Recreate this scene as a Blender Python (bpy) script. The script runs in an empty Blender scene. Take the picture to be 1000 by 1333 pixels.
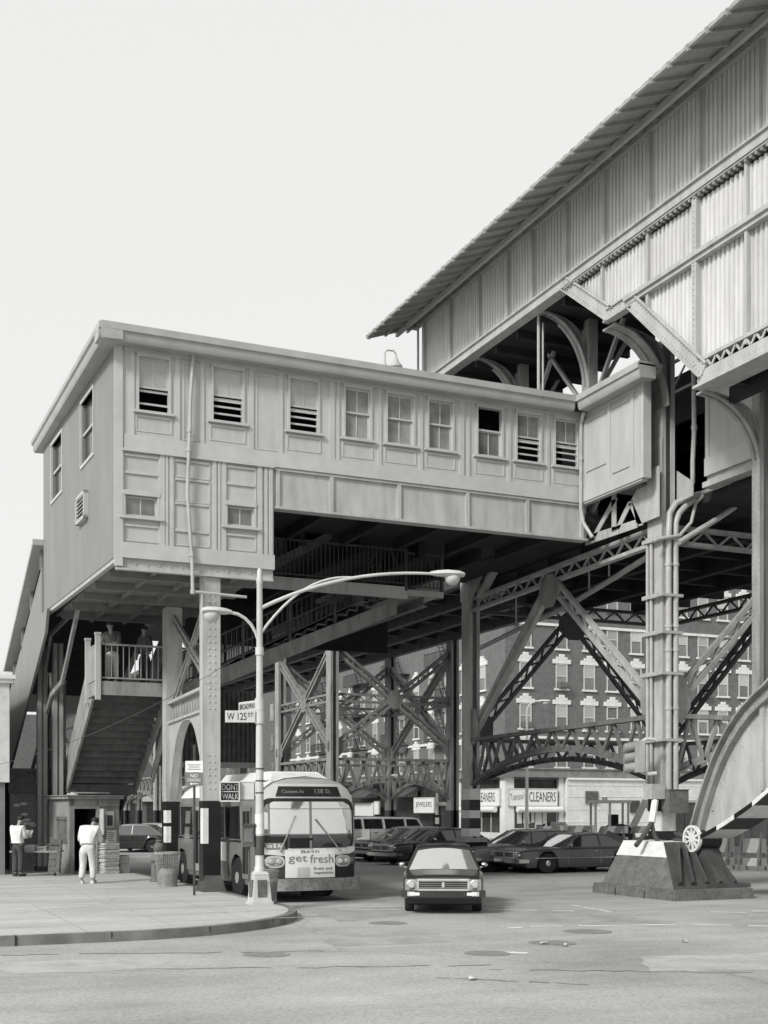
import bpy, bmesh, math, random
from mathutils import Vector, Matrix
random.seed(7)
R = math.radians
COL = bpy.context.scene.collection
# ---------------------------------------------------------------- camera geometry
F, HZ, EYE = 1600.0, 1055.0, 2.05           # focal length (px of a 1000 px wide picture), horizon row, eye height
_n = math.hypot(.4406, 1); CC = 1/_n; SS = .4406/_n
GZ, SZ = -.05, .10                          # roadway and pavement levels
def _d(px):
    r = (px-500)/F
    return (SS+r*CC, CC-r*SS)
def onX(px, py, X):
    a = _d(px); t = X/a[0]; return Vector((X, a[1]*t, EYE-(py-HZ)/F*t))
def onY(px, py, Y):
    a = _d(px); t = Y/a[1]; return Vector((a[0]*t, Y, EYE-(py-HZ)/F*t))
def onZ(px, py, Z):
    t = (EYE-Z)*F/(py-HZ); a = _d(px); return Vector((a[0]*t, a[1]*t, Z))
def onD(px, py, t):
    a = _d(px); return Vector((a[0]*t, a[1]*t, EYE-(py-HZ)/F*t))
def V(*a): return Vector(a)
# ---------------------------------------------------------------- materials
def mat(name, g, rough=.6, var=.12, scale=2.0, bump=0.0, metal=0.0, streak=False, spec=.4, bscale=None, dirt=0.0, objvar=0.0):
    m = bpy.data.materials.new(name); m.use_nodes = True
    nt = m.node_tree; N = nt.nodes; L = nt.links
    b = N['Principled BSDF']; b.inputs['Roughness'].default_value = rough; b.inputs['Metallic'].default_value = metal
    b.inputs['Specular IOR Level'].default_value = spec
    tc = N.new('ShaderNodeTexCoord'); mp = N.new('ShaderNodeMapping')
    L.new(tc.outputs['Object'], mp.inputs['Vector'])
    if streak: mp.inputs['Scale'].default_value = (1.3, 1.3, .4)
    no = N.new('ShaderNodeTexNoise'); no.inputs['Scale'].default_value = scale; no.inputs['Detail'].default_value = 6
    no.inputs['Roughness'].default_value = .62
    L.new(mp.outputs['Vector'], no.inputs['Vector'])
    cr = N.new('ShaderNodeValToRGB'); e = cr.color_ramp.elements
    lo, hi = g*(1-var*1.6), min(.95, g*(1+var))
    e[0].position = .28; e[0].color = (lo, lo, lo*.985, 1); e[1].position = .72; e[1].color = (hi, hi, hi*.985, 1)
    L.new(no.outputs['Fac'], cr.inputs['Fac'])
    col = cr.outputs['Color']
    if dirt:
        n3 = N.new('ShaderNodeTexNoise'); n3.inputs['Scale'].default_value = scale*6; n3.inputs['Detail'].default_value = 8
        if streak:
            m3 = N.new('ShaderNodeMapping'); m3.inputs['Scale'].default_value = (.55, .55, .10); L.new(tc.outputs['Object'], m3.inputs['Vector']); L.new(m3.outputs[0], n3.inputs['Vector'])
        else: L.new(tc.outputs['Object'], n3.inputs['Vector'])
        c3 = N.new('ShaderNodeValToRGB'); c3.color_ramp.elements[0].position = .3; c3.color_ramp.elements[1].position = .55
        q = 1-dirt; c3.color_ramp.elements[0].color = (q, q, q, 1)
        L.new(n3.outputs['Fac'], c3.inputs['Fac'])
        mx = N.new('ShaderNodeMixRGB'); mx.blend_type = 'MULTIPLY'; mx.inputs[0].default_value = 1
        L.new(col, mx.inputs[1]); L.new(c3.outputs['Color'], mx.inputs[2]); col = mx.outputs[0]
    if objvar:
        oi = N.new('ShaderNodeObjectInfo'); mr = N.new('ShaderNodeMapRange'); mr.inputs['To Min'].default_value = 1-objvar; mr.inputs['To Max'].default_value = 1+objvar*.6
        L.new(oi.outputs['Random'], mr.inputs['Value']); mo = N.new('ShaderNodeMixRGB'); mo.blend_type = 'MULTIPLY'; mo.inputs[0].default_value = 1
        L.new(col, mo.inputs[1]); L.new(mr.outputs[0], mo.inputs[2]); col = mo.outputs[0]
    L.new(col, b.inputs['Base Color'])
    if bump:
        n2 = N.new('ShaderNodeTexNoise'); n2.inputs['Scale'].default_value = bscale or scale*8; n2.inputs['Detail'].default_value = 4
        L.new(tc.outputs['Object'], n2.inputs['Vector'])
        bp = N.new('ShaderNodeBump'); bp.inputs['Strength'].default_value = bump; bp.inputs['Distance'].default_value = .02
        L.new(n2.outputs['Fac'], bp.inputs['Height']); L.new(bp.outputs['Normal'], b.inputs['Normal'])
    return m
def brickmat(name, g, mortar, scale, rough=.85):
    m = mat(name, g, rough); nt = m.node_tree; N = nt.nodes; L = nt.links
    b = N['Principled BSDF']; tc = [n for n in N if n.type == 'TEX_COORD'][0]
    sx = N.new('ShaderNodeSeparateXYZ'); L.new(tc.outputs['Object'], sx.inputs[0])
    ad = N.new('ShaderNodeMath'); ad.operation = 'ADD'; L.new(sx.outputs[0], ad.inputs[0]); L.new(sx.outputs[1], ad.inputs[1])
    cx = N.new('ShaderNodeCombineXYZ'); L.new(ad.outputs[0], cx.inputs[0]); L.new(sx.outputs[2], cx.inputs[1])
    br = N.new('ShaderNodeTexBrick'); br.inputs['Scale'].default_value = scale
    br.inputs['Color1'].default_value = (g*1.12,)*3+(1,); br.inputs['Color2'].default_value = (g*.82,)*3+(1,)
    br.inputs['Mortar'].default_value = (mortar,)*3+(1,); br.inputs['Mortar Size'].default_value = .02
    L.new(cx.outputs[0], br.inputs['Vector'])
    cr = [n for n in N if n.type == 'VALTORGB'][0]
    cr.color_ramp.elements[0].color = (.72, .72, .72, 1); cr.color_ramp.elements[1].color = (1.05, 1.05, 1.05, 1)
    mx = N.new('ShaderNodeMixRGB'); mx.blend_type = 'MULTIPLY'; mx.inputs[0].default_value = 1
    L.new(br.outputs['Color'], mx.inputs[1]); L.new(cr.outputs['Color'], mx.inputs[2])
    L.new(mx.outputs[0], b.inputs['Base Color'])
    return m
M = {}
M['house'] = mat('painted_sheet_metal', .46, .5, .07, 1.2, .22, streak=True, bscale=5, dirt=.10)
M['house_trim'] = mat('painted_trim', .47, .5, .08, 2)
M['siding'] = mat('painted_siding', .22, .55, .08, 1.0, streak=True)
M['eave'] = mat('eave_paint', .38, .5, .1, 1.5)
M['roofiron'] = mat('roof_underside', .34, .6, .15, 1.5, dirt=.15)
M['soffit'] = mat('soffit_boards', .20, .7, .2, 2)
M['shed'] = mat('corrugated_iron', .60, .5, .10, 1.3, streak=True, dirt=.12, objvar=.12)
M['rail'] = mat('painted_girder', .44, .5, .12, 1.7, .06, dirt=.15, streak=True)
M['steel'] = mat('viaduct_paint', .32, .5, .2, 1.8, .08, dirt=.22, streak=True)
M['steel_mid'] = mat('far_tower_darker_tone', .21, .6, .2, 1.8, dirt=.2, streak=True)
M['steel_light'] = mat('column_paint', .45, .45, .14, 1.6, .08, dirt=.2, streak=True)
M['steel_dark'] = mat('dark_and_shaded_steel', .07, .6, .3, 1.6)  # dark steel; also holds the shade of painted steel under the deck
M['deck'] = mat('shade_dark_deck', .022, .8, .3, 1.0)  # shade of the undersides put into this near-black colour
M['iron_dark'] = mat('dark_truss', .15, .65, .25, 2.5)  # darker tone than the viaduct steel
M['black'] = mat('black_paint', .015, .35, .3, 3)
M['white'] = mat('white_paint', .72, .5, .10, 4, dirt=.15)
M['conc'] = mat('concrete', .15, .9, .2, 2.2, .3, dirt=.35)
M['conc_dark'] = mat('stained_concrete', .15, .9, .25, 1.6, .35, dirt=.35)
M['wood'] = mat('painted_wood', .26, .7, .25, 3, streak=True)
M['wood_dark'] = mat('stair_wood', .13, .75, .25, 3)
M['pane'] = mat('pane_glass', .05, .06, .3, 3, spec=.6)
M['pane_pale'] = mat('pale_gloss', .42, .25, .08, 2, spec=.7, objvar=.35)  # pale tone shared by upper panes, window blinds and lenses
M['iron'] = mat('worn_iron', .27, .6, .2, 5, dirt=.2)
M['pane_mid'] = mat('grey_reflecting_glass', .21, .12, .35, 1.5, spec=.8, objvar=.45)  # part of this grey is reflection put into the base colour
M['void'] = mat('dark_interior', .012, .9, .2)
M['pipe'] = mat('galvanised_pipe', .42, .4, .12, 3)
M['pole'] = mat('lamp_post_paint', .52, .45, .08, 3)
M['chrome'] = mat('chrome', .65, .16, .08, 6, metal=1)
M['rubber'] = mat('tyre_rubber', .02, .8, .2)
M['carglass'] = mat('car_glass', .03, .03, .2, spec=1.0)
M['shield'] = mat('windscreen', .70, .05, .05, .6, metal=.85)  # pale metallic glass, set up to show a bright sky reflection
M['car_black'] = mat('dark_car_paint', .035, .18, .15, 1.2, spec=.6)
M['car_grey'] = mat('grey_car_paint', .075, .25, .15, 1.2, spec=.6)
M['car_pale'] = mat('pale_car_paint', .34, .3, .12, 1.2, spec=.5)
M['car_white'] = mat('cream_car_paint', .85, .3, .08, 1.2, spec=.5)
M['car_mid'] = mat('mid_car_paint', .18, .25, .12, 1.2, spec=.6)
M['lens'] = mat('lamp_lens', .75, .12, .1, 8, spec=.8)
M['skin'] = mat('skin', .26, .6, .08)
M['hair'] = mat('dark_hair', .02, .8, .2)
M['cloth_white'] = mat('white_cotton', .68, .9, .14, 6, .5, bscale=14)
M['cloth_dark'] = mat('dark_trousers', .06, .9, .2)
M['cloth_pale'] = mat('pale_trousers', .56, .9, .14, 6, .5, bscale=12)
M['cloth_grey'] = mat('grey_jacket', .10, .9, .2)
M['paper'] = mat('newsprint', .55, .9, .2, 9, dirt=.3)
M['sign_white'] = mat('white_sign_enamel', .72, .45, .05, 3)
M['sign_grey'] = mat('grey_sign_enamel', .50, .45, .08, 3)
M['sign_red'] = mat('red_sign_enamel', .16, .45, .1, 3)
M['ink'] = mat('dark_lettering', .03, .6, .1)
M['ink_mid'] = mat('grey_lettering', .22, .6, .1)
M['ink_white'] = mat('white_lettering', .78, .6, .05)
M['stone'] = mat('white_stone_trim', .68, .8, .10, 2)
M['shopdark'] = mat('shop_interior', .04, .5, .5, 1.2)
M['stucco'] = mat('white_stucco', .62, .85, .10, .7, dirt=.15)
M['wire'] = mat('wire_basket', .30, .5, .2, 5)
M['brick'] = brickmat('tenement_brick', .15, .19, 4.0)
M['brick2'] = brickmat('corner_brick', .26, .36, 4.0)
M['brickfar'] = brickmat('dark_tenement_brick', .13, .17, 4.0)
M['dirtpile'] = mat('rubble', .16, .95, .4, 2, .6)
def lit(name, v):
    m = bpy.data.materials.new(name); m.use_nodes = True; b = m.node_tree.nodes['Principled BSDF']
    b.inputs['Base Color'].default_value = (.7, .7, .7, 1); b.inputs['Emission Color'].default_value = (1, 1, 1, 1); b.inputs['Emission Strength'].default_value = v; b.inputs['Base Color'].default_value = (.3,.3,.3,1)
    return m
M['lit'] = lit('lit_letters', .12)
# asphalt and pavement
def ground_mat(name, g, rough, patch, crack, fine):
    m = mat(name, g, rough, patch, .25, .25, bscale=60)
    nt = m.node_tree; N = nt.nodes; L = nt.links; b = N['Principled BSDF']
    tc = [n for n in N if n.type == 'TEX_COORD'][0]
    src = b.inputs['Base Color'].links[0].from_socket
    def mul(a, bb):
        x = N.new('ShaderNodeMixRGB'); x.blend_type = 'MULTIPLY'; x.inputs[0].default_value = 1; L.new(a, x.inputs[1]); L.new(bb, x.inputs[2]); return x.outputs[0]
    f = N.new('ShaderNodeTexNoise'); f.inputs['Scale'].default_value = fine; f.inputs['Detail'].default_value = 8; L.new(tc.outputs['Object'], f.inputs['Vector'])
    c = N.new('ShaderNodeValToRGB'); c.color_ramp.elements[0].position = .3; c.color_ramp.elements[0].color = (.72, .72, .72, 1); c.color_ramp.elements[1].position = .68; c.color_ramp.elements[1].color = (1.1, 1.1, 1.1, 1)
    L.new(f.outputs['Fac'], c.inputs['Fac']); out = mul(src, c.outputs['Color'])
    mp = N.new('ShaderNodeMapping'); mp.inputs['Scale'].default_value = (.28, .8, 1); mp.inputs['Rotation'].default_value = (0, 0, R(8)); L.new(tc.outputs['Object'], mp.inputs['Vector'])
    w = N.new('ShaderNodeTexNoise'); w.inputs['Scale'].default_value = 1.2; w.inputs['Detail'].default_value = 5; L.new(mp.outputs[0], w.inputs['Vector'])
    c2 = N.new('ShaderNodeValToRGB'); c2.color_ramp.elements[0].position = .35; c2.color_ramp.elements[0].color = (.88, .88, .88, 1); c2.color_ramp.elements[1].position = .6; c2.color_ramp.elements[1].color = (1.05, 1.05, 1.05, 1)
    L.new(w.outputs['Fac'], c2.inputs['Fac']); out = mul(out, c2.outputs['Color'])
    vo = N.new('ShaderNodeTexVoronoi'); vo.feature = 'DISTANCE_TO_EDGE'; vo.inputs['Scale'].default_value = crack
    ns = N.new('ShaderNodeTexNoise'); ns.inputs['Scale'].default_value = 1.3; ns.inputs['Detail'].default_value = 6; L.new(tc.outputs['Object'], ns.inputs['Vector'])
    va = N.new('ShaderNodeVectorMath'); va.operation = 'ADD'; L.new(tc.outputs['Object'], va.inputs[0]); L.new(ns.outputs['Color'], va.inputs[1]); L.new(va.outputs[0], vo.inputs['Vector'])
    c4 = N.new('ShaderNodeValToRGB'); c4.color_ramp.elements[0].position = 0; c4.color_ramp.elements[0].color = (.8, .8, .8, 1); c4.color_ramp.elements[1].position = .006; c4.color_ramp.elements[1].color = (1, 1, 1, 1)
    L.new(vo.outputs['Distance'], c4.inputs['Fac']); out = mul(out, c4.outputs['Color'])
    L.new(out, b.inputs['Base Color']); return m
M['asphalt'] = ground_mat('worn_asphalt', .40, .9, .16, .10, 28)
M['pave'] = ground_mat('cement_pavement', .47, .9, .07, .14, 34)
M['kerb'] = mat('kerb_steel', .17, .7, .25, 2, .2)
# ---------------------------------------------------------------- mesh builder
WM = {}
class MB:
    def __init__(s): s.v = []; s.f = []
    def add(s, vs, fs):
        o = len(s.v); s.v += [Vector(p) for p in vs]; s.f += [[o+i for i in f] for f in fs]
    def hexa(s, p):
        s.add(p, [(0,3,2,1),(4,5,6,7),(0,1,5,4),(1,2,6,5),(2,3,7,6),(3,0,4,7)])
    def box(s, x0, x1, y0, y1, z0, z1):
        s.hexa([(x0,y0,z0),(x1,y0,z0),(x1,y1,z0),(x0,y1,z0),(x0,y0,z1),(x1,y0,z1),(x1,y1,z1),(x0,y1,z1)])
    def obox(s, c, a, b, d):
        c = Vector(c); a = Vector(a); b = Vector(b); d = Vector(d)
        s.hexa([c-a-b-d, c+a-b-d, c+a+b-d, c-a+b-d, c-a-b+d, c+a-b+d, c+a+b+d, c-a+b+d])
    def beam(s, p, q, w, h, up=(0,0,1)):
        p = Vector(p); q = Vector(q); d = (q-p)
        if d.length < 1e-6: return
        dn = d.normalized(); up = Vector(up)
        sd = dn.cross(up)
        if sd.length < 1e-4: sd = dn.cross(Vector((1,0,0)))
        sd.normalize(); u = sd.cross(dn).normalized()
        s.obox((p+q)/2, d/2, sd*w/2, u*h/2)
    def tube(s, p, q, r, n=8, r2=None):
        s.path([p, q], r, n, r2)
    def path(s, pts, r, n=8, r2=None):
        pts = [Vector(p) for p in pts]; rings = []
        ref = None
        for i, p in enumerate(pts):
            d = (pts[min(i+1, len(pts)-1)]-pts[max(i-1, 0)]).normalized()
            if ref is None:
                ref = Vector((0,0,1)) if abs(d.z) < .9 else Vector((1,0,0))
            a = d.cross(ref).normalized(); b = a.cross(d).normalized(); ref = b
            k = i/(len(pts)-1); rr = r if r2 is None else r+(r2-r)*k
            rings.append([p+a*rr*math.cos(2*math.pi*j/n)+b*rr*math.sin(2*math.pi*j/n) for j in range(n)])
        vs = [v for g in rings for v in g]; fs = []
        for i in range(len(pts)-1):
            for j in range(n):
                fs.append((i*n+j, i*n+(j+1)%n, (i+1)*n+(j+1)%n, (i+1)*n+j))
        fs.append(tuple(range(n))[::-1]); fs.append(tuple((len(pts)-1)*n+j for j in range(n)))
        s.add(vs, fs)
    def prism(s, poly, vec):
        poly = [Vector(p) for p in poly]; vec = Vector(vec); n = len(poly)
        s.add(poly+[p+vec for p in poly], [tuple(range(n))[::-1], tuple(range(n, 2*n))]+[(i, (i+1)%n, n+(i+1)%n, n+i) for i in range(n)])
    def lathe(s, c, prof, n=16, axis='z'):
        c = Vector(c); vs = []; fs = []
        for r, z in prof:
            for j in range(n):
                a = 2*math.pi*j/n; x, y = r*math.cos(a), r*math.sin(a)
                vs.append(c+(Vector((x,y,z)) if axis == 'z' else Vector((z,x,y)) if axis == 'x' else Vector((x,z,y))))
        m = len(prof)
        for i in range(m-1):
            for j in range(n): fs.append((i*n+j, i*n+(j+1)%n, (i+1)*n+(j+1)%n, (i+1)*n+j))
        fs.append(tuple(range(n))[::-1]); fs.append(tuple((m-1)*n+j for j in range(n)))
        s.add(vs, fs)
    def ball(s, c, rx, ry=None, rz=None, n=10):
        ry = ry or rx; rz = rz or rx; prof = []
        c = Vector(c); k = n//2+1; vs = []; fs = []
        for i in range(k+1):
            a = -math.pi/2+math.pi*i/k; q = max(.02, math.cos(a))
            for j in range(n): vs.append(c+Vector((rx*q*math.cos(2*math.pi*j/n), ry*q*math.sin(2*math.pi*j/n), rz*math.sin(a))))
        for i in range(k):
            for j in range(n): fs.append((i*n+j, i*n+(j+1)%n, (i+1)*n+(j+1)%n, (i+1)*n+j))
        fs.append(tuple(range(n))[::-1]); fs.append(tuple(k*n+j for j in range(n)))
        s.add(vs, fs)
    def rivet(s, p, nrm, r=.018):
        p = Vector(p); nrm = Vector(nrm).normalized(); a = nrm.orthogonal().normalized(); b = nrm.cross(a)
        n = 5; vs = [p+a*r*math.cos(2*math.pi*j/n)+b*r*math.sin(2*math.pi*j/n) for j in range(n)]
        vs += [p+nrm*r*.7+(v-p)*.5 for v in vs]
        s.add(vs, [tuple(range(n, 2*n))]+[(j, (j+1)%n, n+(j+1)%n, n+j) for j in range(n)])
    def rivets(s, p, q, nrm, step=.15, r=.018):
        p = Vector(p); q = Vector(q); k = max(1, int((q-p).length/step))
        for i in range(k+1): s.rivet(p+(q-p)*(i/k), nrm, r)
    def build(s, name, m, parent=None, smooth=None, local=False, recalc=True):
        me = bpy.data.meshes.new(name); vs = s.v
        if parent is not None and not local:
            inv = WM[parent.name].inverted(); vs = [inv @ v for v in vs]
        me.from_pydata([tuple(v) for v in vs], [], s.f)
        if recalc:
            bm = bmesh.new(); bm.from_mesh(me); bmesh.ops.recalc_face_normals(bm, faces=bm.faces); bm.to_mesh(me); bm.free()
        if smooth:
            me.polygons.foreach_set('use_smooth', [True]*len(me.polygons)); me.set_sharp_from_angle(angle=R(smooth))
        me.materials.append(M[m] if isinstance(m, str) else m)
        o = bpy.data.objects.new(name, me); COL.objects.link(o)
        if parent is not None:
            o.parent = parent; WM[o.name] = WM[parent.name]
        else: WM[o.name] = Matrix.Identity(4)
        return o
def tag(o, label, cat, group=None):
    o['label'] = label; o['category'] = cat
    if group: o['group'] = group
    return o
def thing(name, label, cat, loc=(0,0,0), rotz=0, group=None):
    o = bpy.data.objects.new(name, None); COL.objects.link(o); o.empty_display_size = .3
    o.location = loc; o.rotation_euler = (0, 0, rotz)
    WM[o.name] = Matrix.Translation(Vector(loc)) @ Matrix.Rotation(rotz, 4, 'Z')
    return tag(o, label, cat, group)
def struct(o): o['kind'] = 'structure'; return o
def dup(root, loc, rotz, label):
    r = root.copy(); COL.objects.link(r); r.location = loc; r.rotation_euler = (0, 0, rotz); r['label'] = label
    for ch in list(root.children):
        c = ch.copy(); COL.objects.link(c); c.parent = r
        for g in ch.children:
            d = g.copy(); COL.objects.link(d); d.parent = c
    return r
def text(body, o, right, up, width, height, m, parent, name='lettering', depth=.006, fill=None):
    """lettering standing on a surface: o = lower-left corner, fitted to width x height"""
    cu = bpy.data.curves.new('t', 'FONT'); cu.body = body; cu.size = 1; cu.resolution_u = 3
    ob = bpy.data.objects.new('t', cu); COL.objects.link(ob)
    bpy.context.view_layer.update()
    me = ob.evaluated_get(bpy.context.evaluated_depsgraph_get()).to_mesh()
    vs = [v.co.copy() for v in me.vertices]; fs = [tuple(p.vertices) for p in me.polygons]
    ob.to_mesh_clear(); bpy.data.objects.remove(ob); bpy.data.curves.remove(cu)
    x0 = min(v.x for v in vs); x1 = max(v.x for v in vs); y0 = min(v.y for v in vs); y1 = max(v.y for v in vs)
    right = Vector(right).normalized(); up = Vector(up).normalized(); nr = right.cross(up); o = Vector(o)
    b = MB(); f = lambda v, k: o+right*((v.x-x0)/(x1-x0)*width)+up*((v.y-y0)/(y1-y0)*height)+nr*k
    n = len(vs)
    b.add([f(v, depth) for v in vs]+[f(v, .001) for v in vs], fs)
    cnt = {}
    for p in fs:
        for i in range(len(p)):
            a, c = p[i], p[(i+1) % len(p)]; cnt.setdefault((min(a, c), max(a, c)), []).append((a, c))
    for e in cnt.values():
        if len(e) == 1: b.f.append([e[0][0], e[0][1], n+e[0][1], n+e[0][0]])
    return b.build(name, m, parent, recalc=False)
def laced(b, p, q, nrm, depth, w=.09, bar=.05, th=.02, step=None, sides=None, fl=None):
    """built-up lattice member from p to q: two angles 'depth' apart joined by zigzag bars; nrm = normal of the lattice face"""
    p = Vector(p); q = Vector(q); d = (q-p); L = d.length; dn = d.normalized(); nrm = Vector(nrm).normalized()
    up = nrm.cross(dn).normalized()
    fl = fl or w
    for s in (-1, 1):
        o = up*(s*(depth/2-w/2))
        b.beam(p+o, q+o, fl, w, up)
    step = step or depth*.95; n = max(2, int(L/step)); hh = depth/2-w*.7
    for i in range(n):
        a = p+dn*(L*i/n)+up*(hh if i % 2 else -hh); c = p+dn*(L*(i+1)/n)+up*(-hh if i % 2 else hh)
        b.beam(a, c, th, bar, up)
# ================================================================ ground
b = MB(); S = 1500
b.add([(-S,-S,GZ),(S,-S,GZ),(S,S,GZ),(-S,S,GZ)], [(0,1,2,3)])
road = struct(b.build('road', 'asphalt', recalc=False))
KX, KY, KR = 8.38, 19.7, 4.45
pts = [(-60, KY)]
for i in range(13):
    a = R(-90+90*i/12); pts.append((KX-KR+KR*math.cos(a), KY+KR+KR*math.sin(a)))
pts += [(KX, 140), (-60, 140)]
b = MB()
b.add([(x, y, SZ) for x, y in pts], [tuple(range(len(pts)))])
pav = struct(b.build('pavement', 'pave', recalc=False))
b = MB(); prev = None; cut = [p for p in pts[:-1]]
def off(p, d):
    x, y = p
    if y >= KY+KR: return (x+d, y)
    if x <= KX-KR: return (x, y-d)
    c = Vector((KX-KR, KY+KR)); v = (Vector(p)-c).normalized(); return (x+v.x*d, y+v.y*d)
for i in range(len(cut)-1):
    p, q = cut[i], cut[i+1]; pi, qi = off(p, -.16), off(q, -.16); po, qo = off(p, .02), off(q, .02)
    b.hexa([(*pi, GZ-.1), (*po, GZ-.1), (*qo, GZ-.1), (*qi, GZ-.1), (*pi, SZ+.006), (*off(p,.0), SZ+.006), (*off(q,.0), SZ+.006), (*qi, SZ+.006)])
struct(b.build('kerb', 'kerb'))
b = MB()
for i, p in enumerate(cut[1:-1]):
    if i % 3 == 0: a = off(p, .006); c = off(p, -.17); q = Vector((a[0]-c[0], a[1]-c[1], 0)).normalized(); s_ = V(-q.y, q.x, 0)*.008; b.hexa([V(*a,GZ)-s_, V(*a,GZ)+s_, V(*c,GZ)+s_, V(*c,GZ)-s_, V(*off(p,.012),SZ+.004)-s_, V(*off(p,.012),SZ+.004)+s_, V(*c,SZ+.009)+s_, V(*c,SZ+.009)-s_])
for x in (-6, -2.2, 1.5, 2.45): b.box(x-.012, x+.012, KY-.025, KY+.17, GZ, SZ+.009)
struct(b.build('kerb_joints', 'black'))
b = MB()
for k in range(14):
    y = 21.2+k*1.52; b.box(-14, 8.25, y-.008, y+.008, SZ-.01, SZ+.003)
for k in range(14):
    x = -11.6+k*1.52; b.box(x-.008, x+.008, 19.9 if x < 4 else 19.9+(x-4)**2*.16, 42, SZ-.01, SZ+.0025)
M['joint'] = mat('pavement_joint', .30, .9, .2); struct(b.build('pavement_joints', 'joint'))
# pavement on the far side of the avenue, and the apron of the corner building
b = MB(); b.add([(37.5, 69.5, SZ), (160, 69.5, SZ), (160, 240, SZ), (37.5, 240, SZ)], [(0,1,2,3)])
struct(b.build('far_pavement', 'pave', recalc=False))
b = MB()
b.box(37.3, 37.5, 69.3, 240, GZ-.1, SZ+.005); b.box(37.5, 160, 69.3, 69.5, GZ-.1, SZ+.005)
struct(b.build("far_kerb", "kerb"))
# painted markings
b = MB(); z = GZ+.004
def stripe(px0, py0, px1, py1, w, worn=True):
    p = onZ(px0, py0, z); q = onZ(px1, py1, z); d = (q-p); L = d.length; d.normalize(); s = Vector((-d.y, d.x, 0))*w*1.1
    t = 0
    while t < L:
        e = min(L, t+random.uniform(.25, .9)); k0 = random.uniform(.6, 1); k1 = random.uniform(.6, 1)
        b.add([p+d*t-s*k0, p+d*e-s*k1, p+d*e+s*k0, p+d*t+s*k1], [(0,1,2,3)])
        t = e+(random.choice([0, 0, .02, .12, .3]) if worn else 0)
for a in [(625,1183.5,748,1186,.08), (925,1187,972,1188,.08), (980,1186,1010,1186,.12), (690,1206,890,1203.5,.09), (900,1203,1010,1206,.09),
          (440,1184,520,1184,.05), (745,1178,795,1187,.06), (645,1174,675,1174,.10), (640,1239,695,1241,.09), (662,1208,680,1207,.1)]:
    stripe(*a)
M['mark'] = mat('road_paint', .74, .8, .12, 3, dirt=.35)
struct(b.build('road_markings', 'mark', recalc=False))
# tar patch under the viaduct and repaired strips
b = MB()
for (x0, y0, x1, y1, w) in [(0,1243,420,1238,.06), (180,1262,640,1256,.05), (640,1262,1000,1266,.05), (560,1272,760,1281,.04), (60,1195,230,1192,.02)]:
    p = onZ(x0, y0, z+.002); q = onZ(x1, y1, z+.002); n = 16; prevp = None
    for i in range(n+1):
        c = p.lerp(q, i/n)+Vector((random.uniform(-.05,.05), random.uniform(-.09,.09), 0)); 
        if prevp is not None and random.random() < .85:
            dd = (c-prevp).normalized(); s_ = Vector((-dd.y, dd.x, 0))*w*random.uniform(.3, .6)
            b.add([prevp-s_, c-s_, c+s_, prevp+s_], [(0,1,2,3)])
        prevp = c
M['tar'] = mat('tar_seam', .28, .7, .3)
struct(b.build('tar_seams', 'tar', recalc=False))
for k, (pts_, g_) in enumerate([([(620,1190),(700,1184),(880,1200),(860,1207),(700,1200)],.34), ([(0,1252),(210,1248),(230,1262),(0,1268)],.42), ([(420,1215),(560,1211),(590,1226),(430,1232)],.345), ([(830,1246),(1010,1240),(1010,1262),(850,1266)],.42), ([(400,1186),(520,1180),(530,1192),(440,1200)],.33)]):
    M['patch%d' % k] = mat('asphalt_patch', g_, .9, .16, 1.5, .25, bscale=60, dirt=.12)
    b = MB(); zz_ = GZ+.0025; P_ = [onZ(x, y, zz_) for x, y in pts_]; Q_ = []
    for i in range(len(P_)):
        for j in range(6): c_ = P_[i].lerp(P_[(i+1) % len(P_)], j/6); Q_.append(c_+V(random.uniform(-.07,.07), random.uniform(-.07,.07), 0))
    b.add(Q_, [tuple(range(len(Q_)))]); struct(b.build('road_patch', 'patch%d' % k, recalc=False))
for px, py, r, lb in [(765,1213,.42,'large round iron manhole cover beside the white crosswalk line'), (719,1228,.38,'round iron manhole cover between two other covers in the roadway'),
                      (634,1241.5,.34,'round iron manhole cover nearest the foot of the picture'), (347,1243,.34,'half sunken manhole rim in the road off the pavement corner'),
                      (505,1202,.36,'small dark manhole cover in the road left of the front car')]:
    c = onZ(px, py, GZ); t = thing('manhole_cover', lb, 'manhole cover', (c.x, c.y, GZ), 0, 'manhole covers in the roadway')
    b = MB(); b.lathe((0,0,0), [(r,.001),(r,.008),(r-.05,.010),(r-.06,.004),(.01,.004)], 28); b.build('rim', 'iron', t, 40, local=True)
    b = MB()
    for i in range(-5, 6):
        for j in range(-5, 6):
            x, y = i*r*.16, j*r*.16
            if math.hypot(x, y) < r*.82: b.box(x-.022, x+.022, y-.022, y+.022, .004, .011)
    b.build('stud', 'iron', t, local=True)
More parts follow.
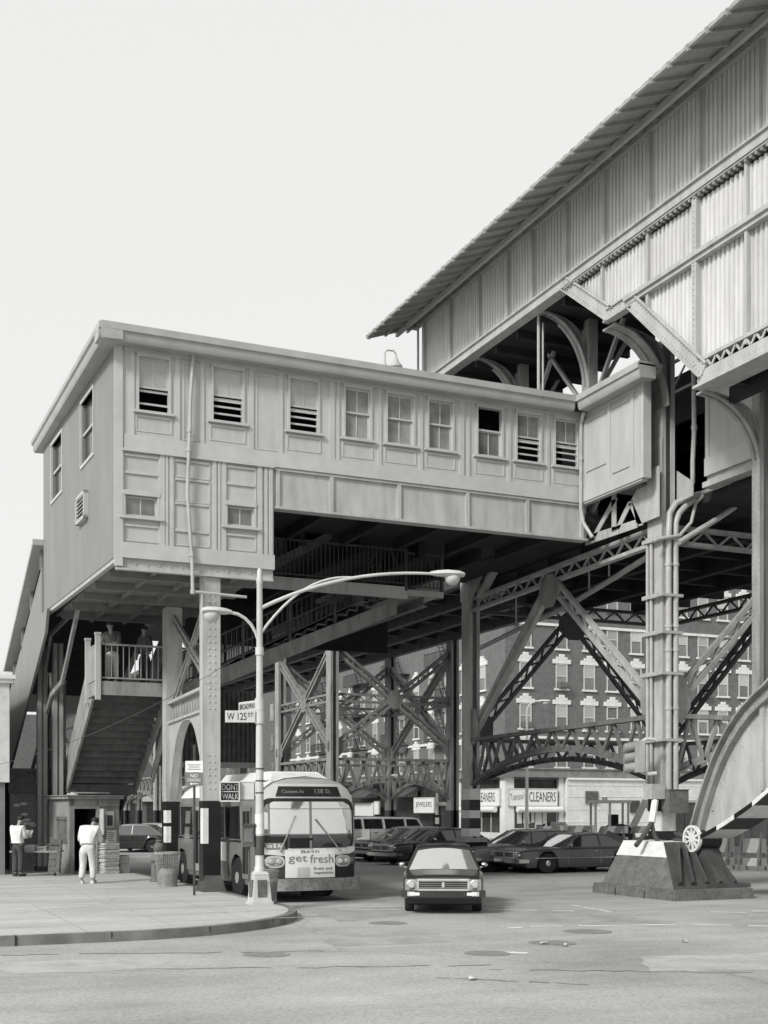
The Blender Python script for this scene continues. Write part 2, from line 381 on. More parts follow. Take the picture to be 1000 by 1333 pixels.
for k, (px, py, s_, lb) in enumerate([(709,1230,.10,'bright scrap of white paper lying on the middle manhole cover'), (612,1254,.0,''), (216,1216,.10,'crumpled white paper against the kerb face'),
                      (735,1232,.07,'torn white paper sheet right of the middle manhole cover'), (891,1227,.06,'white paper scrap far out on the right of the road'), (614,1276,.07,'flattened paper at the foot of the picture'), (478,1285,.0,'')]):
    if not s_: continue
    c = onZ(px, py, GZ); b = MB(); a0 = random.random()*6
    vs = []
    for i in range(9): vs.append((math.cos(a0+i*.7)*s_*random.uniform(.5, 1.1), math.sin(a0+i*.7)*s_*random.uniform(.5, 1.1), random.uniform(.006, .05)))
    b.add([(0,0,.05)]+vs, [(0, i+1, (i+1) % 9+1) for i in range(9)]); b.add([(0,0,.002)]+[(v[0], v[1], .004) for v in vs], [(0, (i+1) % 9+1, i+1) for i in range(9)])
    o = b.build('paper_scrap', 'sign_grey', recalc=False); o.location = (c.x, c.y, GZ+.003); tag(o, lb, 'litter', 'paper litter')
# ================================================================ station house (street wing + passage)
FY = 28.66; X0, X1, X2 = 5.8, 9.68, 18.54
ZB, ZM, ZG, ZT = 7.94, 10.47, 9.49, 12.95
H_ = thing('station_house', 'pale sheet metal station house raised above the pavement with sash windows', 'station building', (X0, FY, ZB))
T_ = .16
def wall_cells(b, xs, zs, holes, y0, y1):
    xs = sorted(set(xs+[v for h in holes for v in h[:2]])); zs = sorted(set(zs+[v for h in holes for v in h[2:4]]))
    for i in range(len(xs)-1):
        for j in range(len(zs)-1):
            cx, cz = (xs[i]+xs[i+1])/2, (zs[j]+zs[j+1])/2
            if any(h[0] < cx < h[1] and h[2] < cz < h[3] for h in holes): continue
            b.box(xs[i], xs[i+1], y0, y1, zs[j], zs[j+1])
def px2x(px, Y=FY): return onY(px, 500, Y).x
WINS = []
for a, c_, st in [(178,222,'a'),(275,318,'b'),(375,416,'b'),(447,484,'c'),(502,540,'c'),(556,591,'c'),(620,655,'d'),(671,705,'b2'),(721,754,'b2')]:
    WINS.append((px2x(a), px2x(c_), 11.42, 12.74, st))
LOW = [(px2x(160), px2x(207), 8.92, 9.47, 'e'), (px2x(293), px2x(333), 8.92, 9.47, 'e2')]
b = MB()
wall_cells(b, [X0, X2], [ZM, ZT], WINS, FY, FY+T_)
wall_cells(b, [X0, X1], [ZB, ZM], LOW, FY+.02, FY+T_)
b.box(X1-T_, X1, FY+T_, 38.0, ZB, ZM)                      # wing return wall
b.box(X1, X2, 33.0, 33.15, ZM, ZT)                         # back of the passage
b.box(X0+.4, X1, 38.0, 38.15, ZM, ZT)
b.box(X1-T_, X1, 33.15, 38.0, ZM, ZT)
b.build('wall', 'house', H_)
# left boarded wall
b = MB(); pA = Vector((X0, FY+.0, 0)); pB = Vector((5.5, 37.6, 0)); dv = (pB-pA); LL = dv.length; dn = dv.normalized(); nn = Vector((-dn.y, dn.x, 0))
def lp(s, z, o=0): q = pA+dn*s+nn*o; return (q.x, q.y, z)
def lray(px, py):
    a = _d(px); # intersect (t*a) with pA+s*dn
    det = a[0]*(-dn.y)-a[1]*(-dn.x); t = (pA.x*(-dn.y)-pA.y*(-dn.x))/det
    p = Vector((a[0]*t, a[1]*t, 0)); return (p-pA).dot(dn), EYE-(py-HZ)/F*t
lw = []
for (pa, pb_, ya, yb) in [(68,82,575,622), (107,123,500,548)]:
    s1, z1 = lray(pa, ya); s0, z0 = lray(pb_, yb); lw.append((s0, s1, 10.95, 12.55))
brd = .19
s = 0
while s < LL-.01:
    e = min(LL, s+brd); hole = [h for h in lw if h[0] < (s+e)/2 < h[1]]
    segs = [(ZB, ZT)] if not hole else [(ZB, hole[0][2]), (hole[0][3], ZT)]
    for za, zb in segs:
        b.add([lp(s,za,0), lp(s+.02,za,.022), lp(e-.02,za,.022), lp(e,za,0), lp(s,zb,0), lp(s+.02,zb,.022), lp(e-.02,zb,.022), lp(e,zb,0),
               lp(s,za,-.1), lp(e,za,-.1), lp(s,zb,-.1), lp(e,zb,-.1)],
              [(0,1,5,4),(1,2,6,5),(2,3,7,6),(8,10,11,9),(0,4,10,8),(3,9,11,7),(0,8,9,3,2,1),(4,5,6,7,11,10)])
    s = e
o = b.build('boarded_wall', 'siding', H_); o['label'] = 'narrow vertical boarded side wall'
b = MB(); b.box(X0-.03, X0+.17, FY-.045, FY, ZB-.2, ZT); b.build('corner_board', 'house_trim', H_)
for k, h in enumerate(lw):
    w_ = MB()
    for (za, zb, sa, sb) in [(h[2]-.08, h[2], h[0]-.06, h[1]+.06), (h[3], h[3]+.08, h[0]-.06, h[1]+.06), (h[2], h[3], h[0]-.06, h[0]), (h[2], h[3], h[1], h[1]+.06)]:
        w_.hexa([lp(sa,za,.05), lp(sb,za,.05), lp(sb,za,-.1), lp(sa,za,-.1), lp(sa,zb,.05), lp(sb,zb,.05), lp(sb,zb,-.1), lp(sa,zb,-.1)])
    m_ = (h[2]+h[3])/2
    w_.hexa([lp(h[0],m_-.03,-.02), lp(h[1],m_-.03,-.02), lp(h[1],m_-.03,-.06), lp(h[0],m_-.03,-.06), lp(h[0],m_+.03,-.02), lp(h[1],m_+.03,-.02), lp(h[1],m_+.03,-.06), lp(h[0],m_+.03,-.06)])
    wo = w_.build('window', 'house_trim', H_)
    g = MB(); g.hexa([lp(h[0],h[2],-.075), lp(h[1],h[2],-.075), lp(h[1],h[2],-.085), lp(h[0],h[2],-.085), lp(h[0],h[3],-.075), lp(h[1],h[3],-.075), lp(h[1],h[3],-.085), lp(h[0],h[3],-.085)])
    g.build('pane', 'pane', wo)
sa, za = lray(105, 655); sb, zb = lray(116, 625)
sa, sb = min(sa, sb), max(sa, sb); v_ = MB(); za, zb = 9.45, 10.15
for (z0, z1, s0, s1) in [(za, za+.07, sa, sb), (zb-.07, zb, sa, sb), (za, zb, sa, sa+.07), (za, zb, sb-.07, sb)]:
    v_.hexa([lp(s0,z0,.14), lp(s1,z0,.14), lp(s1,z0,.0), lp(s0,z0,.0), lp(s0,z1,.14), lp(s1,z1,.14), lp(s1,z1,.0), lp(s0,z1,.0)])
for i in range(6):
    z0 = za+.09+i*.1; v_.hexa([lp(sa+.05,z0,.13), lp(sb-.05,z0,.13), lp(sb-.05,z0+.07,.03), lp(sa+.05,z0+.07,.03), lp(sa+.05,z0+.015,.13), lp(sb-.05,z0+.015,.13), lp(sb-.05,z0+.085,.03), lp(sa+.05,z0+.085,.03)])
v_.build('louvred_vent', 'house_trim', H_)
# roof: eaves with a moulded fascia all round
def eave_run(b, p, q, inn, z, h=.36):
    """p->q outer edge, inn = inward vector"""
    p = Vector((*p, 0)); q = Vector((*q, 0)); i = Vector((*inn, 0))
    prof = [(0,z),(0.0,z-.13),(.05,z-.15),(.06,z-.30),(.10,z-h),(.55,z-h+.02),(.55,z)]
    b.prism([p+i*a+Vector((0,0,zz)) for a, zz in prof], q-p)
b = MB()
ZE = 13.20
eave_run(b, (5.34, 28.2), (18.08, 28.2), (0, 1), ZE)
eave_run(b, (18.08, 28.2), (18.08, 25.4), (1, 0), ZE-.003)
eave_run(b, (5.34, 28.2), (5.2, 38.2), (1, .014), ZE-.003)
rf = [(5.40, 28.25), (18.12, 28.25), (18.12, 25.4), (18.85, 25.4), (18.85, 26.7), (20.2, 26.7), (20.2, 33.4), (9.9, 33.4), (9.9, 38.2), (5.26, 38.2)]
b.prism([(x, y, ZE-.05) for x, y in rf], (0, 0, .10))
b.build('roof', 'eave', H_, 30)
# floors and soffits
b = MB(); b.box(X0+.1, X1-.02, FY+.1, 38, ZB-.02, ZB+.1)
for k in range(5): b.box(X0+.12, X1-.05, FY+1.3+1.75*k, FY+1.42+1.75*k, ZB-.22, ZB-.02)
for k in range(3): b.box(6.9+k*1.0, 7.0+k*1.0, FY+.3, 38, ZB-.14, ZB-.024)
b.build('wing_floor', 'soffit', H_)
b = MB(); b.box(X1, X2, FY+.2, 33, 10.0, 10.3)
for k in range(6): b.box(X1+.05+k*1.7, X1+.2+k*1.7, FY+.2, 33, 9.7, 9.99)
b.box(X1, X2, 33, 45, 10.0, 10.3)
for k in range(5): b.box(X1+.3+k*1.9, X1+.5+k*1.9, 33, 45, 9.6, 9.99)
b.box(7.0, X2+1, 44, 44.2, 8.2, 11)  # added dark curtain that closes the sky gap under the passage
b.build('passage_floor_and_curtain', 'deck', H_)
# windows
def window(x0, x1, z0, z1, st):
    yf = FY
    w_ = MB()
    cw = .07
    w_.box(x0-.01, x0+.05, yf-.035, yf+.12, z0, z1); w_.box(x1-.05, x1+.01, yf-.035, yf+.12, z0, z1)
    w_.box(x0-.01, x1+.01, yf-.05, yf+.12, z1-.05, z1+.05)
    wo = w_.build('window', 'house_trim', H_)
    sl = MB(); sl.box(x0-.09, x1+.09, yf-.09, yf+.1, z0-.06, z0); sl.build('sill', 'house_trim', wo)
    if st[0] == 'e': zm = z1
    else: zm = z0+(z1-z0)*.5
    sh = MB(); pn = MB(); pn2 = MB(); bars = MB()
    def sash(za, zb, y, pm, mull=True, rail=.045):
        sh.box(x0+.05, x1-.05, y, y+.035, za, za+rail); sh.box(x0+.05, x1-.05, y, y+.035, zb-rail, zb)
        sh.box(x0+.05, x0+.09, y+.001, y+.034, za, zb); sh.box(x1-.09, x1-.05, y+.001, y+.034, za, zb)
        if mull: m_ = (x0+x1)/2; sh.box(m_-.014, m_+.014, y+.002, y+.033, za, zb)
        pm.box(x0+.06, x1-.06, y+.014, y+.022, za+.02, zb-.02)
    pm = pn; kind = {'a':'pane_pale','b':'pane_pale','b2':'pane_mid','c':'pane_mid','d':'pane_mid','e':'pane_mid','e2':'pane_mid'}[st]
    if st[0] == 'e': sash(z0+.02, z1-.06, yf+.05, pn)
    elif st == 'c':
        sash(z0+.02, zm+.02, yf+.07, pn); sash(zm-.02, z1-.05, yf+.03, pn)
    elif st == 'd':
        sash(z0+.02, zm+.02, yf+.07, pn)
        sh.box(x0+.05, x1-.05, yf+.03, yf+.06, zm-.0, zm+.05)
    else:
        q = {'a':.42,'b':.46,'b2':.48}[st]; zl = z0+(z1-z0)*q
        sash(zl, z1-.05, yf+.03, pn); sh.box(x0+.05, x1-.05, yf+.07, yf+.1, zl-.08, zl-.03)
        for zz in ([.30] if st == 'a' else [.28, .56, .8]): bars.box(x0+.05, x1-.05, yf+.04, yf+.06, z0+(zl-z0)*zz, z0+(zl-z0)*zz+.045)
    sh.build('sash', 'house_trim', wo)
    if pn.v: pn.build('pane', kind, wo)
    if bars.v: bars.build('guard_bar', 'house_trim', wo)
for wv in WINS: window(*wv)
for wv in LOW: window(*wv)
b = MB(); b.box(X0+.3, X2-.05, FY+.9, FY+.92, ZM+.1, ZT-.05); b.box(X0+.3, X1-.2, FY+.9, FY+.92, ZB+.15, ZM); b.build('interior_shade_sheet', 'void', H_)  # black sheets standing in for the unlit rooms behind the windows
# boards and panel mouldings on the front
b = MB()
b.box(X0+.2, X2, FY-.03, FY, ZM, ZM+.36); b.box(X0+.2, X2, FY-.035, FY, ZT-.18, ZT)
b.box(X0+.14, X1, FY-.07, FY+.02, ZM-.04, ZM+.02)                      # ledge
for px, w_ in [(172,.10),(231,.12),(263,.10),(327,.12),(365,.12),(432,.14),(440,.07),(494,.10),(548,.10),(601,.13),(610,.07),(663,.10),(713,.10),(757,.10)]:
    x = px2x(px); b.box(x-w_/2, x+w_/2, FY-.028, FY, ZM+.36, ZT-.18)
def panel(x0, x1, z0, z1, y=FY, t=.022):
    b.box(x0, x1, y-t, y, z1-.0, z1+.05); b.box(x0-.035, x0, y-t*.7, y, z0, z1+.05); b.box(x1, x1+.035, y-t*.7, y, z0, z1+.05); b.box(x0-.035, x1+.035, y-t*.5, y, z0-.035, z0)
for wv in WINS: panel(wv[0], wv[1], ZM+.5, ZM+.80)
for a, c_ in [(240,258), (335,360), (372,425)][:2]: panel(px2x(a), px2x(c_), ZM+.42, ZT-.3)
y2 = FY+.02
b.box(X0+.14, X1, FY-.06, y2, ZB, ZB+.36)
for px, w_ in [(156,.18),(211,.12),(217,.07),(223,.10),(279,.10),(285,.07),(291,.12),(338,.12),(346,.08),(352,.10)]:
    x = px2x(px); b.box(x-w_/2, x+w_/2, FY-.03, y2, ZB+.36, ZM-.04)
for px0, px1, zs in [(162,206,[(8.38,8.72),(9.55,9.95),(10.0,10.36)]), (228,272,[(8.38,8.7),(8.76,9.35),(9.42,9.92),(10.0,10.36)]), (295,332,[(8.38,8.72),(9.55,9.95),(10.0,10.36)])]:
    for z0, z1 in zs: panel(px2x(px0), px2x(px1), z0, z1-.03, y2, .035)
b.build('panel_moulding', 'house_trim', H_)
# bolted channel under the wing
b = MB(); b.box(X0+.02, X1-.02, FY+.03, FY+.09, ZB-.26, ZB); b.box(X0+.02, X1-.02, FY-.03, FY+.12, ZB-.28, ZB-.24)
for k in range(14): b.rivet((X0+.2+k*.28, FY+.03, ZB-.12), (0,-1,0), .035)
b.prism([(X0,FY,ZB-.1),(5.5,37.6,ZB-.1),(5.5,37.6,ZB),(X0,FY,ZB)], (.12,0,0))
b.build('sill_channel', 'rail', H_)
# plate girder carrying the passage
b = MB(); gy = FY+.06
b.box(X1+.02, X2+.2, gy, gy+.06, ZG, ZM-.01); b.box(X1+.02, X2+.2, gy-.07, gy+.25, ZG-.03, ZG+.03); b.box(X1+.02, X2+.2, gy-.06, gy+.2, ZM-.07, ZM-.008)
for px in (361, 431, 519, 608, 686, 757):
    x = px2x(px, gy); b.box(x-.05, x+.05, gy-.055, gy, ZG+.03, ZM-.07); b.rivets((x-.11,gy,ZG+.12),(x-.11,gy,ZM-.12),(0,-1,0),.14,.014); b.rivets((x+.11,gy,ZG+.12),(x+.11,gy,ZM-.12),(0,-1,0),.14,.014)
b.rivets((X1+.2,gy-.07,ZG),(X2,gy-.07,ZG),(0,-1,0),.13,.013)
b.build('plate_girder', 'rail', H_)
# drain pipes
b = MB(); pp = []
for px, py in [(252,458),(251,470),(248,520),(247,560),(246,585),(244,640),(248,700),(250,722),(251,770)]:
    q = onY(px, py, FY-.12); pp.append(q)
b.path(pp, .045, 8)
for i in (3, 4, 7): b.tube(pp[i]-Vector((0,0,.05)), pp[i]+Vector((0,0,.05)), .062, 8)
q = pp[-1]; b.tube(q, q+Vector((1.3,-.1,-.06)), .035); b.tube(q+Vector((0,0,.05)), q-Vector((0,0,.06)), .06)
b.build('drain_pipe', 'pipe', H_, 40)
b = MB(); pp = [Vector((18.4,28.3,12.85)), Vector((18.44,28.52,12.6)), Vector((18.44,28.53,10.3)), Vector((18.50,28.5,9.9)), Vector((18.6,28.2,9.45))]
b.path(pp, .05, 8); b.tube(pp[1]-V(0,0,.9), pp[1]-V(0,0,1.0), .065); b.build('drain_pipe', 'pipe', H_, 40)
# side wall towards the viaduct column
b = MB(); SX = 18.54
b.box(SX, SX+.16, 25.85, FY, ZM-.05, ZT)
b.box(SX-.03, SX, 25.85, FY-.05, ZM, ZM+.30); b.box(SX-.03, SX, 25.85, FY-.05, ZT-.2, ZT)
for y, w_ in [(25.93,.12),(26.25,.12),(27.3,.14),(28.52,.1)]: b.box(SX-.03, SX, y-w_/2, y+w_/2, ZM+.3, ZT-.2)
for y0, y1, z0, z1 in [(26.4,27.15,10.95,12.6),(27.45,28.4,11.3,12.6)]:
    b.box(SX-.028, SX, y0, y1, z0-.05, z0); b.box(SX-.028, SX, y0, y1, z1, z1+.05)
o = b.build('side_wall', 'house', H_)
b = MB(); b.box(SX-.04, SX+.2, 25.75, 25.85, ZM, ZT); b.build('door_post', 'house_trim', H_)
b = MB(); b.box(SX+.17, 20.0, 27.3, 27.4, ZM, ZT); b.box(SX+.17, 20.0, 26.3, 27.3, ZM-.03, ZM+.02); b.build('dark_recess_wall', 'wood_dark', H_)  # return wall and floor, recess shade put into the dark colour
# gooseneck lamp on the roof
c = onY(501, 477, 29.6); t = thing('roof_lamp', 'gooseneck lamp with enamel shade standing on the passage roof edge', 'lamp', (c.x, c.y, 13.24))
z0 = 13.24
b = MB(); b.lathe((c.x,c.y,z0),[(.09,0),(.09,.1),(.05,.14),(.05,.3),(.09,.36),(.09,.5),(.03,.58)],10); b.build('post', 'pipe', t, 40)
b = MB(); pp = [V(c.x,c.y,z0+.5), V(c.x,c.y,z0+.86), V(c.x+.07,c.y,z0+.94), V(c.x+.25,c.y,z0+.95), V(c.x+.32,c.y,z0+.88), V(c.x+.32,c.y,z0+.75)]; b.path(pp,.025,6); b.build('arm','pipe',t,40)
b = MB(); b.lathe((c.x+.32,c.y,z0+.52),[(.18,.0),(.17,.05),(.09,.14),(.05,.24)],12); b.lathe((c.x+.32,c.y,z0+.47),[(.02,0),(.06,.03),(.06,.06)],8); b.build('shade','pipe',t,40)
# ---------------------------------------------------------------- inner mezzanine wall right of the great column
B_ = thing('mezzanine_room', 'pale panelled mezzanine room behind the great riveted column', 'station building', (20.1, 22, 10.5))
b = MB(); b.box(20.0, 20.2, 18.0, 25.2, 10.5, 13.3); b.box(20.2, 27.5, 25.0, 25.2, 10.5, 13.3); b.build('wall', 'house', B_)
b = MB(); b.box(19.96, 20.0, 18, 25.2, 10.5, 10.95)
for y in (18.6, 20.9, 23.05, 25.1): b.box(19.965, 20.0, y-.07, y+.07, 10.95, 13.3)
b.build('panel_moulding', 'house_trim', B_)
b = MB(); b.box(19.9, 20.25, 18, 25.2, 10.2, 10.34); b.box(20.05, 20.11, 18, 25.2, 10.34, 10.5); b.build('sill_girder', 'rail', B_)
b = MB(); pp = [onX(903,480,19.85), onX(904,560,19.85), onX(902,600,19.85), onX(902,628,19.85), onX(896,640,19.85)]; b.path(pp, .06, 8); b.tube(pp[1], pp[1]+V(0,0,.12), .078); b.build('drain_pipe', 'pipe', B_, 40)
b = MB(); b.box(20.2, 27.5, 18, 25.0, 10.35, 10.49)
b.build('floor', 'deck', B_)
# ================================================================ train shed on the elevated platform
SHX = 17.5; ZA, ZTOP = 15.97, 18.22; ZBM, ZC = 14.42, 11.8
D_ = thing('train_shed', 'long corrugated iron train shed with deep eaves on the elevated platform', 'train shed', (SHX, 36.3, ZA))
YEND, YNEAR = 36.35, 12.0
posts_px = [588.6, 626, 663, 695.5, 739.5, 789, 848, 913, 991]
ys = [YEND]+[onX(p, 300, SHX).y for p in posts_px]
st_ = (ys[-2]-ys[-1]); 
while ys[-1]-st_ > YNEAR: ys.append(ys[-1]-st_)
ys.append(YNEAR)
def corr(b, ya, yb, zfun0, zfun1, x=SHX, pitch=.145, amp=.04):
    n = max(2, int(abs(yb-ya)/pitch)); k = 4; vs = []; fs = []
    tot = n*k; stp = (0, .52, .58, .94)
    for i in range(tot+1):
        y = ya+(yb-ya)*min(1, (i//4+stp[i % 4])/n); o = [0, 0, amp, amp][i % 4]
        z0, z1 = zfun0(y), zfun1(y)
        vs += [(x+o, y, z0), (x+o, y, max(z1, z0+.001))]
    for i in range(tot): fs.append((2*i, 2*i+1, 2*i+3, 2*i+2))
    m = len(vs); vs += [(p[0]+.02, p[1], p[2]) for p in vs]
    fs += [(m+2*i, m+2*i+2, m+2*i+3, m+2*i+1) for i in range(tot)]
    b.add(vs, fs)
for i in range(len(ys)-1):
    b = MB(); corr(b, ys[i], ys[i+1], lambda y: ZA+.1, lambda y: ZTOP); b.build('corrugated_panel', 'shed', D_, recalc=False)
for i, y in enumerate(ys[:-1]):
    b = MB(); b.box(SHX-.10, SHX+.02, y-.06, y+.06, ZA+.1, ZTOP); b.build('post', 'rail', D_)
# stepped lower wall: ramps at R1, R2
R1a, R1b, R2a, R2b = 27.86, 25.75, 24.85, 22.25
ZBF = 14.28
def low(y):
    if y >= R1a: return ZA
    if y >= R1b: return ZA+(ZBF-ZA)*(R1a-y)/(R1a-R1b)
    if y >= R2a: return ZBF
    if y >= R2b: return ZBF+(ZC-ZBF)*(R2a-y)/(R2a-R2b)
    return ZC
LX = SHX+.03
yl = [R1a-.05]+[onX(p, 300, LX).y for p in (787, 846, 909, 975)]
st_ = yl[-2]-yl[-1]
while yl[-1]-st_ > YNEAR: yl.append(yl[-1]-st_)
yl.append(YNEAR)
for i in range(len(yl)-1):
    b = MB(); corr(b, yl[i], yl[i+1], lambda y: max(low(y)+.12, ZBM if y < R2a else 0), lambda y: ZA-.28, LX); b.build('corrugated_panel', 'shed', D_, recalc=False)
for i in range(2, len(yl)-1):
    b = MB(); corr(b, min(yl[i], R2a-.1), yl[i+1], lambda y: low(y)+.2, lambda y: ZBM-.02, LX+.03); b.build('corrugated_panel', 'shed', D_, recalc=False)
b = MB(); corr(b, R2a-.12, yl[2], lambda y: low(y)+.2, lambda y: ZBM-.02, LX+.03) ; b.build('corrugated_panel', 'shed', D_, recalc=False)
for i, y in enumerate(yl[1:-1]):
    b = MB()
    strong = i in (2, 4)
    w_ = .16 if strong else .08
    z0 = low(y)+.1
    b.box(LX-.09-(.03 if strong else 0), LX+.03, y-w_/2, y+w_/2, z0, ZA-.2)
    if strong: b.rivets((LX-.12, y, z0+.1), (LX-.12, y, ZA-.25), (-1,0,0), .13, .026)
    b.build('post', 'rail', D_)
# rails
b = MB()
b.box(SHX-.10, SHX+.25, YNEAR, YEND+.05, ZA-.10, ZA+.12); b.box(SHX-.16, SHX+.1, YNEAR, YEND+.05, ZA+.10, ZA+.15)
b.box(SHX-.13, SHX+.2, R1a-.2, YEND+.05, ZA-.14, ZA-.08)
o = b.build('platform_girder', 'rail', D_)
b = MB()
b.box(SHX-.13, SHX+.0, YNEAR, R1a-.15, ZA-.20, ZA-.16)
y = R1a-.25
while y > YNEAR:
    b.box(SHX-.12, SHX+.0, y-.06, y, ZA-.26, ZA-.20); y -= .17
b.build('bracket_strip', 'steel', D_)
b = MB(); b.box(SHX-.16, SHX+.06, YNEAR, R2a+.12, ZBM-.02, ZBM+.08); b.box(SHX-.10, SHX+.06, YNEAR, R2a, ZBM-.12, ZBM-.02); b.build('platform_girder', 'rail', D_)
# lower fascia C with lattice strip
b = MB()
b.box(SHX-.06, SHX+.12, YNEAR, R2b, ZC-.30, ZC+.02); b.box(SHX-.16, SHX+.5, YNEAR, R2b+.05, ZC-.36, ZC-.30)
b.box(SHX-.08, SHX+.12, YNEAR, R2b-.05, ZC+.22, ZC+.30)
y = R2b-.3; k = 0
while y > YNEAR:
    b.beam((SHX-.04, y, ZC+.02 if k % 2 else ZC+.22), (SHX-.04, y-.16, ZC+.22 if k % 2 else ZC+.02), .03, .05); y -= .16; k += 1
b.rivets((SHX-.06, R2b-.1, ZC-.15), (SHX-.06, YNEAR, ZC-.15), (-1,0,0), .16, .018)
b.build('deck_fascia', 'rail', D_)
# ramped riveted flange plates
b = MB()
def flange(ya, za, yb, zb, w=.26):
    p = Vector((SHX-.08, ya, za)); q = Vector((SHX-.08, yb, zb)); d = (q-p).normalized(); u = Vector((0, -d.z, d.y)); u = u if u.z > 0 else -u
    b.prism([p-u*.05, q-u*.05, q+u*w, p+u*w], (.18, 0, 0))
    b.prism([p-u*.06, q-u*.06, q-u*.03, p-u*.03], (-.06, 0, 0)); b.prism([p+u*w, q+u*w, q+u*(w+.05), p+u*(w+.05)], (-.05, 0, 0))
    for o in (.03, w-.05): b.rivets(p+u*o, q+u*o, (-1,0,0), .13, .028)
b.box(SHX-.085, SHX+.09, R1b-.18, R1b+.2, ZBF-.03, ZBF+.27); b.box(SHX-.085, SHX+.09, R2a-.12, R2a+.2, ZBF-.03, ZBF+.24)
flange(R1a+.15, ZA+.03, R1b-.05, ZBF-.02); flange(R1b+.02, ZBF, R2a-.1, ZBF, .22); flange(R2a+.02, ZBF+.02, R2b-.15, ZC-.1)
b.build('gusset_flange', 'rail', D_)
# roof
EX, EZ = 15.8, 17.70
b = MB(); b0 = 37.3
n = 70; 
prof = [(EX, EZ), (SHX, ZTOP+.12), (20.6, 19.15), (23.0, 18.5)]
vs = []; m = len(prof); NY = 140
for i in range(NY+1):
    y = b0+(YNEAR-b0)*i/NY; o = .03*(i % 2)
    vs += [(x, y, z+o) for x, z in prof]
k = len(vs); vs += [(v[0], v[1], v[2]-.07-.03*((i_//m) % 2)) for i_, v in enumerate(vs)]; fs = []
for i in range(NY):
    for j in range(m-1):
        a = i*m+j; fs.append((a, a+1, a+m+1, a+m)); fs.append((k+a, k+a+m, k+a+m+1, k+a+1))
    a = i*m; fs.append((a, a+m, k+a+m, k+a)); a += m-1; fs.append((a, k+a, k+a+m, a+m))
fs.append(tuple(list(range(m))+[k+j for j in reversed(range(m))]))
b.add(vs, fs); b.build('roof', 'roofiron', D_)
y = b0-.1
while y > YNEAR:
    b = MB(); b.beam((EX-.04, y, EZ-.09), (SHX, y, ZTOP-.0), .06, .12); y -= .62; b.build('rafter', 'roofiron', D_)
b = MB(); b.beam((16.9, b0, 17.90), (16.9, YNEAR, 17.90), .10, .16); b.box(SHX-.12, SHX+.05, YNEAR, b0-.2, ZTOP-.16, ZTOP-.02); b.beam((EX+.04, b0, EZ-.04), (EX+.04, YNEAR, EZ-.04), .05, .07)
for x in (15.9, 16.5, 17.3, 18.0): b.beam((x, b0+.05, EZ-.06+(x-EX)*.3), (x, b0-.4, EZ-.06+(x-EX)*.3), .07, .12)
b.build('purlin', 'eave', D_)
b = MB(); b.box(SHX, 20.8, YEND, YEND+.06, ZA, 18.3); b.box(SHX+.05, SHX+.2, -60, YNEAR-.02, 11.5, 18.2)
b.build('end_wall', 'siding', D_)
b = MB(); b.tube((SHX-.1,YEND+.35,15.6),(SHX-.1,YEND+.35,18.1),.04); b.tube((SHX-.02,YEND+.1,15.6),(SHX-.02,YEND+.1,18.2),.05); b.build('downpipe', 'pipe', D_, 40)
b = MB(); b.tube((SHX-.2,36.6,16.35),(SHX-.2,39.6,14.7),.06); b.tube((SHX-.2,36.6,16.05),(SHX-.2,39.6,14.4),.06); b.build('stair_rail', 'steel', D_, 40)
# platform slab and underside
b = MB()
b.box(SHX+.25, 21.6, R1b, YEND, ZA-.12, ZA+.02)
b.prism([(SHX+.3, R1a-.1, ZA), (SHX+.3, R1b, ZBF+.2), (SHX+.3, R2a, ZBF+.2), (SHX+.3, R2b, ZC+.1), (SHX+.3, YNEAR, ZC+.1), (SHX+.3, YNEAR, ZA)], (.06, 0, 0))
for k in range(8): yy = 35.8-k*1.25; b.box(SHX+.25, 21.6, yy-.07, yy+.07, ZA-.34, ZA-.12)
b.box(SHX+.25, 24.5, R2b, R1b, ZBF+.1, ZBF+.25)
b.box(SHX+.15, 29, YNEAR, R2b, ZC-.05, ZC+.15)
for k in range(8): yy = R2b-.6-k*1.2; b.box(SHX+.5, 29, yy-.08, yy+.08, ZC-.35, ZC-.05)
for x in (18.4, 20.6): b.box(x-.08, x+.08, YNEAR, R2b, ZC-.55, ZC-.06)
b.prism([(SHX+.2, R1a, ZA-.1), (SHX+.2, R1b, ZBF+.1), (SHX+.2, R1b, ZBF+.25), (SHX+.2, R1a, ZA+.0)], (4.0, 0, 0))
b.prism([(SHX+.2, R2a, ZBF+.1), (SHX+.2, R2b, ZC-.05), (SHX+.2, R2b, ZC+.15), (SHX+.2, R2a, ZBF+.25)], (6.0, 0, 0))
b.build('platform_slab', 'deck', D_)
# ================================================================ track deck
K_ = thing('track_deck', 'dark steel track deck running over the avenue on lattice towers', 'viaduct deck', (23.9, 30, 14.6))
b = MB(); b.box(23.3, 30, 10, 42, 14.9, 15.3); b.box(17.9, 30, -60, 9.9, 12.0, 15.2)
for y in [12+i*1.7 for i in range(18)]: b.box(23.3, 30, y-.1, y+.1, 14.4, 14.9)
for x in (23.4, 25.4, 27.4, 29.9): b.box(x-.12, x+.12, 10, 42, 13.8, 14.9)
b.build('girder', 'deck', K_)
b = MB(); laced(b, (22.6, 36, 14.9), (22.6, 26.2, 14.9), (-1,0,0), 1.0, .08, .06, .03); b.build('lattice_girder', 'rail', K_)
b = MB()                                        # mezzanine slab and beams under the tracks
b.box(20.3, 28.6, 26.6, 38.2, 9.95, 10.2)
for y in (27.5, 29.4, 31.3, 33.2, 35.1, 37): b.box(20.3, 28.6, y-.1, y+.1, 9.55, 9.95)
for x in (22.5, 24.8, 27): b.box(x-.12, x+.12, 26.6, 38.2, 9.4, 9.95)
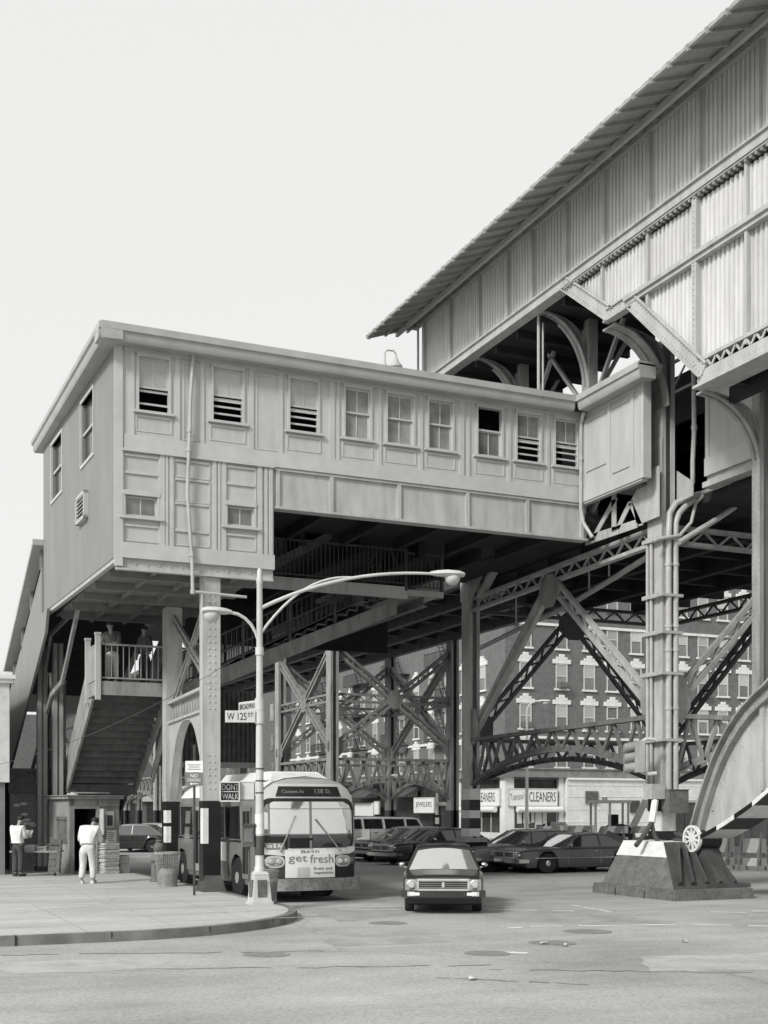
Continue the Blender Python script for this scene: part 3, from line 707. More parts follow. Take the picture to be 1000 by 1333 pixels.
b.box(18.7, 20.3, 28.7, 38.2, 10.0, 10.2); b.box(18.7, 20.3, 33.0, 33.2, 10.2, 13.1); b.box(20.3, 28.6, 38.0, 38.2, 10.2, 14.9); b.box(28.6, 28.8, 8, 38.2, 9.95, 14.9); b.box(20.3, 28.6, 8, 26.6, 9.97, 10.2)  # includes added dark walls that close sky gaps beyond the mezzanine
b.build('mezzanine_floor_and_infill', 'deck', K_)
b = MB()                                        # far deck on plate girders
for x in (20.0, 22.0, 24.0, 26.0): b.box(x-.15, x+.15, 38.6, 130, 9.95, 11.6)
b.box(19.0, 27.0, 38.6, 130, 11.6, 11.9)
for i in range(40): y = 39.5+i*2.2; b.box(20.0, 26.0, y-.12, y+.12, 10.25, 11.6)
for y in (40.2, 43.4, 46.6): b.box(15.5, 20, y-.2, y+.2, 9.75, 10.35)
b.build('plate_girder', 'steel_dark', K_)
# ---------------------------------------------------------------- platform columns with curved brackets
def arc_pts(x0, z0, x1, z1, y, n=10):
    """quarter ellipse: vertical at (x0,z0), level at (x1,z1)"""
    return [Vector((x1+(x0-x1)*math.cos(math.pi/2*i/n)-0*(x0-x1), y, z0+(z1-z0)*math.sin(math.pi/2*i/n))) for i in range(n+1)]
def bracket(b, x0, z0, x1, z1, y, w=.36, d=.14):
    pts = arc_pts(x0, z0, x1, z1, y)
    for i in range(len(pts)-1): 
        e = (pts[i+1]-pts[i]).normalized()*.02
        b.beam(pts[i]-e, pts[i+1]+e, w, d*.25, (0,1,0) if False else (1,0,.3))
        c = (pts[i]+pts[i+1])/2
    for i in range(len(pts)-1):
        b.beam(pts[i]+V(.10,0,-.08)*1, pts[i+1]+V(.10,0,-.08)*1, .05, .2, (1,0,.3))
def bracket2(b, x0, z0, x1, z1, y, w, t=.05, dep=.22):
    """curved plate bracket: flange band w wide and a web of depth dep behind it"""
    o = arc_pts(x0, z0, x1, z1, y, 12); c = Vector((x1, y, z0))
    ins = [p+(Vector((max(x0, x1)+.05, y, max(z0, z1)))-p).normalized()*dep for p in o]
    for i in range(len(o)-1):
        for (P, Q, hw) in ((o[i], o[i+1], w/2), (ins[i], ins[i+1], w/2*.7)):
            d = (Q-P).normalized(); nrm = Vector((d.z, 0, -d.x))
            b.hexa([P+V(0,-hw,0), Q+V(0,-hw,0), Q+V(0,hw,0), P+V(0,hw,0), P+V(0,-hw,0)+nrm*t, Q+V(0,-hw,0)+nrm*t, Q+V(0,hw,0)+nrm*t, P+V(0,hw,0)+nrm*t])
        b.hexa([o[i]-V(0,.03,0), o[i+1]-V(0,.03,0), o[i+1]+V(0,.03,0), o[i]+V(0,.03,0), ins[i]-V(0,.03,0), ins[i+1]-V(0,.03,0), ins[i+1]+V(0,.03,0), ins[i]+V(0,.03,0)])
for k, (yy, lb) in enumerate([(29.4,'nearest dark platform post above the passage roof with curved bracket'), (33.2,'middle dark platform post above the passage roof with curved bracket'), (36.2,'last dark platform post by the open end of the train shed')]):
    t = thing('platform_post', lb, 'post', (19.3, yy, 10.2), 0, 'platform posts above the passage')
    b = MB(); b.box(19.15, 19.45, yy-.18, yy+.18, 10.2, ZA-.12); b.build('shaft', 'steel', t)
    b = MB(); bracket2(b, 19.15, ZA-2.0, SHX+.2, ZA-.16, yy, .3); b.build('bracket', 'steel', t, 30)
    b = MB(); b.beam((19.3,yy+.1,ZA-2.6),(20.7,yy+.1,ZA-.3),.1,.1); b.beam((19.3,yy+.12,ZA-2.6),(19.3,yy+2.2,ZA-.3),.1,.1); b.beam((19.3,yy-.12,ZA-2.6),(19.3,yy-1.9,ZA-.3),.1,.1); b.build('brace', 'steel', t)
t = thing('hanger_rod', 'thin vertical rod hanging from the platform edge in front of the dark underside', 'rod', (SHX+.1, 29.35, 13.3))
b = MB(); b.tube((SHX+.25,29.6,13.1),(SHX+.25,29.6,ZA-.1),.045); b.build('rod','pipe',t,40); b = MB(); b.tube((SHX+.36,29.55,13.1),(SHX+.36,29.55,ZA-.1),.03); b.build('conduit','pipe',t,40)
# ================================================================ lattice towers
def hcol(b, x, y, z0, z1, hx=.2, hy=.28, riv=True, lip=True):
    b.box(x-hx, x-hx+.035, y-hy, y+hy, z0, z1); b.box(x+hx-.035, x+hx, y-hy, y+hy, z0, z1)
    b.box(x-hx+.035, x+hx-.035, y-.02, y+.02, z0, z1)
    if lip:
        for s in (-1, 1):
            b.box(x-hx+.035, x-hx+.12, y+s*(hy-.02)-.015, y+s*(hy-.02)+.015, z0, z1); b.box(x+hx-.12, x+hx-.035, y+s*(hy-.02)-.015, y+s*(hy-.02)+.015, z0, z1)
    if riv:
        for s in (-1, 1): b.rivets((x-hx, y+s*hy*.72, z0+.1), (x-hx, y+s*hy*.72, z1-.1), (-1,0,0), .15, .02)
        b.rivets((x-hx+.02, y-hy, z0+.1), (x-hx+.02, y-hy, z1-.1), (0,-1,0), .2, .012); 
def vbrace(t, P, Q, nrm, zs, zf, m='steel', depth=.42, lat=True):
    """inverted V: feet near the columns at P and Q (height zf), apex at mid height zs"""
    P = Vector(P); Q = Vector(Q); mid = (P+Q)/2
    for A in (P, Q):
        b = MB(); a = A.lerp(mid, .05); a.z = zf; e = mid.copy(); e.z = zs
        laced(b, a, e.lerp(a, .04), nrm, depth, .12, .06, .05, depth*1.1, fl=.14); b.build('diagonal_brace', m, t)
def gus(b, c, u, nrm, w, h, th=.03):
    """octagonal gusset plate centred at c in the plane of u and z"""
    c = Vector(c); u = Vector(u).normalized(); nrm = Vector(nrm).normalized(); k = .35
    pts = [(-w,-h*k),(-w*k,-h),(w*k,-h),(w,-h*k),(w,h*k),(w*k,h),(-w*k,h),(-w,h*k)]
    b.prism([c+u*x+Vector((0,0,y))-nrm*th/2 for x, y in pts], nrm*th)
    for x in (-.5, -.2, .2, .5):
        for y in (-.5, -.2, .2, .5): b.rivet(c+u*x*w+Vector((0,0,y*h))+nrm*th/2, nrm, .02); b.rivet(c+u*x*w+Vector((0,0,y*h))-nrm*th/2, -nrm, .02)
def archstrut(t, P, Q, nrm, zt, zs, zc, m='steel', n=10):
    """straight top chord at zt, arched lower chord from zs at the columns to zc in the middle, W webs"""
    P = Vector(P); Q = Vector(Q); b = MB()
    T = [Vector((*(P.lerp(Q, i/n)).xy, zt)) for i in range(n+1)]
    B_ = [Vector((*(P.lerp(Q, i/n)).xy, zs+(zc-zs)*(1-(2*i/n-1)**2))) for i in range(n+1)]
    b.beam(T[0], T[-1], .26, .12)
    b.build('top_chord', m, t); b = MB()
    for i in range(n): 
        e = (B_[i+1]-B_[i])*.03
        b.beam(B_[i]-e, B_[i+1]+e, .26, .05); b.beam(B_[i]+V(0,0,.09)-e, B_[i+1]+V(0,0,.09)+e, .05, .15)
    b.build('arched_chord', m, t); b = MB()
    for i in range(n):
        m_ = (B_[i]+B_[i+1])/2
        for s in (0,):
            o = Vector(nrm).normalized()*s
            b.beam(T[i]+o, m_+o, .10, .08, nrm); b.beam(m_+o, T[i+1]+o, .10, .08, nrm)
    b.build('web_lattice', m, t)
def xbrace(t, P, Q, nrm, z0, z1, m='steel', depth=.38, lat=True):
    P = Vector(P); Q = Vector(Q); b = MB()
    A = Vector((*P.xy, z0)); B2 = Vector((*Q.xy, z1)); C = Vector((*Q.xy, z0)); D = Vector((*P.xy, z1)); mid = (A+B2)/2
    for a, c in ((A, mid), (mid, B2), (C, mid), (mid, D)):
        b = MB(); laced(b, a.lerp(c, .03), c.lerp(a, .03), nrm, depth*.95, .12, .05, .04, depth*.85, fl=.2); b.build('diagonal_brace', m, t)
    b = MB(); u = (Q-P); u.z = 0; gus(b, mid+Vector(nrm).normalized()*.09, u, nrm, .38, .42); b.build('gusset_plate', m, t)
    for c in (A, C): b = MB(); gus(b, c+Vector(nrm).normalized()*.09+(mid-c)*.04, u, nrm, .4, .45); b.build('gusset_plate', m, t)
    b = MB(); E1 = Vector((*P.xy, mid.z)); E2 = Vector((*Q.xy, mid.z)); laced(b, E1, E2, nrm, .42, .10, .05, .05, .4, fl=.14); b.build('middle_strut', m, t)
# near tower --------------------------------------------------------------
NA, NB, NC, ND = (19.4, 26.2), (20.1, 38.1), (28.4, 26.2), (28.4, 38.1)
TW = thing('viaduct_tower', 'great riveted lattice steel tower on pyramid footings carrying the train shed', 'steel tower', (23.9, 32, GZ))
b = MB(); hcol(b, NA[0], NA[1], 1.25, 14.1, .2, .28); 
b.box(19.17, 19.2, 25.9, 26.5, 9.0, 11.6)
b.build('column', 'steel_light', TW)
b = MB(); hcol(b, NB[0], NB[1], 1.1, 10.4, .2, .3)
b.prism([(NB[0]-.23, 38.45, 9.35), (NB[0]-.23, 37.6, 9.35), (NB[0]-.23, 36.4, 10.4), (NB[0]-.23, 38.45, 10.4)], (.03, 0, 0))
b.rivets((NB[0]-.23,38.3,9.5),(NB[0]-.23,38.3,10.3),(-1,0,0),.13,.025); b.rivets((NB[0]-.23,37.9,9.5),(NB[0]-.23,37.3,10.2),(-1,0,0),.13,.025)
b.beam((NB[0]-.2,37.0,9.35),(NB[0]-.2,35.6,10.4),.1,.3,(1,0,0)); b.build('column', 'steel_light', TW)
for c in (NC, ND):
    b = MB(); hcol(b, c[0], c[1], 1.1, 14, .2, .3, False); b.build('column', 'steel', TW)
# curved head bracket of the nearest column
b = MB(); bracket2(b, 19.2, 12.35, SHX+.1, ZBF-.12, 25.95, .55, .05, .34); b.build('curved_bracket', 'steel', TW, 30)
b = MB()                                                     # hazard bands on the far column foot
zz = [(1.15,1.42,'w'),(1.42,1.78,'k'),(1.78,2.05,'w'),(2.05,2.42,'k'),(2.42,2.8,'w')]
bw_ = MB()
for z0, z1, c in zz: (b if c == 'k' else bw_).box(NB[0]-.215, NB[0]+.215, NB[1]-.315, NB[1]+.315, z0, z1)
b.build('black_band', 'black', TW); bw_.build('white_band', 'white', TW)
b = MB(); bw_ = MB()
for z0, z1, c in [(1.30,1.52,'k'),(1.52,2.02,'w'),(2.02,2.38,'k')]: (b if c == 'k' else bw_).box(NA[0]-.215, NA[0]+.215, NA[1]-.295, NA[1]+.295, z0, z1)
b.build('black_band', 'black', TW); bw_.build('white_band', 'white', TW)
mx = lambda a, c: ((a[0]+c[0])/2, (a[1]+c[1])/2, 0)
nL = Vector((-(NB[1]-NA[1]), (NB[0]-NA[0]), 0)).normalized()
for (P, Q, nr, mm) in [(NA, NB, tuple(nL), 'rail'), (NB, ND, (0,-1,0), 'steel_dark'), (NA, NC, (0,-1,0), 'steel'), (NC, ND, (-1,0,0), 'steel_dark')]:  # one paint throughout; shade of the rear frames put into darker materials
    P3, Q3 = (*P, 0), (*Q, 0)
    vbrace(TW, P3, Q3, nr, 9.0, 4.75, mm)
    archstrut(TW, P3, Q3, nr, 4.5, 2.85, 3.85, 'iron_dark' if mm == 'rail' else mm)
    b = MB(); laced(b, (*P, 9.2), (*Q, 9.2), nr, .5, .1, .055, .05, .45, fl=.2); b.build('top_strut', mm if mm != 'rail' else 'steel_light', TW)
    c = mx(P, Q); u = Vector((Q[0]-P[0], Q[1]-P[1], 0)); n_ = Vector(nr).normalized()
    gm = 'steel' if mm == 'rail' else mm
    b = MB(); gus(b, Vector((c[0], c[1], 8.72))+n_*.1, u, nr, .62, .5); b.build('gusset_plate', gm, TW)
    for a_, s in ((P, 1), (Q, -1)): b = MB(); gus(b, Vector((*a_, 4.95))+n_*.1+u.normalized()*s*.45, u, nr, .38, .62); b.build('gusset_plate', gm, TW)
# plated truss between the passage wall and the column head
GX = 19.0
b = MB(); q = lambda px, py: onX(px, py, GX)
b.prism([q(822,650), q(838,622), q(845,612), q(858,606), q(858,672), q(829,684)], (.03,0,0))
b.prism([q(762,698), q(829,676), q(829,687), q(762,710)], (.03,0,0))
for (a, c, w_) in [((770,704),(800,650),.26), ((799,640),(799,692),.2), ((803,690),(821,652),.24), ((821,655),(834,684),.18), ((762,668),(762,704),.3), ((779,650),(770,668),.2)]:
    b.beam(q(*a), q(*c), .03, w_, (1,0,0)) if False else b.prism([q(*a)+V(0,-w_/2,0), q(*a)+V(0,w_/2,0), q(*c)+V(0,w_/2,0), q(*c)+V(0,-w_/2,0)], (.028,0,0))
for k in range(5):
    for j in range(6): b.rivet(q(836+k*4.4, 668-j*9-k*1.6), (-1,0,0), .02)
b.rivets(q(765,702), q(828,681), (-1,0,0), .12, .02)
b.build('plated_truss', 'steel_light', TW)
b = MB(); b.prism([onX(881,613,19.7), onX(902,627,19.7), onX(902,645,19.7), onX(881,655,19.7)], (.03,0,0)); b.build('bracket_plate', 'steel_light', TW)
# sagging service pipe and rods
b = MB(); b.path([onX(848,722,20.4), onX(800,752,20.6), onX(740,788,20.8), onX(680,817,21), onX(612,850,21.2)], .085, 8); 
for px, y0, y1 in [(767,700,770), (672,770,820), (793,730,750)]: b.tube(onX(px,y0,20.7), onX(px,y1,20.7), .03)
b.build('service_pipe', 'pipe', TW, 40)
# conduits on the nearest column
cd = thing('conduit_run', 'fat twin pipes and clamped conduits climbing the great riveted column', 'conduit', (19.05, 26, GZ))
for px, ptop in ((870.5, [(872,668),(880,655),(895,648),(930,638),(958,632),(985,630)]), (879.5, [(880,680),(884,668),(893,658),(905,650)])):
    b = MB(); YY = 25.82; pts = [onY(px, 1045, YY), onY(px, 850, YY), onY(px, 700, YY)]+[onY(x, y, YY-.02*i) for i, (x, y) in enumerate(ptop)]
    b.path(pts, .082, 10)
    for y in (735, 815, 846, 922): c = onY(px, y, YY); b.tube(c-V(0,0,.04), c+V(0,0,.04), .1, 10)
    b.build('pipe', 'pipe', cd, 40)
b = MB(); b.path([onY(851,705,25.75), onY(856,702,25.72), onY(885,697,25.7), onY(900,680,25.7), onY(906,655,25.7), onY(916,645,25.7)], .045, 8); b.path([onY(884,706,25.7), onY(935,675,25.75), onY(985,640,25.8)], .075, 8)
b.build('branch_pipe', 'pipe', cd, 40)
b = MB()
for yo, r in ((26.43,.045), (26.27,.045)):
    z0 = 1.8; b.path([V(19.12, yo, 2.6), V(19.12, yo, 6), V(19.12, yo, 9.1)], r, 8)
b.build('pipe', 'pipe', cd, 40)
for z_ in (9.0, 7.55, 6.6, 5.55, 3.85):
    b = MB(); b.box(19.03, 19.2, 25.9, 26.56, z_-.05, z_+.05); b.box(19.05, 19.72, 25.72, 25.93, z_-.035, z_+.035); b.build('clamp', 'pipe', cd)
b = MB(); c = onY(853.5, 1031, 25.7); b.box(c.x-.22, c.x+.18, 25.55, 25.9, c.z-.18, c.z+.2); b.build('junction_box', 'pipe', cd)
b = MB(); c = onY(874.5, 1043, 25.7); b.box(c.x-.30, c.x+.30, 25.4, 25.72, c.z-.30, c.z+.28); b.box(c.x-.31, c.x+.31, 25.38, 25.74, c.z+.28, c.z+.3); b.build('junction_box', 'conc', cd)
b = MB(); b.path([onY(853,1042,25.6), onY(851,1056,25.55), onY(848.5,1071,25.5)], .09, 8); b.build('foot_pipe', 'white', cd, 40); b = MB(); b.path([onY(848.5,1071,25.5), onY(842,1082,25.4), onY(834,1093,25.35), onY(828,1101,25.3)], .06, 8); b.path([onY(848.5,1071,25.5), onY(851,1084,25.45), onY(858,1099,25.4)], .055, 8); b.build('foot_pipe', 'steel_dark', cd, 40)
# pedestals ------------------------------------------------------------------
pd = thing('concrete_footing', 'sloping stained concrete footing with white painted top under the great column', 'footing', (18.9, 25.2, GZ))
def frustum(b, r0, z0, r1, z1): b.hexa([(r0[0],r0[2],z0),(r0[1],r0[2],z0),(r0[1],r0[3],z0),(r0[0],r0[3],z0),(r1[0],r1[2],z1),(r1[1],r1[2],z1),(r1[1],r1[3],z1),(r1[0],r1[3],z1)])
lerp4 = lambda a, c, k: tuple(a[i]+(c[i]-a[i])*k for i in range(4))
R0, R1_ = (17.78, 19.75, 23.58, 26.5), (18.42, 19.68, 24.85, 26.5)
b = MB(); frustum(b, R0, .2, lerp4(R0, R1_, .66), .2+.66*1.08); b.build('lower_block', 'conc', pd)
b = MB(); frustum(b, lerp4(R0, R1_, .66), .2+.66*1.08, R1_, 1.28); b.build('painted_top', 'white', pd)
isl = thing('footing_kerb', 'low concrete kerb island around the sloping footing', 'kerb island', (18.9, 25, GZ))
b = MB(); b.box(17.58, 19.85, 23.25, 26.6, GZ-.1, .2); b.box(17.56, 19.87, 23.23, 26.62, GZ-.1, .12); b.build('slab', 'conc_dark', isl)
b = MB()
for y in (24.4, 25.6): b.box(17.55, 17.57, y-.012, y+.012, GZ, .125)
b.build('joint', 'black', isl)
b = MB()
for xt, xb in ((18.62,17.98),(18.8,18.35),(18.98,18.75),(19.2,19.15),(19.45,19.6)):
    A_, B_2 = V(xt, 24.62, 1.12), V(xb, 23.66, .25); n_f = V(0,-.66,.75).normalized(); b.beam(A_+n_f*.1, B_2+n_f*.06, .05, .22, n_f)
b.build('cast_rib', 'steel_dark', pd)
p2_ = thing('concrete_footing', 'dark sooty concrete footing under the far banded tower leg', 'footing', (NB[0], NB[1], GZ))
b = MB(); frustum(b, (19.2,20.5,36.6,38.9), GZ-.1, (19.7,20.53,37.72,38.48), .95); b.build('lower_block', 'black', p2_); b = MB(); b.box(19.68,20.55,37.7,38.5,.95,1.1); b.build('cap', 'steel', p2_)
for c in (NC, ND):
    t = thing('concrete_footing', 'footing of an inner tower leg behind the great column' if c is NC else 'footing of the inner tower leg beyond the parked coupe', 'footing', (c[0], c[1], GZ))
    b = MB(); frustum(b, (c[0]-1.1,c[0]+1.1,c[1]-1,c[1]+1), GZ-.1, (c[0]-.6,c[0]+.6,c[1]-.6,c[1]+.6), 1.1); b.build('block', 'conc', t)
# arch --------------------------------------------------------------------------
AR = thing('steel_arch', 'deep crescent steel arch springing from a white spoked hinge beside the footing', 'arch', (19.25, 24.3, GZ))
AXN = 18.95
top = [onX(x, y, AXN) for x, y in [(897,1078),(905,1048),(916,1012),(933,968),(953,933),(974,907),(1000,884)]]
bot = [onX(x, y, AXN) for x, y in [(912,1088),(932,1078),(958,1061),(984,1043),(1000,1027)]]
top = [(p.y, p.z) for p in top]+[(18.6, 7.3), (15.5, 9.0), (12.0, 10.2)]
bot = [(p.y, p.z) for p in bot]+[(18.6, 4.2), (15.5, 6.2), (12.0, 7.8)]
def resample(pl, n):
    L = [0]; 
    for i in range(1, len(pl)): L.append(L[-1]+math.dist(pl[i-1], pl[i]))
    out = []
    for k in range(n+1):
        s = L[-1]*k/n; i = max(j for j in range(len(L)) if L[j] <= s+1e-9); i = min(i, len(L)-2); f = (s-L[i])/(L[i+1]-L[i]); out.append((pl[i][0]+(pl[i+1][0]-pl[i][0])*f, pl[i][1]+(pl[i+1][1]-pl[i][1])*f))
    return out
def smooth(pl):
    for _ in range(2):
        o = [pl[0]]
        for i in range(len(pl)-1):
            a, c = pl[i], pl[i+1]; o += [(a[0]*.75+c[0]*.25, a[1]*.75+c[1]*.25), (a[0]*.25+c[0]*.75, a[1]*.25+c[1]*.75)]
        pl = o+[pl[-1]]
    return pl
top, bot = resample(smooth(top), 40), resample(smooth(bot), 40)
b = MB()
for i in range(40): b.hexa([(19.15,*bot[i]),(19.35,*bot[i]),(19.35,*bot[i+1]),(19.15,*bot[i+1]),(19.15,*top[i]),(19.35,*top[i]),(19.35,*top[i+1]),(19.15,*top[i+1])])
for r in (.42, .5, .58):
    for i in range(2, 39):
        t_ = top[i]; c_ = bot[i]; d = math.dist(t_, c_)
        f = min(.45, r*1.0/d); b.rivet((19.15, t_[0]+(c_[0]-t_[0])*f, t_[1]+(c_[1]-t_[1])*f), (-1,0,0), .027)
        if r < .5:
            f = 1-min(.4, .16/d); b.rivet((19.15, t_[0]+(c_[0]-t_[0])*f, t_[1]+(c_[1]-t_[1])*f), (-1,0,0), .027)
b.build('web_plate', 'steel_light', AR)
b = MB()
for (o0, o1, wx) in ((0, .05, .30), (.30, .35, .28)):
    for i in range(40):
        def pt(k, o):
            t_, c_ = top[k], bot[k]; d = math.dist(t_, c_); return (t_[0]+(c_[0]-t_[0])*o/d, t_[1]+(c_[1]-t_[1])*o/d)
        a, c_, e, f = pt(i, o0), pt(i+1, o0), pt(i+1, o1), pt(i, o1)
        b.hexa([(19.25-wx,*a),(19.25+wx,*a),(19.25+wx,*c_),(19.25-wx,*c_),(19.25-wx,*f),(19.25+wx,*f),(19.25+wx,*e),(19.25-wx,*e)])
        if i % 1 == 0:
            m_ = ((a[0]+c_[0])/2, (a[1]+c_[1])/2)
for oo in (.12, .24):
    for i in range(0, 30):
        for fr in (0, .5):
            p_, p2 = pt(i, oo), pt(i+1, oo); b.rivet((19.11, p_[0]+(p2[0]-p_[0])*fr, p_[1]+(p2[1]-p_[1])*fr), (-1,0,0), .028)
for i in range(40):
    a, c_, e, f = pt(i, .05), pt(i+1, .05), pt(i+1, .30), pt(i, .30)
    b.hexa([(19.11,*a),(19.15,*a),(19.15,*c_),(19.11,*c_),(19.11,*f),(19.15,*f),(19.15,*e),(19.11,*e)])
b.build('top_flange', 'steel', AR)
stripes = {True: MB(), False: MB()}
fl = [(y, z) for y, z in bot]
for i in range(40):
    a, c_ = fl[i], fl[i+1]
    stripes[(i//2) % 2 == 0].hexa([(18.93,a[0],a[1]-.07),(19.9,a[0],a[1]-.07),(19.9,c_[0],c_[1]-.07),(18.93,c_[0],c_[1]-.07),(18.93,a[0],a[1]),(19.9,a[0],a[1]),(19.9,c_[0],c_[1]),(18.93,c_[0],c_[1])])
    stripes[(i//2) % 2 == 1].hexa([(18.91,a[0],a[1]-.09),(18.93,a[0],a[1]-.09),(18.93,c_[0],c_[1]-.09),(18.91,c_[0],c_[1]-.09),(18.91,a[0],a[1]+.02),(18.93,a[0],a[1]+.02),(18.93,c_[0],c_[1]+.02),(18.91,c_[0],c_[1]+.02)])
stripes[True].build('striped_flange', 'white', AR); stripes[False].build('striped_flange', 'black', AR)
for yy in (22.05, 19.0, 16.0):
    tz = max(z for y, z in top if y <= yy+.3) if False else [z for y, z in top if y <= yy][0]; bz = [z for y, z in bot if y <= yy][0]
    b = MB(); b.box(19.06, 19.15, yy-.06, yy+.06, bz+.1, tz-.35)
    b.rivets((19.06,yy,bz+.2),(19.06,yy,tz-.4),(-1,0,0),.14,.02); b.build('stiffener', 'steel_light', AR)
hy, hz = 24.35, 1.36
b = MB(); b.lathe((19.0,hy,hz), [(.30,0),(.30,.6)], 20, 'x'); b.build('hinge_pin', 'black', AR, 40)
b = MB()
b.lathe((18.9,hy,hz), [(.10,0),(.12,.05),(.12,.1)], 14, 'x')
n = 24
for k in range(n):
    a0, a1 = 2*math.pi*k/n, 2*math.pi*(k+1)/n
    b.beam((18.93,hy+.30*math.cos(a0),hz+.30*math.sin(a0)), (18.93,hy+.30*math.cos(a1),hz+.30*math.sin(a1)), .06, .08, (1,0,0))
for k in range(10):
    a0 = 2*math.pi*k/10+.2; b.beam((18.93,hy+.08*math.cos(a0),hz+.08*math.sin(a0)), (18.93,hy+.29*math.cos(a0),hz+.29*math.sin(a0)), .05, .045, (1,0,0))
b.build('spoked_hub', 'white', AR, 40)
b = MB()
for a_ in (170, 200, 228, 252, 275): 
    L_ = {170:.75, 200:.95, 228:1.1, 252:1.15, 275:1.1}[a_]
    dy, dz = -math.cos(R(a_)), math.sin(R(a_))
    b.beam((19.0,hy+.1*dy,hz+.1*dz), (19.0,hy+L_*dy,max(.22, hz+L_*dz)), .05, .12, (1,0,0)); b.beam((19.5,hy+.1*dy,hz+.1*dz), (19.5,hy+L_*dy,max(.22, hz+L_*dz)), .05, .12, (1,0,0))
b.prism([(19.05,hy-.75,.205),(19.05,hy+1.1,.205),(19.05,hy+.9,hz),(19.05,hy,hz+.05)], (.55,0,0))
b.box(18.7, 20.0, hy-.85, hy+.9, .2, .3)
b.hexa([(17.8,23.55,.205),(19.76,23.55,.205),(19.76,23.6,.205),(17.8,23.6,.205),(18.44,24.82,1.27),(19.69,24.82,1.27),(19.69,24.86,1.27),(18.44,24.86,1.27)])  # dark plate over the footing's front face, carrying that face's shade
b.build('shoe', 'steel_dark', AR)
# spandrel column standing on the arch
sp = thing('spandrel_post', 'riveted steel post standing on the arch at the right edge of the picture', 'post', (19.4, 22.35, 4.7))
b = MB(); hcol(b, 19.4, 22.37, 4.6, ZC-.05, .22, .13, True); b.build('shaft', 'steel', sp)
b = MB(); bracket2(b, 19.2, 9.85, SHX+.1, ZC-.4, 22.37, .26, .05, .3); b.build('curved_bracket', 'steel', sp, 30)
# far towers ----------------------------------------------------------------------
def far_tower(ya, yb, lb, z0, paint='steel_mid'):
    t = thing('viaduct_tower', lb, 'steel tower', (23, (ya+yb)/2, GZ), 0, 'lattice towers under the far deck')
    xs = (20.0, 26.0)
    for x in xs:
        for y in (ya, yb):
            b = MB(); hcol(b, x, y, GZ+2.1, 9.95, .2, .27, False); b.build('column', 'steel' if x < 21 else 'steel_mid', t)  # inner columns: same paint, shade put into a darker tone
            b = MB(); hcol(b, x, y, GZ, GZ+2.1, .205, .275, False); b.build('painted_foot', 'black', t)
    for P, Q, nr in [((20,ya,0),(26,ya,0),(0,-1,0)), ((20,yb,0),(26,yb,0),(0,-1,0)), ((20,ya,0),(20,yb,0),(-1,0,0)), ((26,ya,0),(26,yb,0),(-1,0,0))]:
        xbrace(t, P, Q, nr, 4.8, 9.4, paint)
        archstrut(t, P, Q, nr, 4.35, 2.5, 3.4, paint, 8)
    return t
far_tower(51.1, 58.2, 'lattice tower with crossed braces standing behind the city bus', GZ)
far_tower(84.5, 94.5, 'distant lattice tower seen beneath the stair landing', GZ)
far_tower(117, 125, 'farthest lattice tower nearly hidden by the one before it', GZ)
# ================================================================ pavement columns under the wing
PC = thing('portal_frame', 'pair of riveted pavement columns joined by an arched lattice portal', 'steel frame', (8.15, 30.5, SZ))
def pcol(x, y, hx, hy, z1, blk, front):
    b = MB(); hcol(b, x, y, blk, z1, hx, hy, False)
    b.box(x-hx, x+hx, y-hy-.012, y-hy+.02, blk, z1)
    if front:
        for s in (-1, 1): 
            z = blk+.3
            while z < z1-.3:
                if (z % 2.2) < 1.2 or z > z1-2.2: b.rivet((x+s*hx*.33, y-hy-.012, z), (0,-1,0), .03)
                z += .16
    b.build('column', 'steel_light', PC)
    b = MB(); b.box(x-hx-.01, x+hx+.01, y-hy-.02, y+hy+.01, SZ, blk); b.build('black_foot', 'black', PC)
    b = MB(); 
    for z0, z1_ in ((1.7, 2.05), (1.15, 1.6)) if not front else ((1.25, 2.1),): b.box(x-hx-.014, x-hx+.02, y-hy-.026, y+hy*.2, z0, z1_); b.box(x-hx-.012, x-hx+.12, y-hy-.027, y-hy, z0, z1_)
    b.build('white_patch', 'white', PC)
pcol(8.13, 28.9, .21, .17, ZB-.26, 2.28, True)
pcol(8.5, 34.1, .22, .25, ZB-.2, 2.30, False)
b = MB(); frustum(b, (7.85,8.42,28.45,29.2), SZ, (7.95,8.36,28.72,29.1), .5); b.build('base_shoe', 'steel_dark', PC)
# arch plates
b = MB(); P = Vector((8.16, 29.1, 0)); Q = Vector((8.46, 33.85, 0)); dd = (Q-P).normalized(); nn_ = Vector((-dd.y, dd.x, 0)); LL2 = (Q-P).length
ZP = 5.05
b.beam(P+V(0,0,ZP), Q+V(0,0,ZP), .3, .08); b.beam(P+V(0,0,ZP-.55), Q+V(0,0,ZP-.55), .3, .07)
for i in range(13):
    a = P+dd*LL2*i/13; c_ = P+dd*LL2*(i+1)/13; m_ = (a+c_)/2
    b.prism([a+V(0,0,ZP-.08)+nn_*.06, c_+V(0,0,ZP-.08)+nn_*.06, m_+V(0,0,ZP-.5)+nn_*.06], nn_*.03) if i % 1 else None
    b.beam(a+V(0,0,ZP), m_+V(0,0,ZP-.5), .02, .06, nn_); b.beam(m_+V(0,0,ZP-.5), c_+V(0,0,ZP), .02, .06, nn_)
b.build('lattice_strut', 'rail', PC)
b = MB(); N_ = 24
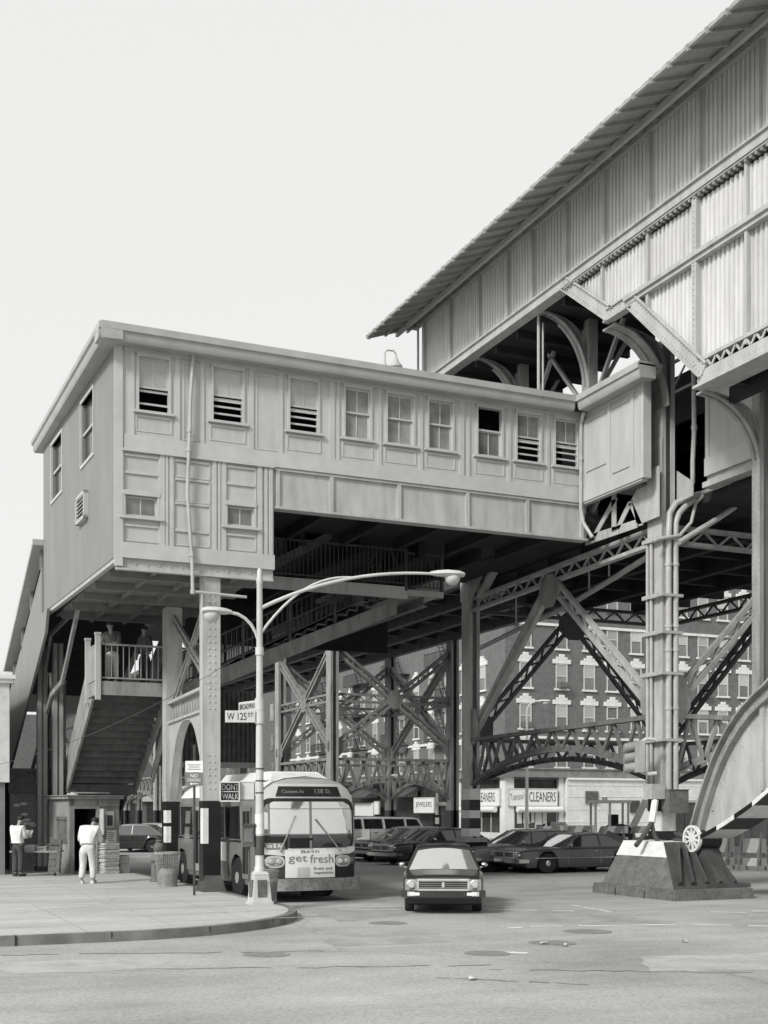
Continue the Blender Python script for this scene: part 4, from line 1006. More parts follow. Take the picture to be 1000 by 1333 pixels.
for i in range(N_):
    def az(k): s = k/N_; return (s*LL2, ZP-.62-2.1*(abs(2*s-1)**2.6))
    a, c_ = az(i), az(i+1)
    b.hexa([P+dd*a[0]+nn_*.05+V(0,0,a[1]), P+dd*c_[0]+nn_*.05+V(0,0,c_[1]), P+dd*c_[0]+nn_*.09+V(0,0,c_[1]), P+dd*a[0]+nn_*.09+V(0,0,a[1]),
            P+dd*a[0]+nn_*.05+V(0,0,ZP-.58), P+dd*c_[0]+nn_*.05+V(0,0,ZP-.58), P+dd*c_[0]+nn_*.09+V(0,0,ZP-.58), P+dd*a[0]+nn_*.09+V(0,0,ZP-.58)])
    b.beam(P+dd*a[0]+V(0,0,a[1]), P+dd*c_[0]+V(0,0,c_[1]), .22, .03)
b.build('arch_plate', 'rail', PC)
b = MB()
for (a, c_) in [((8.5,34.0,5.0),(8.2,29.1,7.4)), ((8.5,33.9,7.4),(8.2,29.2,5.2)), ((8.5,34.3,7.5),(8.6,36.8,5.4)), ((8.5,34.3,5.0),(8.7,37.4,3.0))]: laced(b, a, c_, (1,0,0), .26, .08, .04, .03, .26)
b.build('diagonal_brace', 'steel', PC)
for (x, y, lb) in [(5.85, 40.5, 'leftmost slender steel post under the covered stair'), (6.2, 39.6, 'steel post with bracket between covered stair and open flight'), (6.5, 43.6, 'rear steel post under the foot of the covered stair')]:
    t = thing('stair_post', lb, 'post', (x, y, SZ), 0, 'posts under the covered stair')
    b = MB(); hcol(b, x, y, SZ, 6.8 if y > 43 else 7.3, .15, .17, False); b.build('shaft', 'steel', t)
    b = MB(); b.box(x-.2, x+.2, y-.22, y+.22, SZ, SZ+.16); b.build('foot', 'steel_dark', t)
# ================================================================ covered stair (hood) running down along the avenue
HS = thing('covered_stair', 'covered stair hood sloping down from the boarded end of the station house', 'covered stair', (5.4, 40, SZ))
def sl(y, z0, k=.46): return z0-(y-37.6)*k
XL, XR = 5.42, 9.3
b = MB(); Y0, Y1 = 37.0, 46.0
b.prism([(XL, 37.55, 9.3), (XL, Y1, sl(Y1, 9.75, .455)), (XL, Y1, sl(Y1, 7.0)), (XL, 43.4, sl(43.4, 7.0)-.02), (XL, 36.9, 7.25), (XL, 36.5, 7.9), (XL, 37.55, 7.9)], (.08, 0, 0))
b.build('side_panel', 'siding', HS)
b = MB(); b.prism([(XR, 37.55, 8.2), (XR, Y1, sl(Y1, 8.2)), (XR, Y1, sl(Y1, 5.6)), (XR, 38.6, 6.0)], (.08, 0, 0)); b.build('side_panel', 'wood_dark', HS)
b = MB(); b.prism([(XL-.25, 37.62, 10.12), (XL-.25, 47.6, sl(47.6, 10.12, .42)), (XL-.25, 47.6, sl(47.6, 9.95, .42)), (XL-.25, 37.62, 9.95)], (4.4, 0, 0)); b.build('roof', 'eave', HS)
for i in range(5):
    y = 37.9+i*2.1; b = MB(); b.box(XL, XL+.08, y-.06, y+.06, sl(y, 9.4, .455), sl(y, 10.0, .42)); b.build('mullion', 'siding', HS)
b = MB(); b.prism([(XL+.1, 37.62, 9.9), (XL+.1, 46, sl(46, 9.9, .42)), (XL+.1, 46, sl(46, 9.8, .42)), (XL+.1, 37.62, 9.8)], (3.8, 0, 0)); b.build('ceiling', 'deck', HS)
b = MB()
for (pa, pb2, w_) in [((106,772,34.6),(81,888,37.6),.2), ((81,888,37.6),(67,905,38.5),.16), ((67,905,38.5),(40,1010,43),.16), ((90,802,37.5),(66,826,38.3),.12), ((66,826,38.3),(54,905,40.4),.14)]:
    b.beam(onD(*pa), onD(*pb2), .09, w_)
b.build('slanting_gutter', 'steel', HS)
# ================================================================ open flight, landing and upper flight
ST = thing('open_staircase', 'steel and timber public staircase with railed landing above the newsstand', 'staircase', (7.5, 35, SZ))
LZ = 5.62; LY = 34.35; LX0, LX1 = 6.45, 9.35
b = MB(); b.box(LX0, LX1+.3, LY, 36.2, LZ-.12, LZ); b.box(LX0, LX1+.3, LY-.02, LY+.06, LZ-.36, LZ+.02); b.box(LX0-.03, LX0+.05, LY-.02, 36.2, LZ-.36, LZ+.02); b.build('landing', 'wood', ST)
b = MB(); slope = .60; FY0, FY1 = 35.6, 43.6; fx0, fx1 = 6.5, 8.65
nst = 27
for i in range(nst):
    y = FY0+.1+i*(FY1-FY0)/nst; z = LZ-.36-(i)*(LZ-.36-SZ)/nst
    if i == 13: b.box(fx0+.06, fx1-.06, y-.1, y+1.5, z-.06, z); b.box(fx0-.03, fx1+.03, y-.14, y-.08, z-.22, z+.1)
    if i > 12: y += 1.3
    b.box(fx0+.06, fx1-.06, y, y+.34, z-.05, z); b.box(fx0+.06, fx1-.06, y, y+.03, z, z+.19)
b.build('flight', 'wood_dark', ST)
for x in (fx0, fx1):
    b = MB(); b.beam((x, FY0-.3, LZ-.28), (x, 39.6, 2.78), .07, .38); b.beam((x, 39.6, 2.78), (x, 40.9, 2.72), .07, .36); b.beam((x, 40.9, 2.72), (x, 44.9, SZ), .07, .38); b.build('stringer', 'wood', ST)
b = MB(); b.prism([(fx0+.05, 41.0, 2.6), (fx1-.05, 41.0, 2.6), (fx1-.05, 44.9, -.2), (fx0+.05, 44.9, -.2)], (0, .04, -.04)); b.build('soffit', 'wood_dark', ST)
def railing(b, P, Q, h=1.05, step=.16, post=True, both=True, r=.012):
    P = Vector(P); Q = Vector(Q); up = V(0,0,1)
    b.beam(P+up*h, Q+up*h, .06, .05); b.beam(P+up*.12, Q+up*.12, .04, .04)
    n = int((Q-P).length/step)
    for i in range(n+1):
        c = P.lerp(Q, i/max(1, n)); b.box(c.x-r, c.x+r, c.y-r, c.y+r, c.z+.12, c.z+h)
    if post:
        for c in (P, Q): b.box(c.x-.045, c.x+.045, c.y-.045, c.y+.045, c.z-.1, c.z+h+.06)
b = MB(); railing(b, (LX0+.08, LY+.04, LZ), (LX1+.3, LY+.04, LZ)); b.build('railing', 'steel', ST)
b = MB(); railing(b, (LX0+.03, LY+.04, LZ), (LX0+.03, 35.6, LZ), post=False); b.build('railing', 'steel', ST)
b = MB(); b.box(LX0-.02, LX0+.02, LY+.05, 35.6, LZ+.05, LZ+1.0); b.prism([(fx0, 35.6, LZ+.95), (fx0, FY1, SZ+1.0), (fx0, FY1, SZ+.15), (fx0, 35.6, LZ)], (.03,0,0)); b.build('balustrade_panel', 'steel', ST)
for (x, y) in ((LX0+.02, LY+.0), (LX0-.02, 35.65)):
    b = MB(); b.box(x-.07, x+.07, y-.07, y+.07, LZ-.5, LZ+1.3); b.box(x-.085, x+.085, y-.085, y+.085, LZ+1.3, LZ+1.36); b.build('newel_post', 'rail', ST)
for (px, ya, yb, t_) in [(72.5,905,1125,39.5), (83,890,1110,40)]:
    b = MB(); b.tube(onD(px,ya,t_), onD(px,yb,t_), .075); c = onD(px,ya,t_); b.tube(c, c+V(0,0,.1), .1); b.build('support_pipe', 'steel', ST, 40)
# upper flight along the street
U = thing('upper_staircase', 'dark railed stair climbing behind the lamp post to the mezzanine landing', 'staircase', (12, 34.5, LZ))
ux0, uz0, ux1, uz1 = 9.2, LZ, 14.9, 8.45
b = MB()
for yy in (34.2, 36.0):
    b.prism([(ux0-.4, yy, uz0-.45), (ux1+.6, yy, uz1-.40), (ux1+.6, yy, uz1+.05), (ux0-.1, yy, uz0+.15), (ux0-.4, yy, uz0+.0)], (0, .1, 0))
b.build('stringer', 'wood', U)
b = MB(); n = 17
for i in range(n):
    x = ux0+(ux1-ux0)*i/n; z = uz0+(uz1-uz0)*(i+1)/n; b.box(x, x+(ux1-ux0)/n+.03, 34.3, 36.0, z-.05, z); b.box(x, x+.03, 34.3, 36.0, z-.2, z)
b.prism([(ux0, 34.3, uz0-.35), (ux1+.5, 34.3, uz1-.35), (ux1+.5, 34.3, uz1-.3), (ux0, 34.3, uz0-.3)], (0, 1.7, 0))
b.build('flight', 'wood_dark', U)
for yy in (34.25, 36.05):
    b = MB(); railing(b, (ux0, yy, uz0+.1), (ux1, yy, uz1+.1), 1.0, .17); b.beam((ux0,yy,uz0+.6),(ux1,yy,uz1+.6),.03,.05)
    for k in (.25, .5, .75): c = Vector((ux0, yy, uz0+.1)).lerp(Vector((ux1, yy, uz1+.1)), k); b.box(c.x-.04, c.x+.04, yy-.04, yy+.04, c.z-.3, c.z+1.1)
    b.build('railing', 'steel_dark', U)
UZ = 8.62
b = MB(); b.box(10.4, 15.25, 32.9, 34.1, UZ-.06, UZ); b.box(10.4, 15.25, 32.88, 32.96, UZ-.33, UZ+.02); b.box(15.25, 16.6, 33.25, 36.2, UZ-.1, UZ); b.box(15.2, 16.6, 33.2, 33.28, UZ-.16, UZ+.01); b.box(13.5, 16.6, 34.1, 36.2, UZ-.06, UZ); b.build('landing', 'rail', U)
b = MB(); railing(b, (10.4, 32.92, UZ), (15.2, 32.92, UZ), 1.1, .13); b.build('railing', 'steel_dark', U)
b = MB(); railing(b, (15.35, 33.25, UZ), (16.55, 33.25, UZ), 1.1, .13); b.build('railing', 'steel_dark', U)
b = MB(); railing(b, (10.6, 34.0, UZ), (12.6, 34.0, UZ+1.2), 1.0, .12, r=.03); b.build('railing', 'rail', U)
b = MB(); b.prism([(10.4,33,UZ+.1),(12.9,33,UZ+1.5),(12.9,33,UZ+1.25),(10.4,33,UZ-.2)],(0,1.0,0)); b.build('flight', 'wood_dark', U)
b = MB()
for (x0, x1_) in ((13.95, 14.2), (15.95, 16.2)): b.box(x0, x1_, 33.5, 42, UZ-.42, UZ-.38); b.box(x0+.1, x0+.15, 33.5, 42, UZ-.38, UZ-.12)
b.build('bearer', 'iron_dark', U)
b = MB()
for x, s in ((14.6, -.35), (15.0, .3), (16.2, -.4), (16.1, .45)): b.beam((x, 33.6, 9.9), (x+s, 33.6, UZ+.6), .07, .07)
b.build('hanger', 'steel_dark', U)
# ================================================================ vehicles
M['bezel'] = mat('pale_chrome', .55, .35, .1, 6, metal=.3)  # bright chrome reflection put into a pale, low-metal base
def wheel(parent, x, y, r=.32, w=.19, hub='chrome'):
    s = 1 if x > 0 else -1
    b = MB(); b.lathe((x-w/2, y, r), [(r*.62,0),(r*.93,0),(r,.03),(r,w-.03),(r*.93,w),(r*.62,w)], 22, 'x'); wo = b.build('wheel', 'rubber', parent, 40, local=True)
    b = MB(); xo = x+s*w/2
    b.lathe((xo-s*.02 if s > 0 else xo-.02+.04, y, r), [(r*.62,-.01),(r*.60,.012),(r*.52,.0),(r*.3,.006),(r*.28,.03),(.01,.035)] if s > 0 else [(r*.62,.01),(r*.60,-.012),(r*.52,.0),(r*.3,-.006),(r*.28,-.03),(.01,-.035)], 18, 'x')
    b.build('hubcap', hub, wo, 35, local=True)
def ipl(pts, x):
    if x <= pts[0][0]: return pts[0][1]
    for (a, c), (d, e) in zip(pts, pts[1:]):
        if x <= d: k = (x-a)/(d-a); return c+(e-c)*k
    return pts[-1][1]
def car(name, label, cat, loc, rotz, L=4.3, W=1.62, H=1.36, belt=.86, hood=.80, trunk=.84, wb=2.45, wr=.30, gh=(-1.75,-1.05,.35,.95), paint='car_black', roofpaint=None, front='single', bumper='chrome', group=None, pillars=(-.35,), doorx=None, sill=.20, vinyl=None, pw=.05):
    """gh = y of rear base, roof rear, roof front, windscreen base; y grows to the front"""
    t = thing(name, label, cat, loc, rotz, group)
    yf, yr = L/2, -L/2; wy = (wb/2+.05, -wb/2+.05)
    N = 64; b = MB(); rows = []
    top = [(yr, trunk-.20), (yr+.05, trunk-.05), (yr+.25, trunk), (gh[0], belt-.01), (gh[3], belt-.01), (gh[3]+.15, hood+.03), (yf-.25, hood-.03), (yf-.06, hood-.07), (yf, hood-.15)]
    hw = [(yr, W/2-.10), (yr+.12, W/2-.03), (yr+.6, W/2), (yf-.7, W/2), (yf-.12, W/2-.03), (yf, W/2-.07)]
    ybase = [yr+(yf-yr)*i/N for i in range(N+1)]
    for y in ybase:
        zt = ipl(top, y); w = ipl(hw, y); zb = sill+(.12 if y > yf-.25 or y < yr+.25 else 0)
        for c in wy:
            d = abs(y-c); RR = wr+.055
            if d < RR: zb = max(zb, wr+math.sqrt(RR*RR-d*d))
        zb = min(zb, zt-.12)
        lev = [zb, max(zb+.02, sill+.06), max(zb+.04, .42), max(zb+.06, zt-.24), zt-.07, zt-.015, zt+.012]
        xs = [w*.955, w*.975, w, w*.985, w*.965, w*.91, w*.5]
        half = list(zip(xs, lev))
        rows.append([Vector((x, y, z)) for x, z in half]+[Vector((0, y, zt+.02))]+[Vector((-x, y, z)) for x, z in reversed(half)])
    m = len(rows[0]); b.v = [v for r in rows for v in r]
    for i in range(N):
        for j in range(m): b.f.append([i*m+j, i*m+(j+1)%m, (i+1)*m+(j+1)%m, (i+1)*m+j])
    b.f.append(list(range(m))); b.f.append([N*m+j for j in range(m)])
    b.build('body', paint, t, 32, local=True)
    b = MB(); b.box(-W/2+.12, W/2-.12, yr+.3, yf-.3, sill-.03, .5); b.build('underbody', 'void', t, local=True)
    # greenhouse
    wbse, wrf = W/2-.07, W/2-.28
    g = [Vector((s*wbse, gh[0], belt-.03)) for s in (-1, 1)]+[Vector((s*wbse, gh[3], belt-.03)) for s in (1, -1)]+[Vector((s*wrf, gh[1], H-.05)) for s in (-1, 1)]+[Vector((s*wrf, gh[2], H-.05)) for s in (1, -1)]
    k = .985
    b = MB(); b.add([g[0], g[1], g[5], g[4]], [(0,1,2,3)]); b.build('rear_window', 'carglass', t, local=True)
    b = MB(); cl, cr_ = g[2], g[3]
    n = 8; vs = []
    for i in range(n+1):
        f = i/n; bow = .10*(1-(2*f-1)**2)
        vs += [g[3].lerp(g[2], f)+V(0, bow, 0), g[7].lerp(g[6], f)+V(0, bow*.7, 0)]
    b.add(vs, [(2*i, 2*i+2, 2*i+3, 2*i+1) for i in range(n)]); b.build('windscreen', 'shield', t, 60, local=True)
    for s, (a, c, d, e) in ((-1, (0, 3, 7, 4)), (1, (1, 2, 6, 5))):
        b = MB(); b.add([g[a], g[c], g[d], g[e]], [(0,1,2,3)]); b.build('side_window', 'carglass', t, local=True)
    rp = roofpaint or paint
    b = MB(); prof = [(wrf+.03, H-.07), (wrf+.02, H-.03), (wrf-.10, H), (0, H+.015), (-wrf+.10, H), (-wrf-.02, H-.03), (-wrf-.03, H-.07)]
    ysr = [gh[1]-.05, gh[1]+.1, (gh[1]+gh[2])/2, gh[2]-.08, gh[2]+.07]; dz = [-.045, -.01, .012, -.005, -.045]
    vs = [V(x, y, z+q) for y, q in zip(ysr, dz) for x, z in prof]; m = len(prof)
    b.add(vs, [(i*m+j, i*m+(j+1)%m, (i+1)*m+(j+1)%m, (i+1)*m+j) for i in range(4) for j in range(m)]+[tuple(range(m)), tuple(4*m+j for j in range(m))]); b.build('roof', rp, t, 30, local=True)
    b = MB(); up = (0,0,1)
    for s in (-1, 1):
        i0, i1 = (0, 3) if s < 0 else (1, 2); j0, j1 = (4, 7) if s < 0 else (5, 6)
        b.beam(g[i0], g[j0], .06, .09 if not vinyl else .3); b.build('pillar', rp if not vinyl else vinyl, t, local=True); b = MB(); b.beam(g[i1], g[j1], .05, .06); b.build('pillar', rp if not vinyl else vinyl, t, local=True); b = MB()
        for py in pillars:
            f = (py-gh[0])/(gh[3]-gh[0]); P = g[i0].lerp(g[i1], f); f2 = min(1, max(0, (py-gh[1])/(gh[2]-gh[1]))); Q = g[j0].lerp(g[j1], f2); b.beam(P, Q, .05, pw); b.build('pillar', rp if not vinyl else vinyl, t, local=True); b = MB()
        b.beam(g[i0]+V(0,0,.02), g[i1]+V(0,0,.02), .035, .05); b.build('window_rail', rp, t, local=True); b = MB()
    for c in wy:
        for s in (-1, 1): wheel(t, s*(W/2-.13), c, wr, .19)
    # bumpers
    for yy, s in ((yf, 1), (yr, -1)):
        b = MB(); n = 8; zb0 = .42
        pl = [V(-W/2-.01+(W+.02)*i/n, yy+s*(.10-.10*abs(2*i/n-1)**3), zb0) for i in range(n+1)]
        for i in range(n): b.beam(pl[i], pl[i+1], .09, .13)
        for sx in (-1, 1): b.beam((sx*(W/2-.0), yy+s*.0, zb0), (sx*(W/2+.0), yy-s*.35, zb0), .05, .12)
        b.build('bumper', bumper, t, local=True)
    b = MB()
    for s in (-1, 1):
        b.box(s*(W/2)-.012, s*(W/2)+.012, yr+.5, yf-.6, .50, .525)
        for y0 in ([-.55, .75] if len(pillars) < 2 else [-1.0, -.1, .75]): b.box(s*(W/2-.012)-.012, s*(W/2-.012)+.012, y0-.006, y0+.006, .30, belt-.08)
    b.build('side_trim', 'chrome', t, local=True)
    b = MB()
    for s in (-1, 1): b.box(s*(W/2)-.02, s*(W/2)+.02, -.42, -.28, belt-.14, belt-.11)
    b.build('door_handle', 'chrome', t, local=True)
    for s in (-1, 1):
        b = MB(); b.ball((s*(W/2+.05), gh[3]-.25, belt+.08), .08, .05, .055, 8); b.beam((s*(W/2-.06), gh[3]-.25, belt), (s*(W/2+.04), gh[3]-.25, belt+.06), .03, .03); b.build('door_mirror', 'chrome', t, 40, local=True)
    zh = hood-.20
    b = MB(); b.box(-W/2+.34, W/2-.34, yf-.02, yf+.012, zh-.09, zh+.09); b.build('grille', 'black', t, local=True)
    b = MB()
    for (x0, x1, z0, z1) in [(-W/2+.30, W/2-.30, zh+.08, zh+.12), (-W/2+.30, W/2-.30, zh-.12, zh-.08), (-W/2+.30, -W/2+.34, zh-.1, zh+.1), (W/2-.34, W/2-.30, zh-.1, zh+.1), (-.025, .025, zh-.05, zh+.05)]: b.box(x0, x1, yf-.02, yf+.03, z0, z1)
    for i in range(4): b.box(-W/2+.34, W/2-.34, yf, yf+.018, zh-.06+i*.04, zh-.054+i*.04)
    b.build('grille_frame', 'bezel', t, local=True)
    lx = [(.17, .075)] if front == 'single' else [(.13, .075), (.30, .075)]
    for s in (-1, 1):
        for dx, rr in lx:
            x = s*(W/2-dx-.02)
            b = MB()
            if front == 'single': b.box(x-rr-.05, x+rr+.05, yf-.06, yf+.015, zh-rr-.035, zh+rr+.035)
            b.lathe((x, yf-.05, zh), [(rr+.03, 0), (rr+.03, .075), (rr, .085), (rr-.005, .07)], 16, 'y'); ho = b.build('headlight', 'chrome', t, 40, local=True)
            b = MB(); b.lathe((x, yf-.0, zh), [(rr, 0), (rr*.8, .036), (rr*.4, .040), (.005, .042)], 16, 'y'); b.build('lens', 'pane_pale', ho, 50, local=True)
    b = MB(); b.box(-.16, .16, yf+.13, yf+.14, .38, .48); b.build('licence_plate', 'sign_grey', t, local=True)
    return t
def put(px, py, th, lx, ly):
    """location of a car whose local point (lx,ly) stands on the ground at picture point px,py"""
    p = onZ(px, py, GZ); c, s = math.cos(th), math.sin(th); return (p.x-(c*lx-s*ly), p.y-(s*lx+c*ly), GZ)
# front car
th = R(153.5)
fc = car('sedan_car', 'dark compact sedan facing the viewer alone in the middle of the junction', 'car', put(577, 1186, th, 0, 1.28), th, 4.3, 1.66, 1.34, .86, .80, .84, 2.45, .30, (-1.6,-.95,.30,.80), 'car_black', bumper='car_black')
b = MB()
for x0, x1 in ((-.72,-.36),(-.28,.28),(.36,.72)): b.box(x0, x1, 2.2, 2.262, .375, .465)
b.build('bumper_trim', 'bezel', fc, local=True)
b = MB(); 
for s in (-1, 1): b.box(s*.52-.16, s*.52+.16, 2.26, 2.275, .39, .45)
b.build('indicator', 'lens', fc, local=True)
# the queue on the cross street, all heading left
th = R(91)
cp = car('coupe_car', 'dark two-door coupe with dark hardtop parked beside the concrete footing', 'car', put(711, 1137, th, -.82, 1.53), th, 5.3, 1.98, 1.33, .86, .82, .80, 2.96, .34, (-1.95,-.95,.15,.95), 'car_grey', None, 'double', vinyl='car_grey', pillars=(-.6,))
th = R(94)
car('sedan_car', 'grey four-door sedan standing just behind the dark coupe', 'car', put(653, 1134, th, -.8, 1.5), th, 5.5, 1.98, 1.42, .92, .88, .88, 3.0, .34, (-2.0,-1.2,.2,1.0), 'car_mid', 'car_mid', 'double', pillars=(-.45, .3))
th = R(100)
car('sedan_car', 'black sedan showing chrome grille between front car and station wagon', 'car', put(542, 1126, th, -.78, 1.5), th, 5.2, 1.9, 1.40, .90, .86, .86, 2.9, .33, (-2.0,-1.2,.25,1.0), 'car_black', 'car_black', 'double', pillars=(-.4,))
th = R(108)
car('sedan_car', 'dark sedan with pale roof and twin headlamps in front of the white wagon', 'car', put(514, 1122, th, -.78, 1.5), th, 5.2, 1.9, 1.42, .92, .88, .86, 2.9, .33, (-2.0,-1.2,.25,1.0), 'car_black', 'car_pale', 'double', pillars=(-.4,))
th = R(88)
car('station_wagon', 'tall cream station wagon with side windows half hidden by the bus', 'station wagon', put(520, 1119, th, -.8, -1.5), th, 5.4, 1.98, 1.80, 1.30, 1.14, 1.28, 3.2, .36, (-2.6,-2.35,.75,1.2), 'car_white', 'car_white', 'double', pillars=(-1.75, -.75, .2), pw=.26)
th = R(60)
car('sedan_car', 'distant black car parked beyond the newsstand', 'car', put(170, 1109, th, 0, 0), th, 5.0, 1.9, 1.40, .9, .85, .85, 2.9, .33, (-1.9,-1.1,.25,1.0), 'car_black', 'car_mid', 'double')
th = R(150)
car('sedan_car', 'distant pale car showing its front left of the banded column', 'car', put(200, 1106, th, 0, 0), th, 5.0, 1.9, 1.40, .9, .85, .85, 2.9, .33, (-1.9,-1.1,.25,1.0), 'car_pale', 'car_pale', 'double')
# driver in the coupe
# ---------------------------------------------------------------- city bus (local: y = 0 at the front, x to its right)
BX, BY = 9.81, 26.45
BW, BH = 1.21, 2.88
bus = thing('city_bus', 'old city bus with big curved windscreen waiting at the kerb behind the lamp post', 'bus', (BX, BY, GZ), R(180))
def fy(x, z=1.5): return -.26*(abs(x)/BW)**2.6-.10*max(0, (z-1.2)/1.7)**2-.12*max(0, (z-2.4)/.5)**2
BL = 9.15
sec = []     # right half, bottom to top
for z, x in [(.36,1.15),(.55,1.19),(1.0,1.21),(1.25,1.21),(2.25,1.17),(2.42,1.13),(2.60,1.02),(2.74,.82),(2.83,.5),(BH,.0)]: sec.append((x, z))
prof = sec+[(-x, z) for x, z in reversed(sec[:-1])]
b = MB(); ysl = [-BL, -BL+.08, -BL+.3]+[-BL+.3+(BL-1.0)*i/24 for i in range(1, 25)]+[-.5, -.34]
wyf, wyr = -1.85, -7.0; m = len(prof); vs = []
ys_ = sorted(set(ysl+[wyf+d for d in (-.58,-.5,-.4,-.2,0,.2,.4,.5,.58)]+[wyr+d for d in (-.58,-.5,-.4,-.2,0,.2,.4,.5,.58)]))
for y in ys_:
    q = .97 if y < -BL+.05 else 1
    zb = .36
    for c in (wyf, wyr):
        d = abs(y-c)
        if d < .56: zb = max(zb, .50+math.sqrt(.56*.56-d*d))
    for x, z in prof:
        vs.append(V(x*q, y, max(z, zb) if z < 1.1 else z))
ring = len(ys_)
# front cap: grid between mirrored points, pushed out along the curved front
fs = []
for i in range(ring-1):
    for j in range(m-1): fs.append((i*m+j, i*m+j+1, (i+1)*m+j+1, (i+1)*m+j))
NX = 14; base = len(vs); hn = len(sec)
for j in range(hn):
    x, z = sec[j]
    for i in range(NX+1):
        xx = x-2*x*i/NX; vs.append(V(xx, fy(xx, z), z))
for j in range(hn-1):
    for i in range(NX): a = base+j*(NX+1)+i; fs.append((a, a+1, a+NX+2, a+NX+1))
lr = (ring-1)*m
for j in range(hn-1):
    a = base+j*(NX+1); fs.append((lr+j, a, a+NX+1, lr+j+1))
    a = base+j*(NX+1)+NX; k = m-1-j; fs.append((lr+k, lr+k-1, a+NX+1, a))
fs.append(tuple(range(m)))
b.add(vs, fs); b.build('body', 'car_mid', bus, 35, local=True)
b = MB(); up_ = [(x+.006, z+.012) for x, z in sec if z > 2.3]; pr2 = up_+[(-x, z) for x, z in reversed(up_[:-1])]; m2 = len(pr2); yy2 = [-BL+.02, -BL*.5, -1.0, -.34]
vs = [V(x, y, z) for y in yy2 for x, z in pr2]; b.add(vs, [(i*m2+j, i*m2+j+1, (i+1)*m2+j+1, (i+1)*m2+j) for i in range(3) for j in range(m2-1)]); b.build('roof', 'car_white', bus, 35, local=True)
def fpanel(b, pts, off, th=.02, n=14):
    """panel following the curved front: pts = outline given as (z, x_left, x_right) rows from bottom to top"""
    vs = []; fs = []
    for z, xa, xb in pts:
        for i in range(n+1):
            x = xa+(xb-xa)*i/n; vs.append(V(x, fy(x, z)+off, z))
    r = len(pts)
    for j in range(r-1):
        for i in range(n): a = j*(n+1)+i; fs.append((a, a+1, a+n+2, a+n+1))
    k = len(vs); vs += [v-V(0, th, 0) for v in vs]
    fs += [tuple(k+q for q in reversed(f)) for f in fs]
    bd = [i for i in range(n+1)]+[j*(n+1)+n for j in range(1, r)]+[(r-1)*(n+1)+i for i in range(n-1, -1, -1)]+[j*(n+1) for j in range(r-2, 0, -1)]
    for q in range(len(bd)): a, c = bd[q], bd[(q+1) % len(bd)]; fs.append((a, k+a, k+c, c))
    b.add(vs, fs)
def rr(z0, z1, w, r, n=5):
    out = []
    for i in range(n+1): a = math.pi/2*i/n; out.append((z0+r-r*math.cos(a), -(w-r+r*math.sin(a)), w-r+r*math.sin(a)))
    for i in range(n+1): a = math.pi/2*i/n; out.append((z1-r+r*math.sin(a), -(w-r+r*math.cos(a)), w-r+r*math.cos(a)))
    return out
FB = lambda pts, off, name, m, th=.02: (lambda bb: (fpanel(bb, pts, off, th), bb.build(name, m, bus, 40, local=True))[1])(MB())
FB([(.40,-1.13,1.13),(.6,-1.17,1.17),(.85,-1.185,1.185),(1.10,-1.19,1.19)], .012, 'lower_panel', 'car_black')
FB([(1.06,-.6,.6),(1.10,-1.05,1.05),(1.16,-1.19,1.19),(1.26,-1.19,1.19)], .025, 'white_band', 'white')
FB([(1.2,-1.2,1.2),(1.6,-1.2,1.2),(2.25,-1.165,1.165),(2.42,-1.12,1.12),(2.60,-1.01,1.01),(2.74,-.80,.80),(2.82,-.5,.5)], .006, 'front_panel', 'car_pale')
FB(rr(1.17, 2.38, 1.15, .24), .02, 'screen_surround', 'black')
FB([(2.30,-1.14,1.14),(2.44,-1.12,1.12),(2.60,-.98,.98),(2.71,-.80,.80)], .008, 'roof_front', 'sign_grey')
for s in (-1, 1):
    bb = MB(); lp_s = [(1.24, *( (.03,.92) if s > 0 else (-.92,-.03))), (1.32, *((.03,1.04) if s > 0 else (-1.04,-.03))), (1.54, *((.03,1.10) if s > 0 else (-1.10,-.03)))]; fpanel(bb, lp_s, .032, .008, 10); bb.build('lower_windscreen', 'carglass', bus, 60, local=True); bb = MB(); pts = [(1.55, *((.03,1.10) if s > 0 else (-1.10,-.03))), (2.08, *((.03,1.09) if s > 0 else (-1.09,-.03))), (2.22, *((.03,1.02) if s > 0 else (-1.02,-.03))), (2.30, *((.03,.86) if s > 0 else (-.86,-.03)))]; old_ = [(1.24, *( (.03,.92) if s > 0 else (-.92,-.03))), (1.32, *((.03,1.04) if s > 0 else (-1.04,-.03))), (1.55, *((.03,1.10) if s > 0 else (-1.10,-.03))), (2.08, *((.03,1.09) if s > 0 else (-1.09,-.03))), (2.22, *((.03,1.02) if s > 0 else (-1.02,-.03))), (2.30, *((.03,.86) if s > 0 else (-.86,-.03)))]  # lower glass in dark material, standing in for its dark ground reflection
    fpanel(bb, pts, .032, .008, 10); bb.build('windscreen', 'shield', bus, 60, local=True)
bb = MB(); fpanel(bb, [(1.535,-1.10,1.10),(1.565,-1.10,1.10)], .045, .02); fpanel(bb, [(2.13,-1.06,1.06),(2.145,-1.06,1.06)], .042, .01); fpanel(bb, [(1.24,-.03,.03),(2.30,-.03,.03)], .045, .02, 2); bb.build('screen_bar', 'car_mid', bus, local=True)
so = FB([(2.42,-.80,.80),(2.65,-.72,.72)], .02, 'destination_sign', 'black')
RI, UP = (-1,0,0), (0,0,1)
text('Convent Av', (.62, fy(.4,2.5)+.035, 2.49), RI, UP, .52, .08, 'ink_mid', None, 'lettering').name
def btext(body, x0, z0, w, h, m, off, parent, name='lettering'):
    o = text(body, (0,0,0), (1,0,0), (0,0,1), w, h, m, None, name)
    for v in o.data.vertices:
        x = x0-v.co.x; z = z0+v.co.z; y = fy(x, z)+off+(-v.co.y); v.co = (x, y, z)
    o.parent = parent; WM[o.name] = WM[parent.name]; return o
for o in [o for o in bpy.data.objects if o.name.startswith('lettering') and o.parent is None]: bpy.data.objects.remove(o)
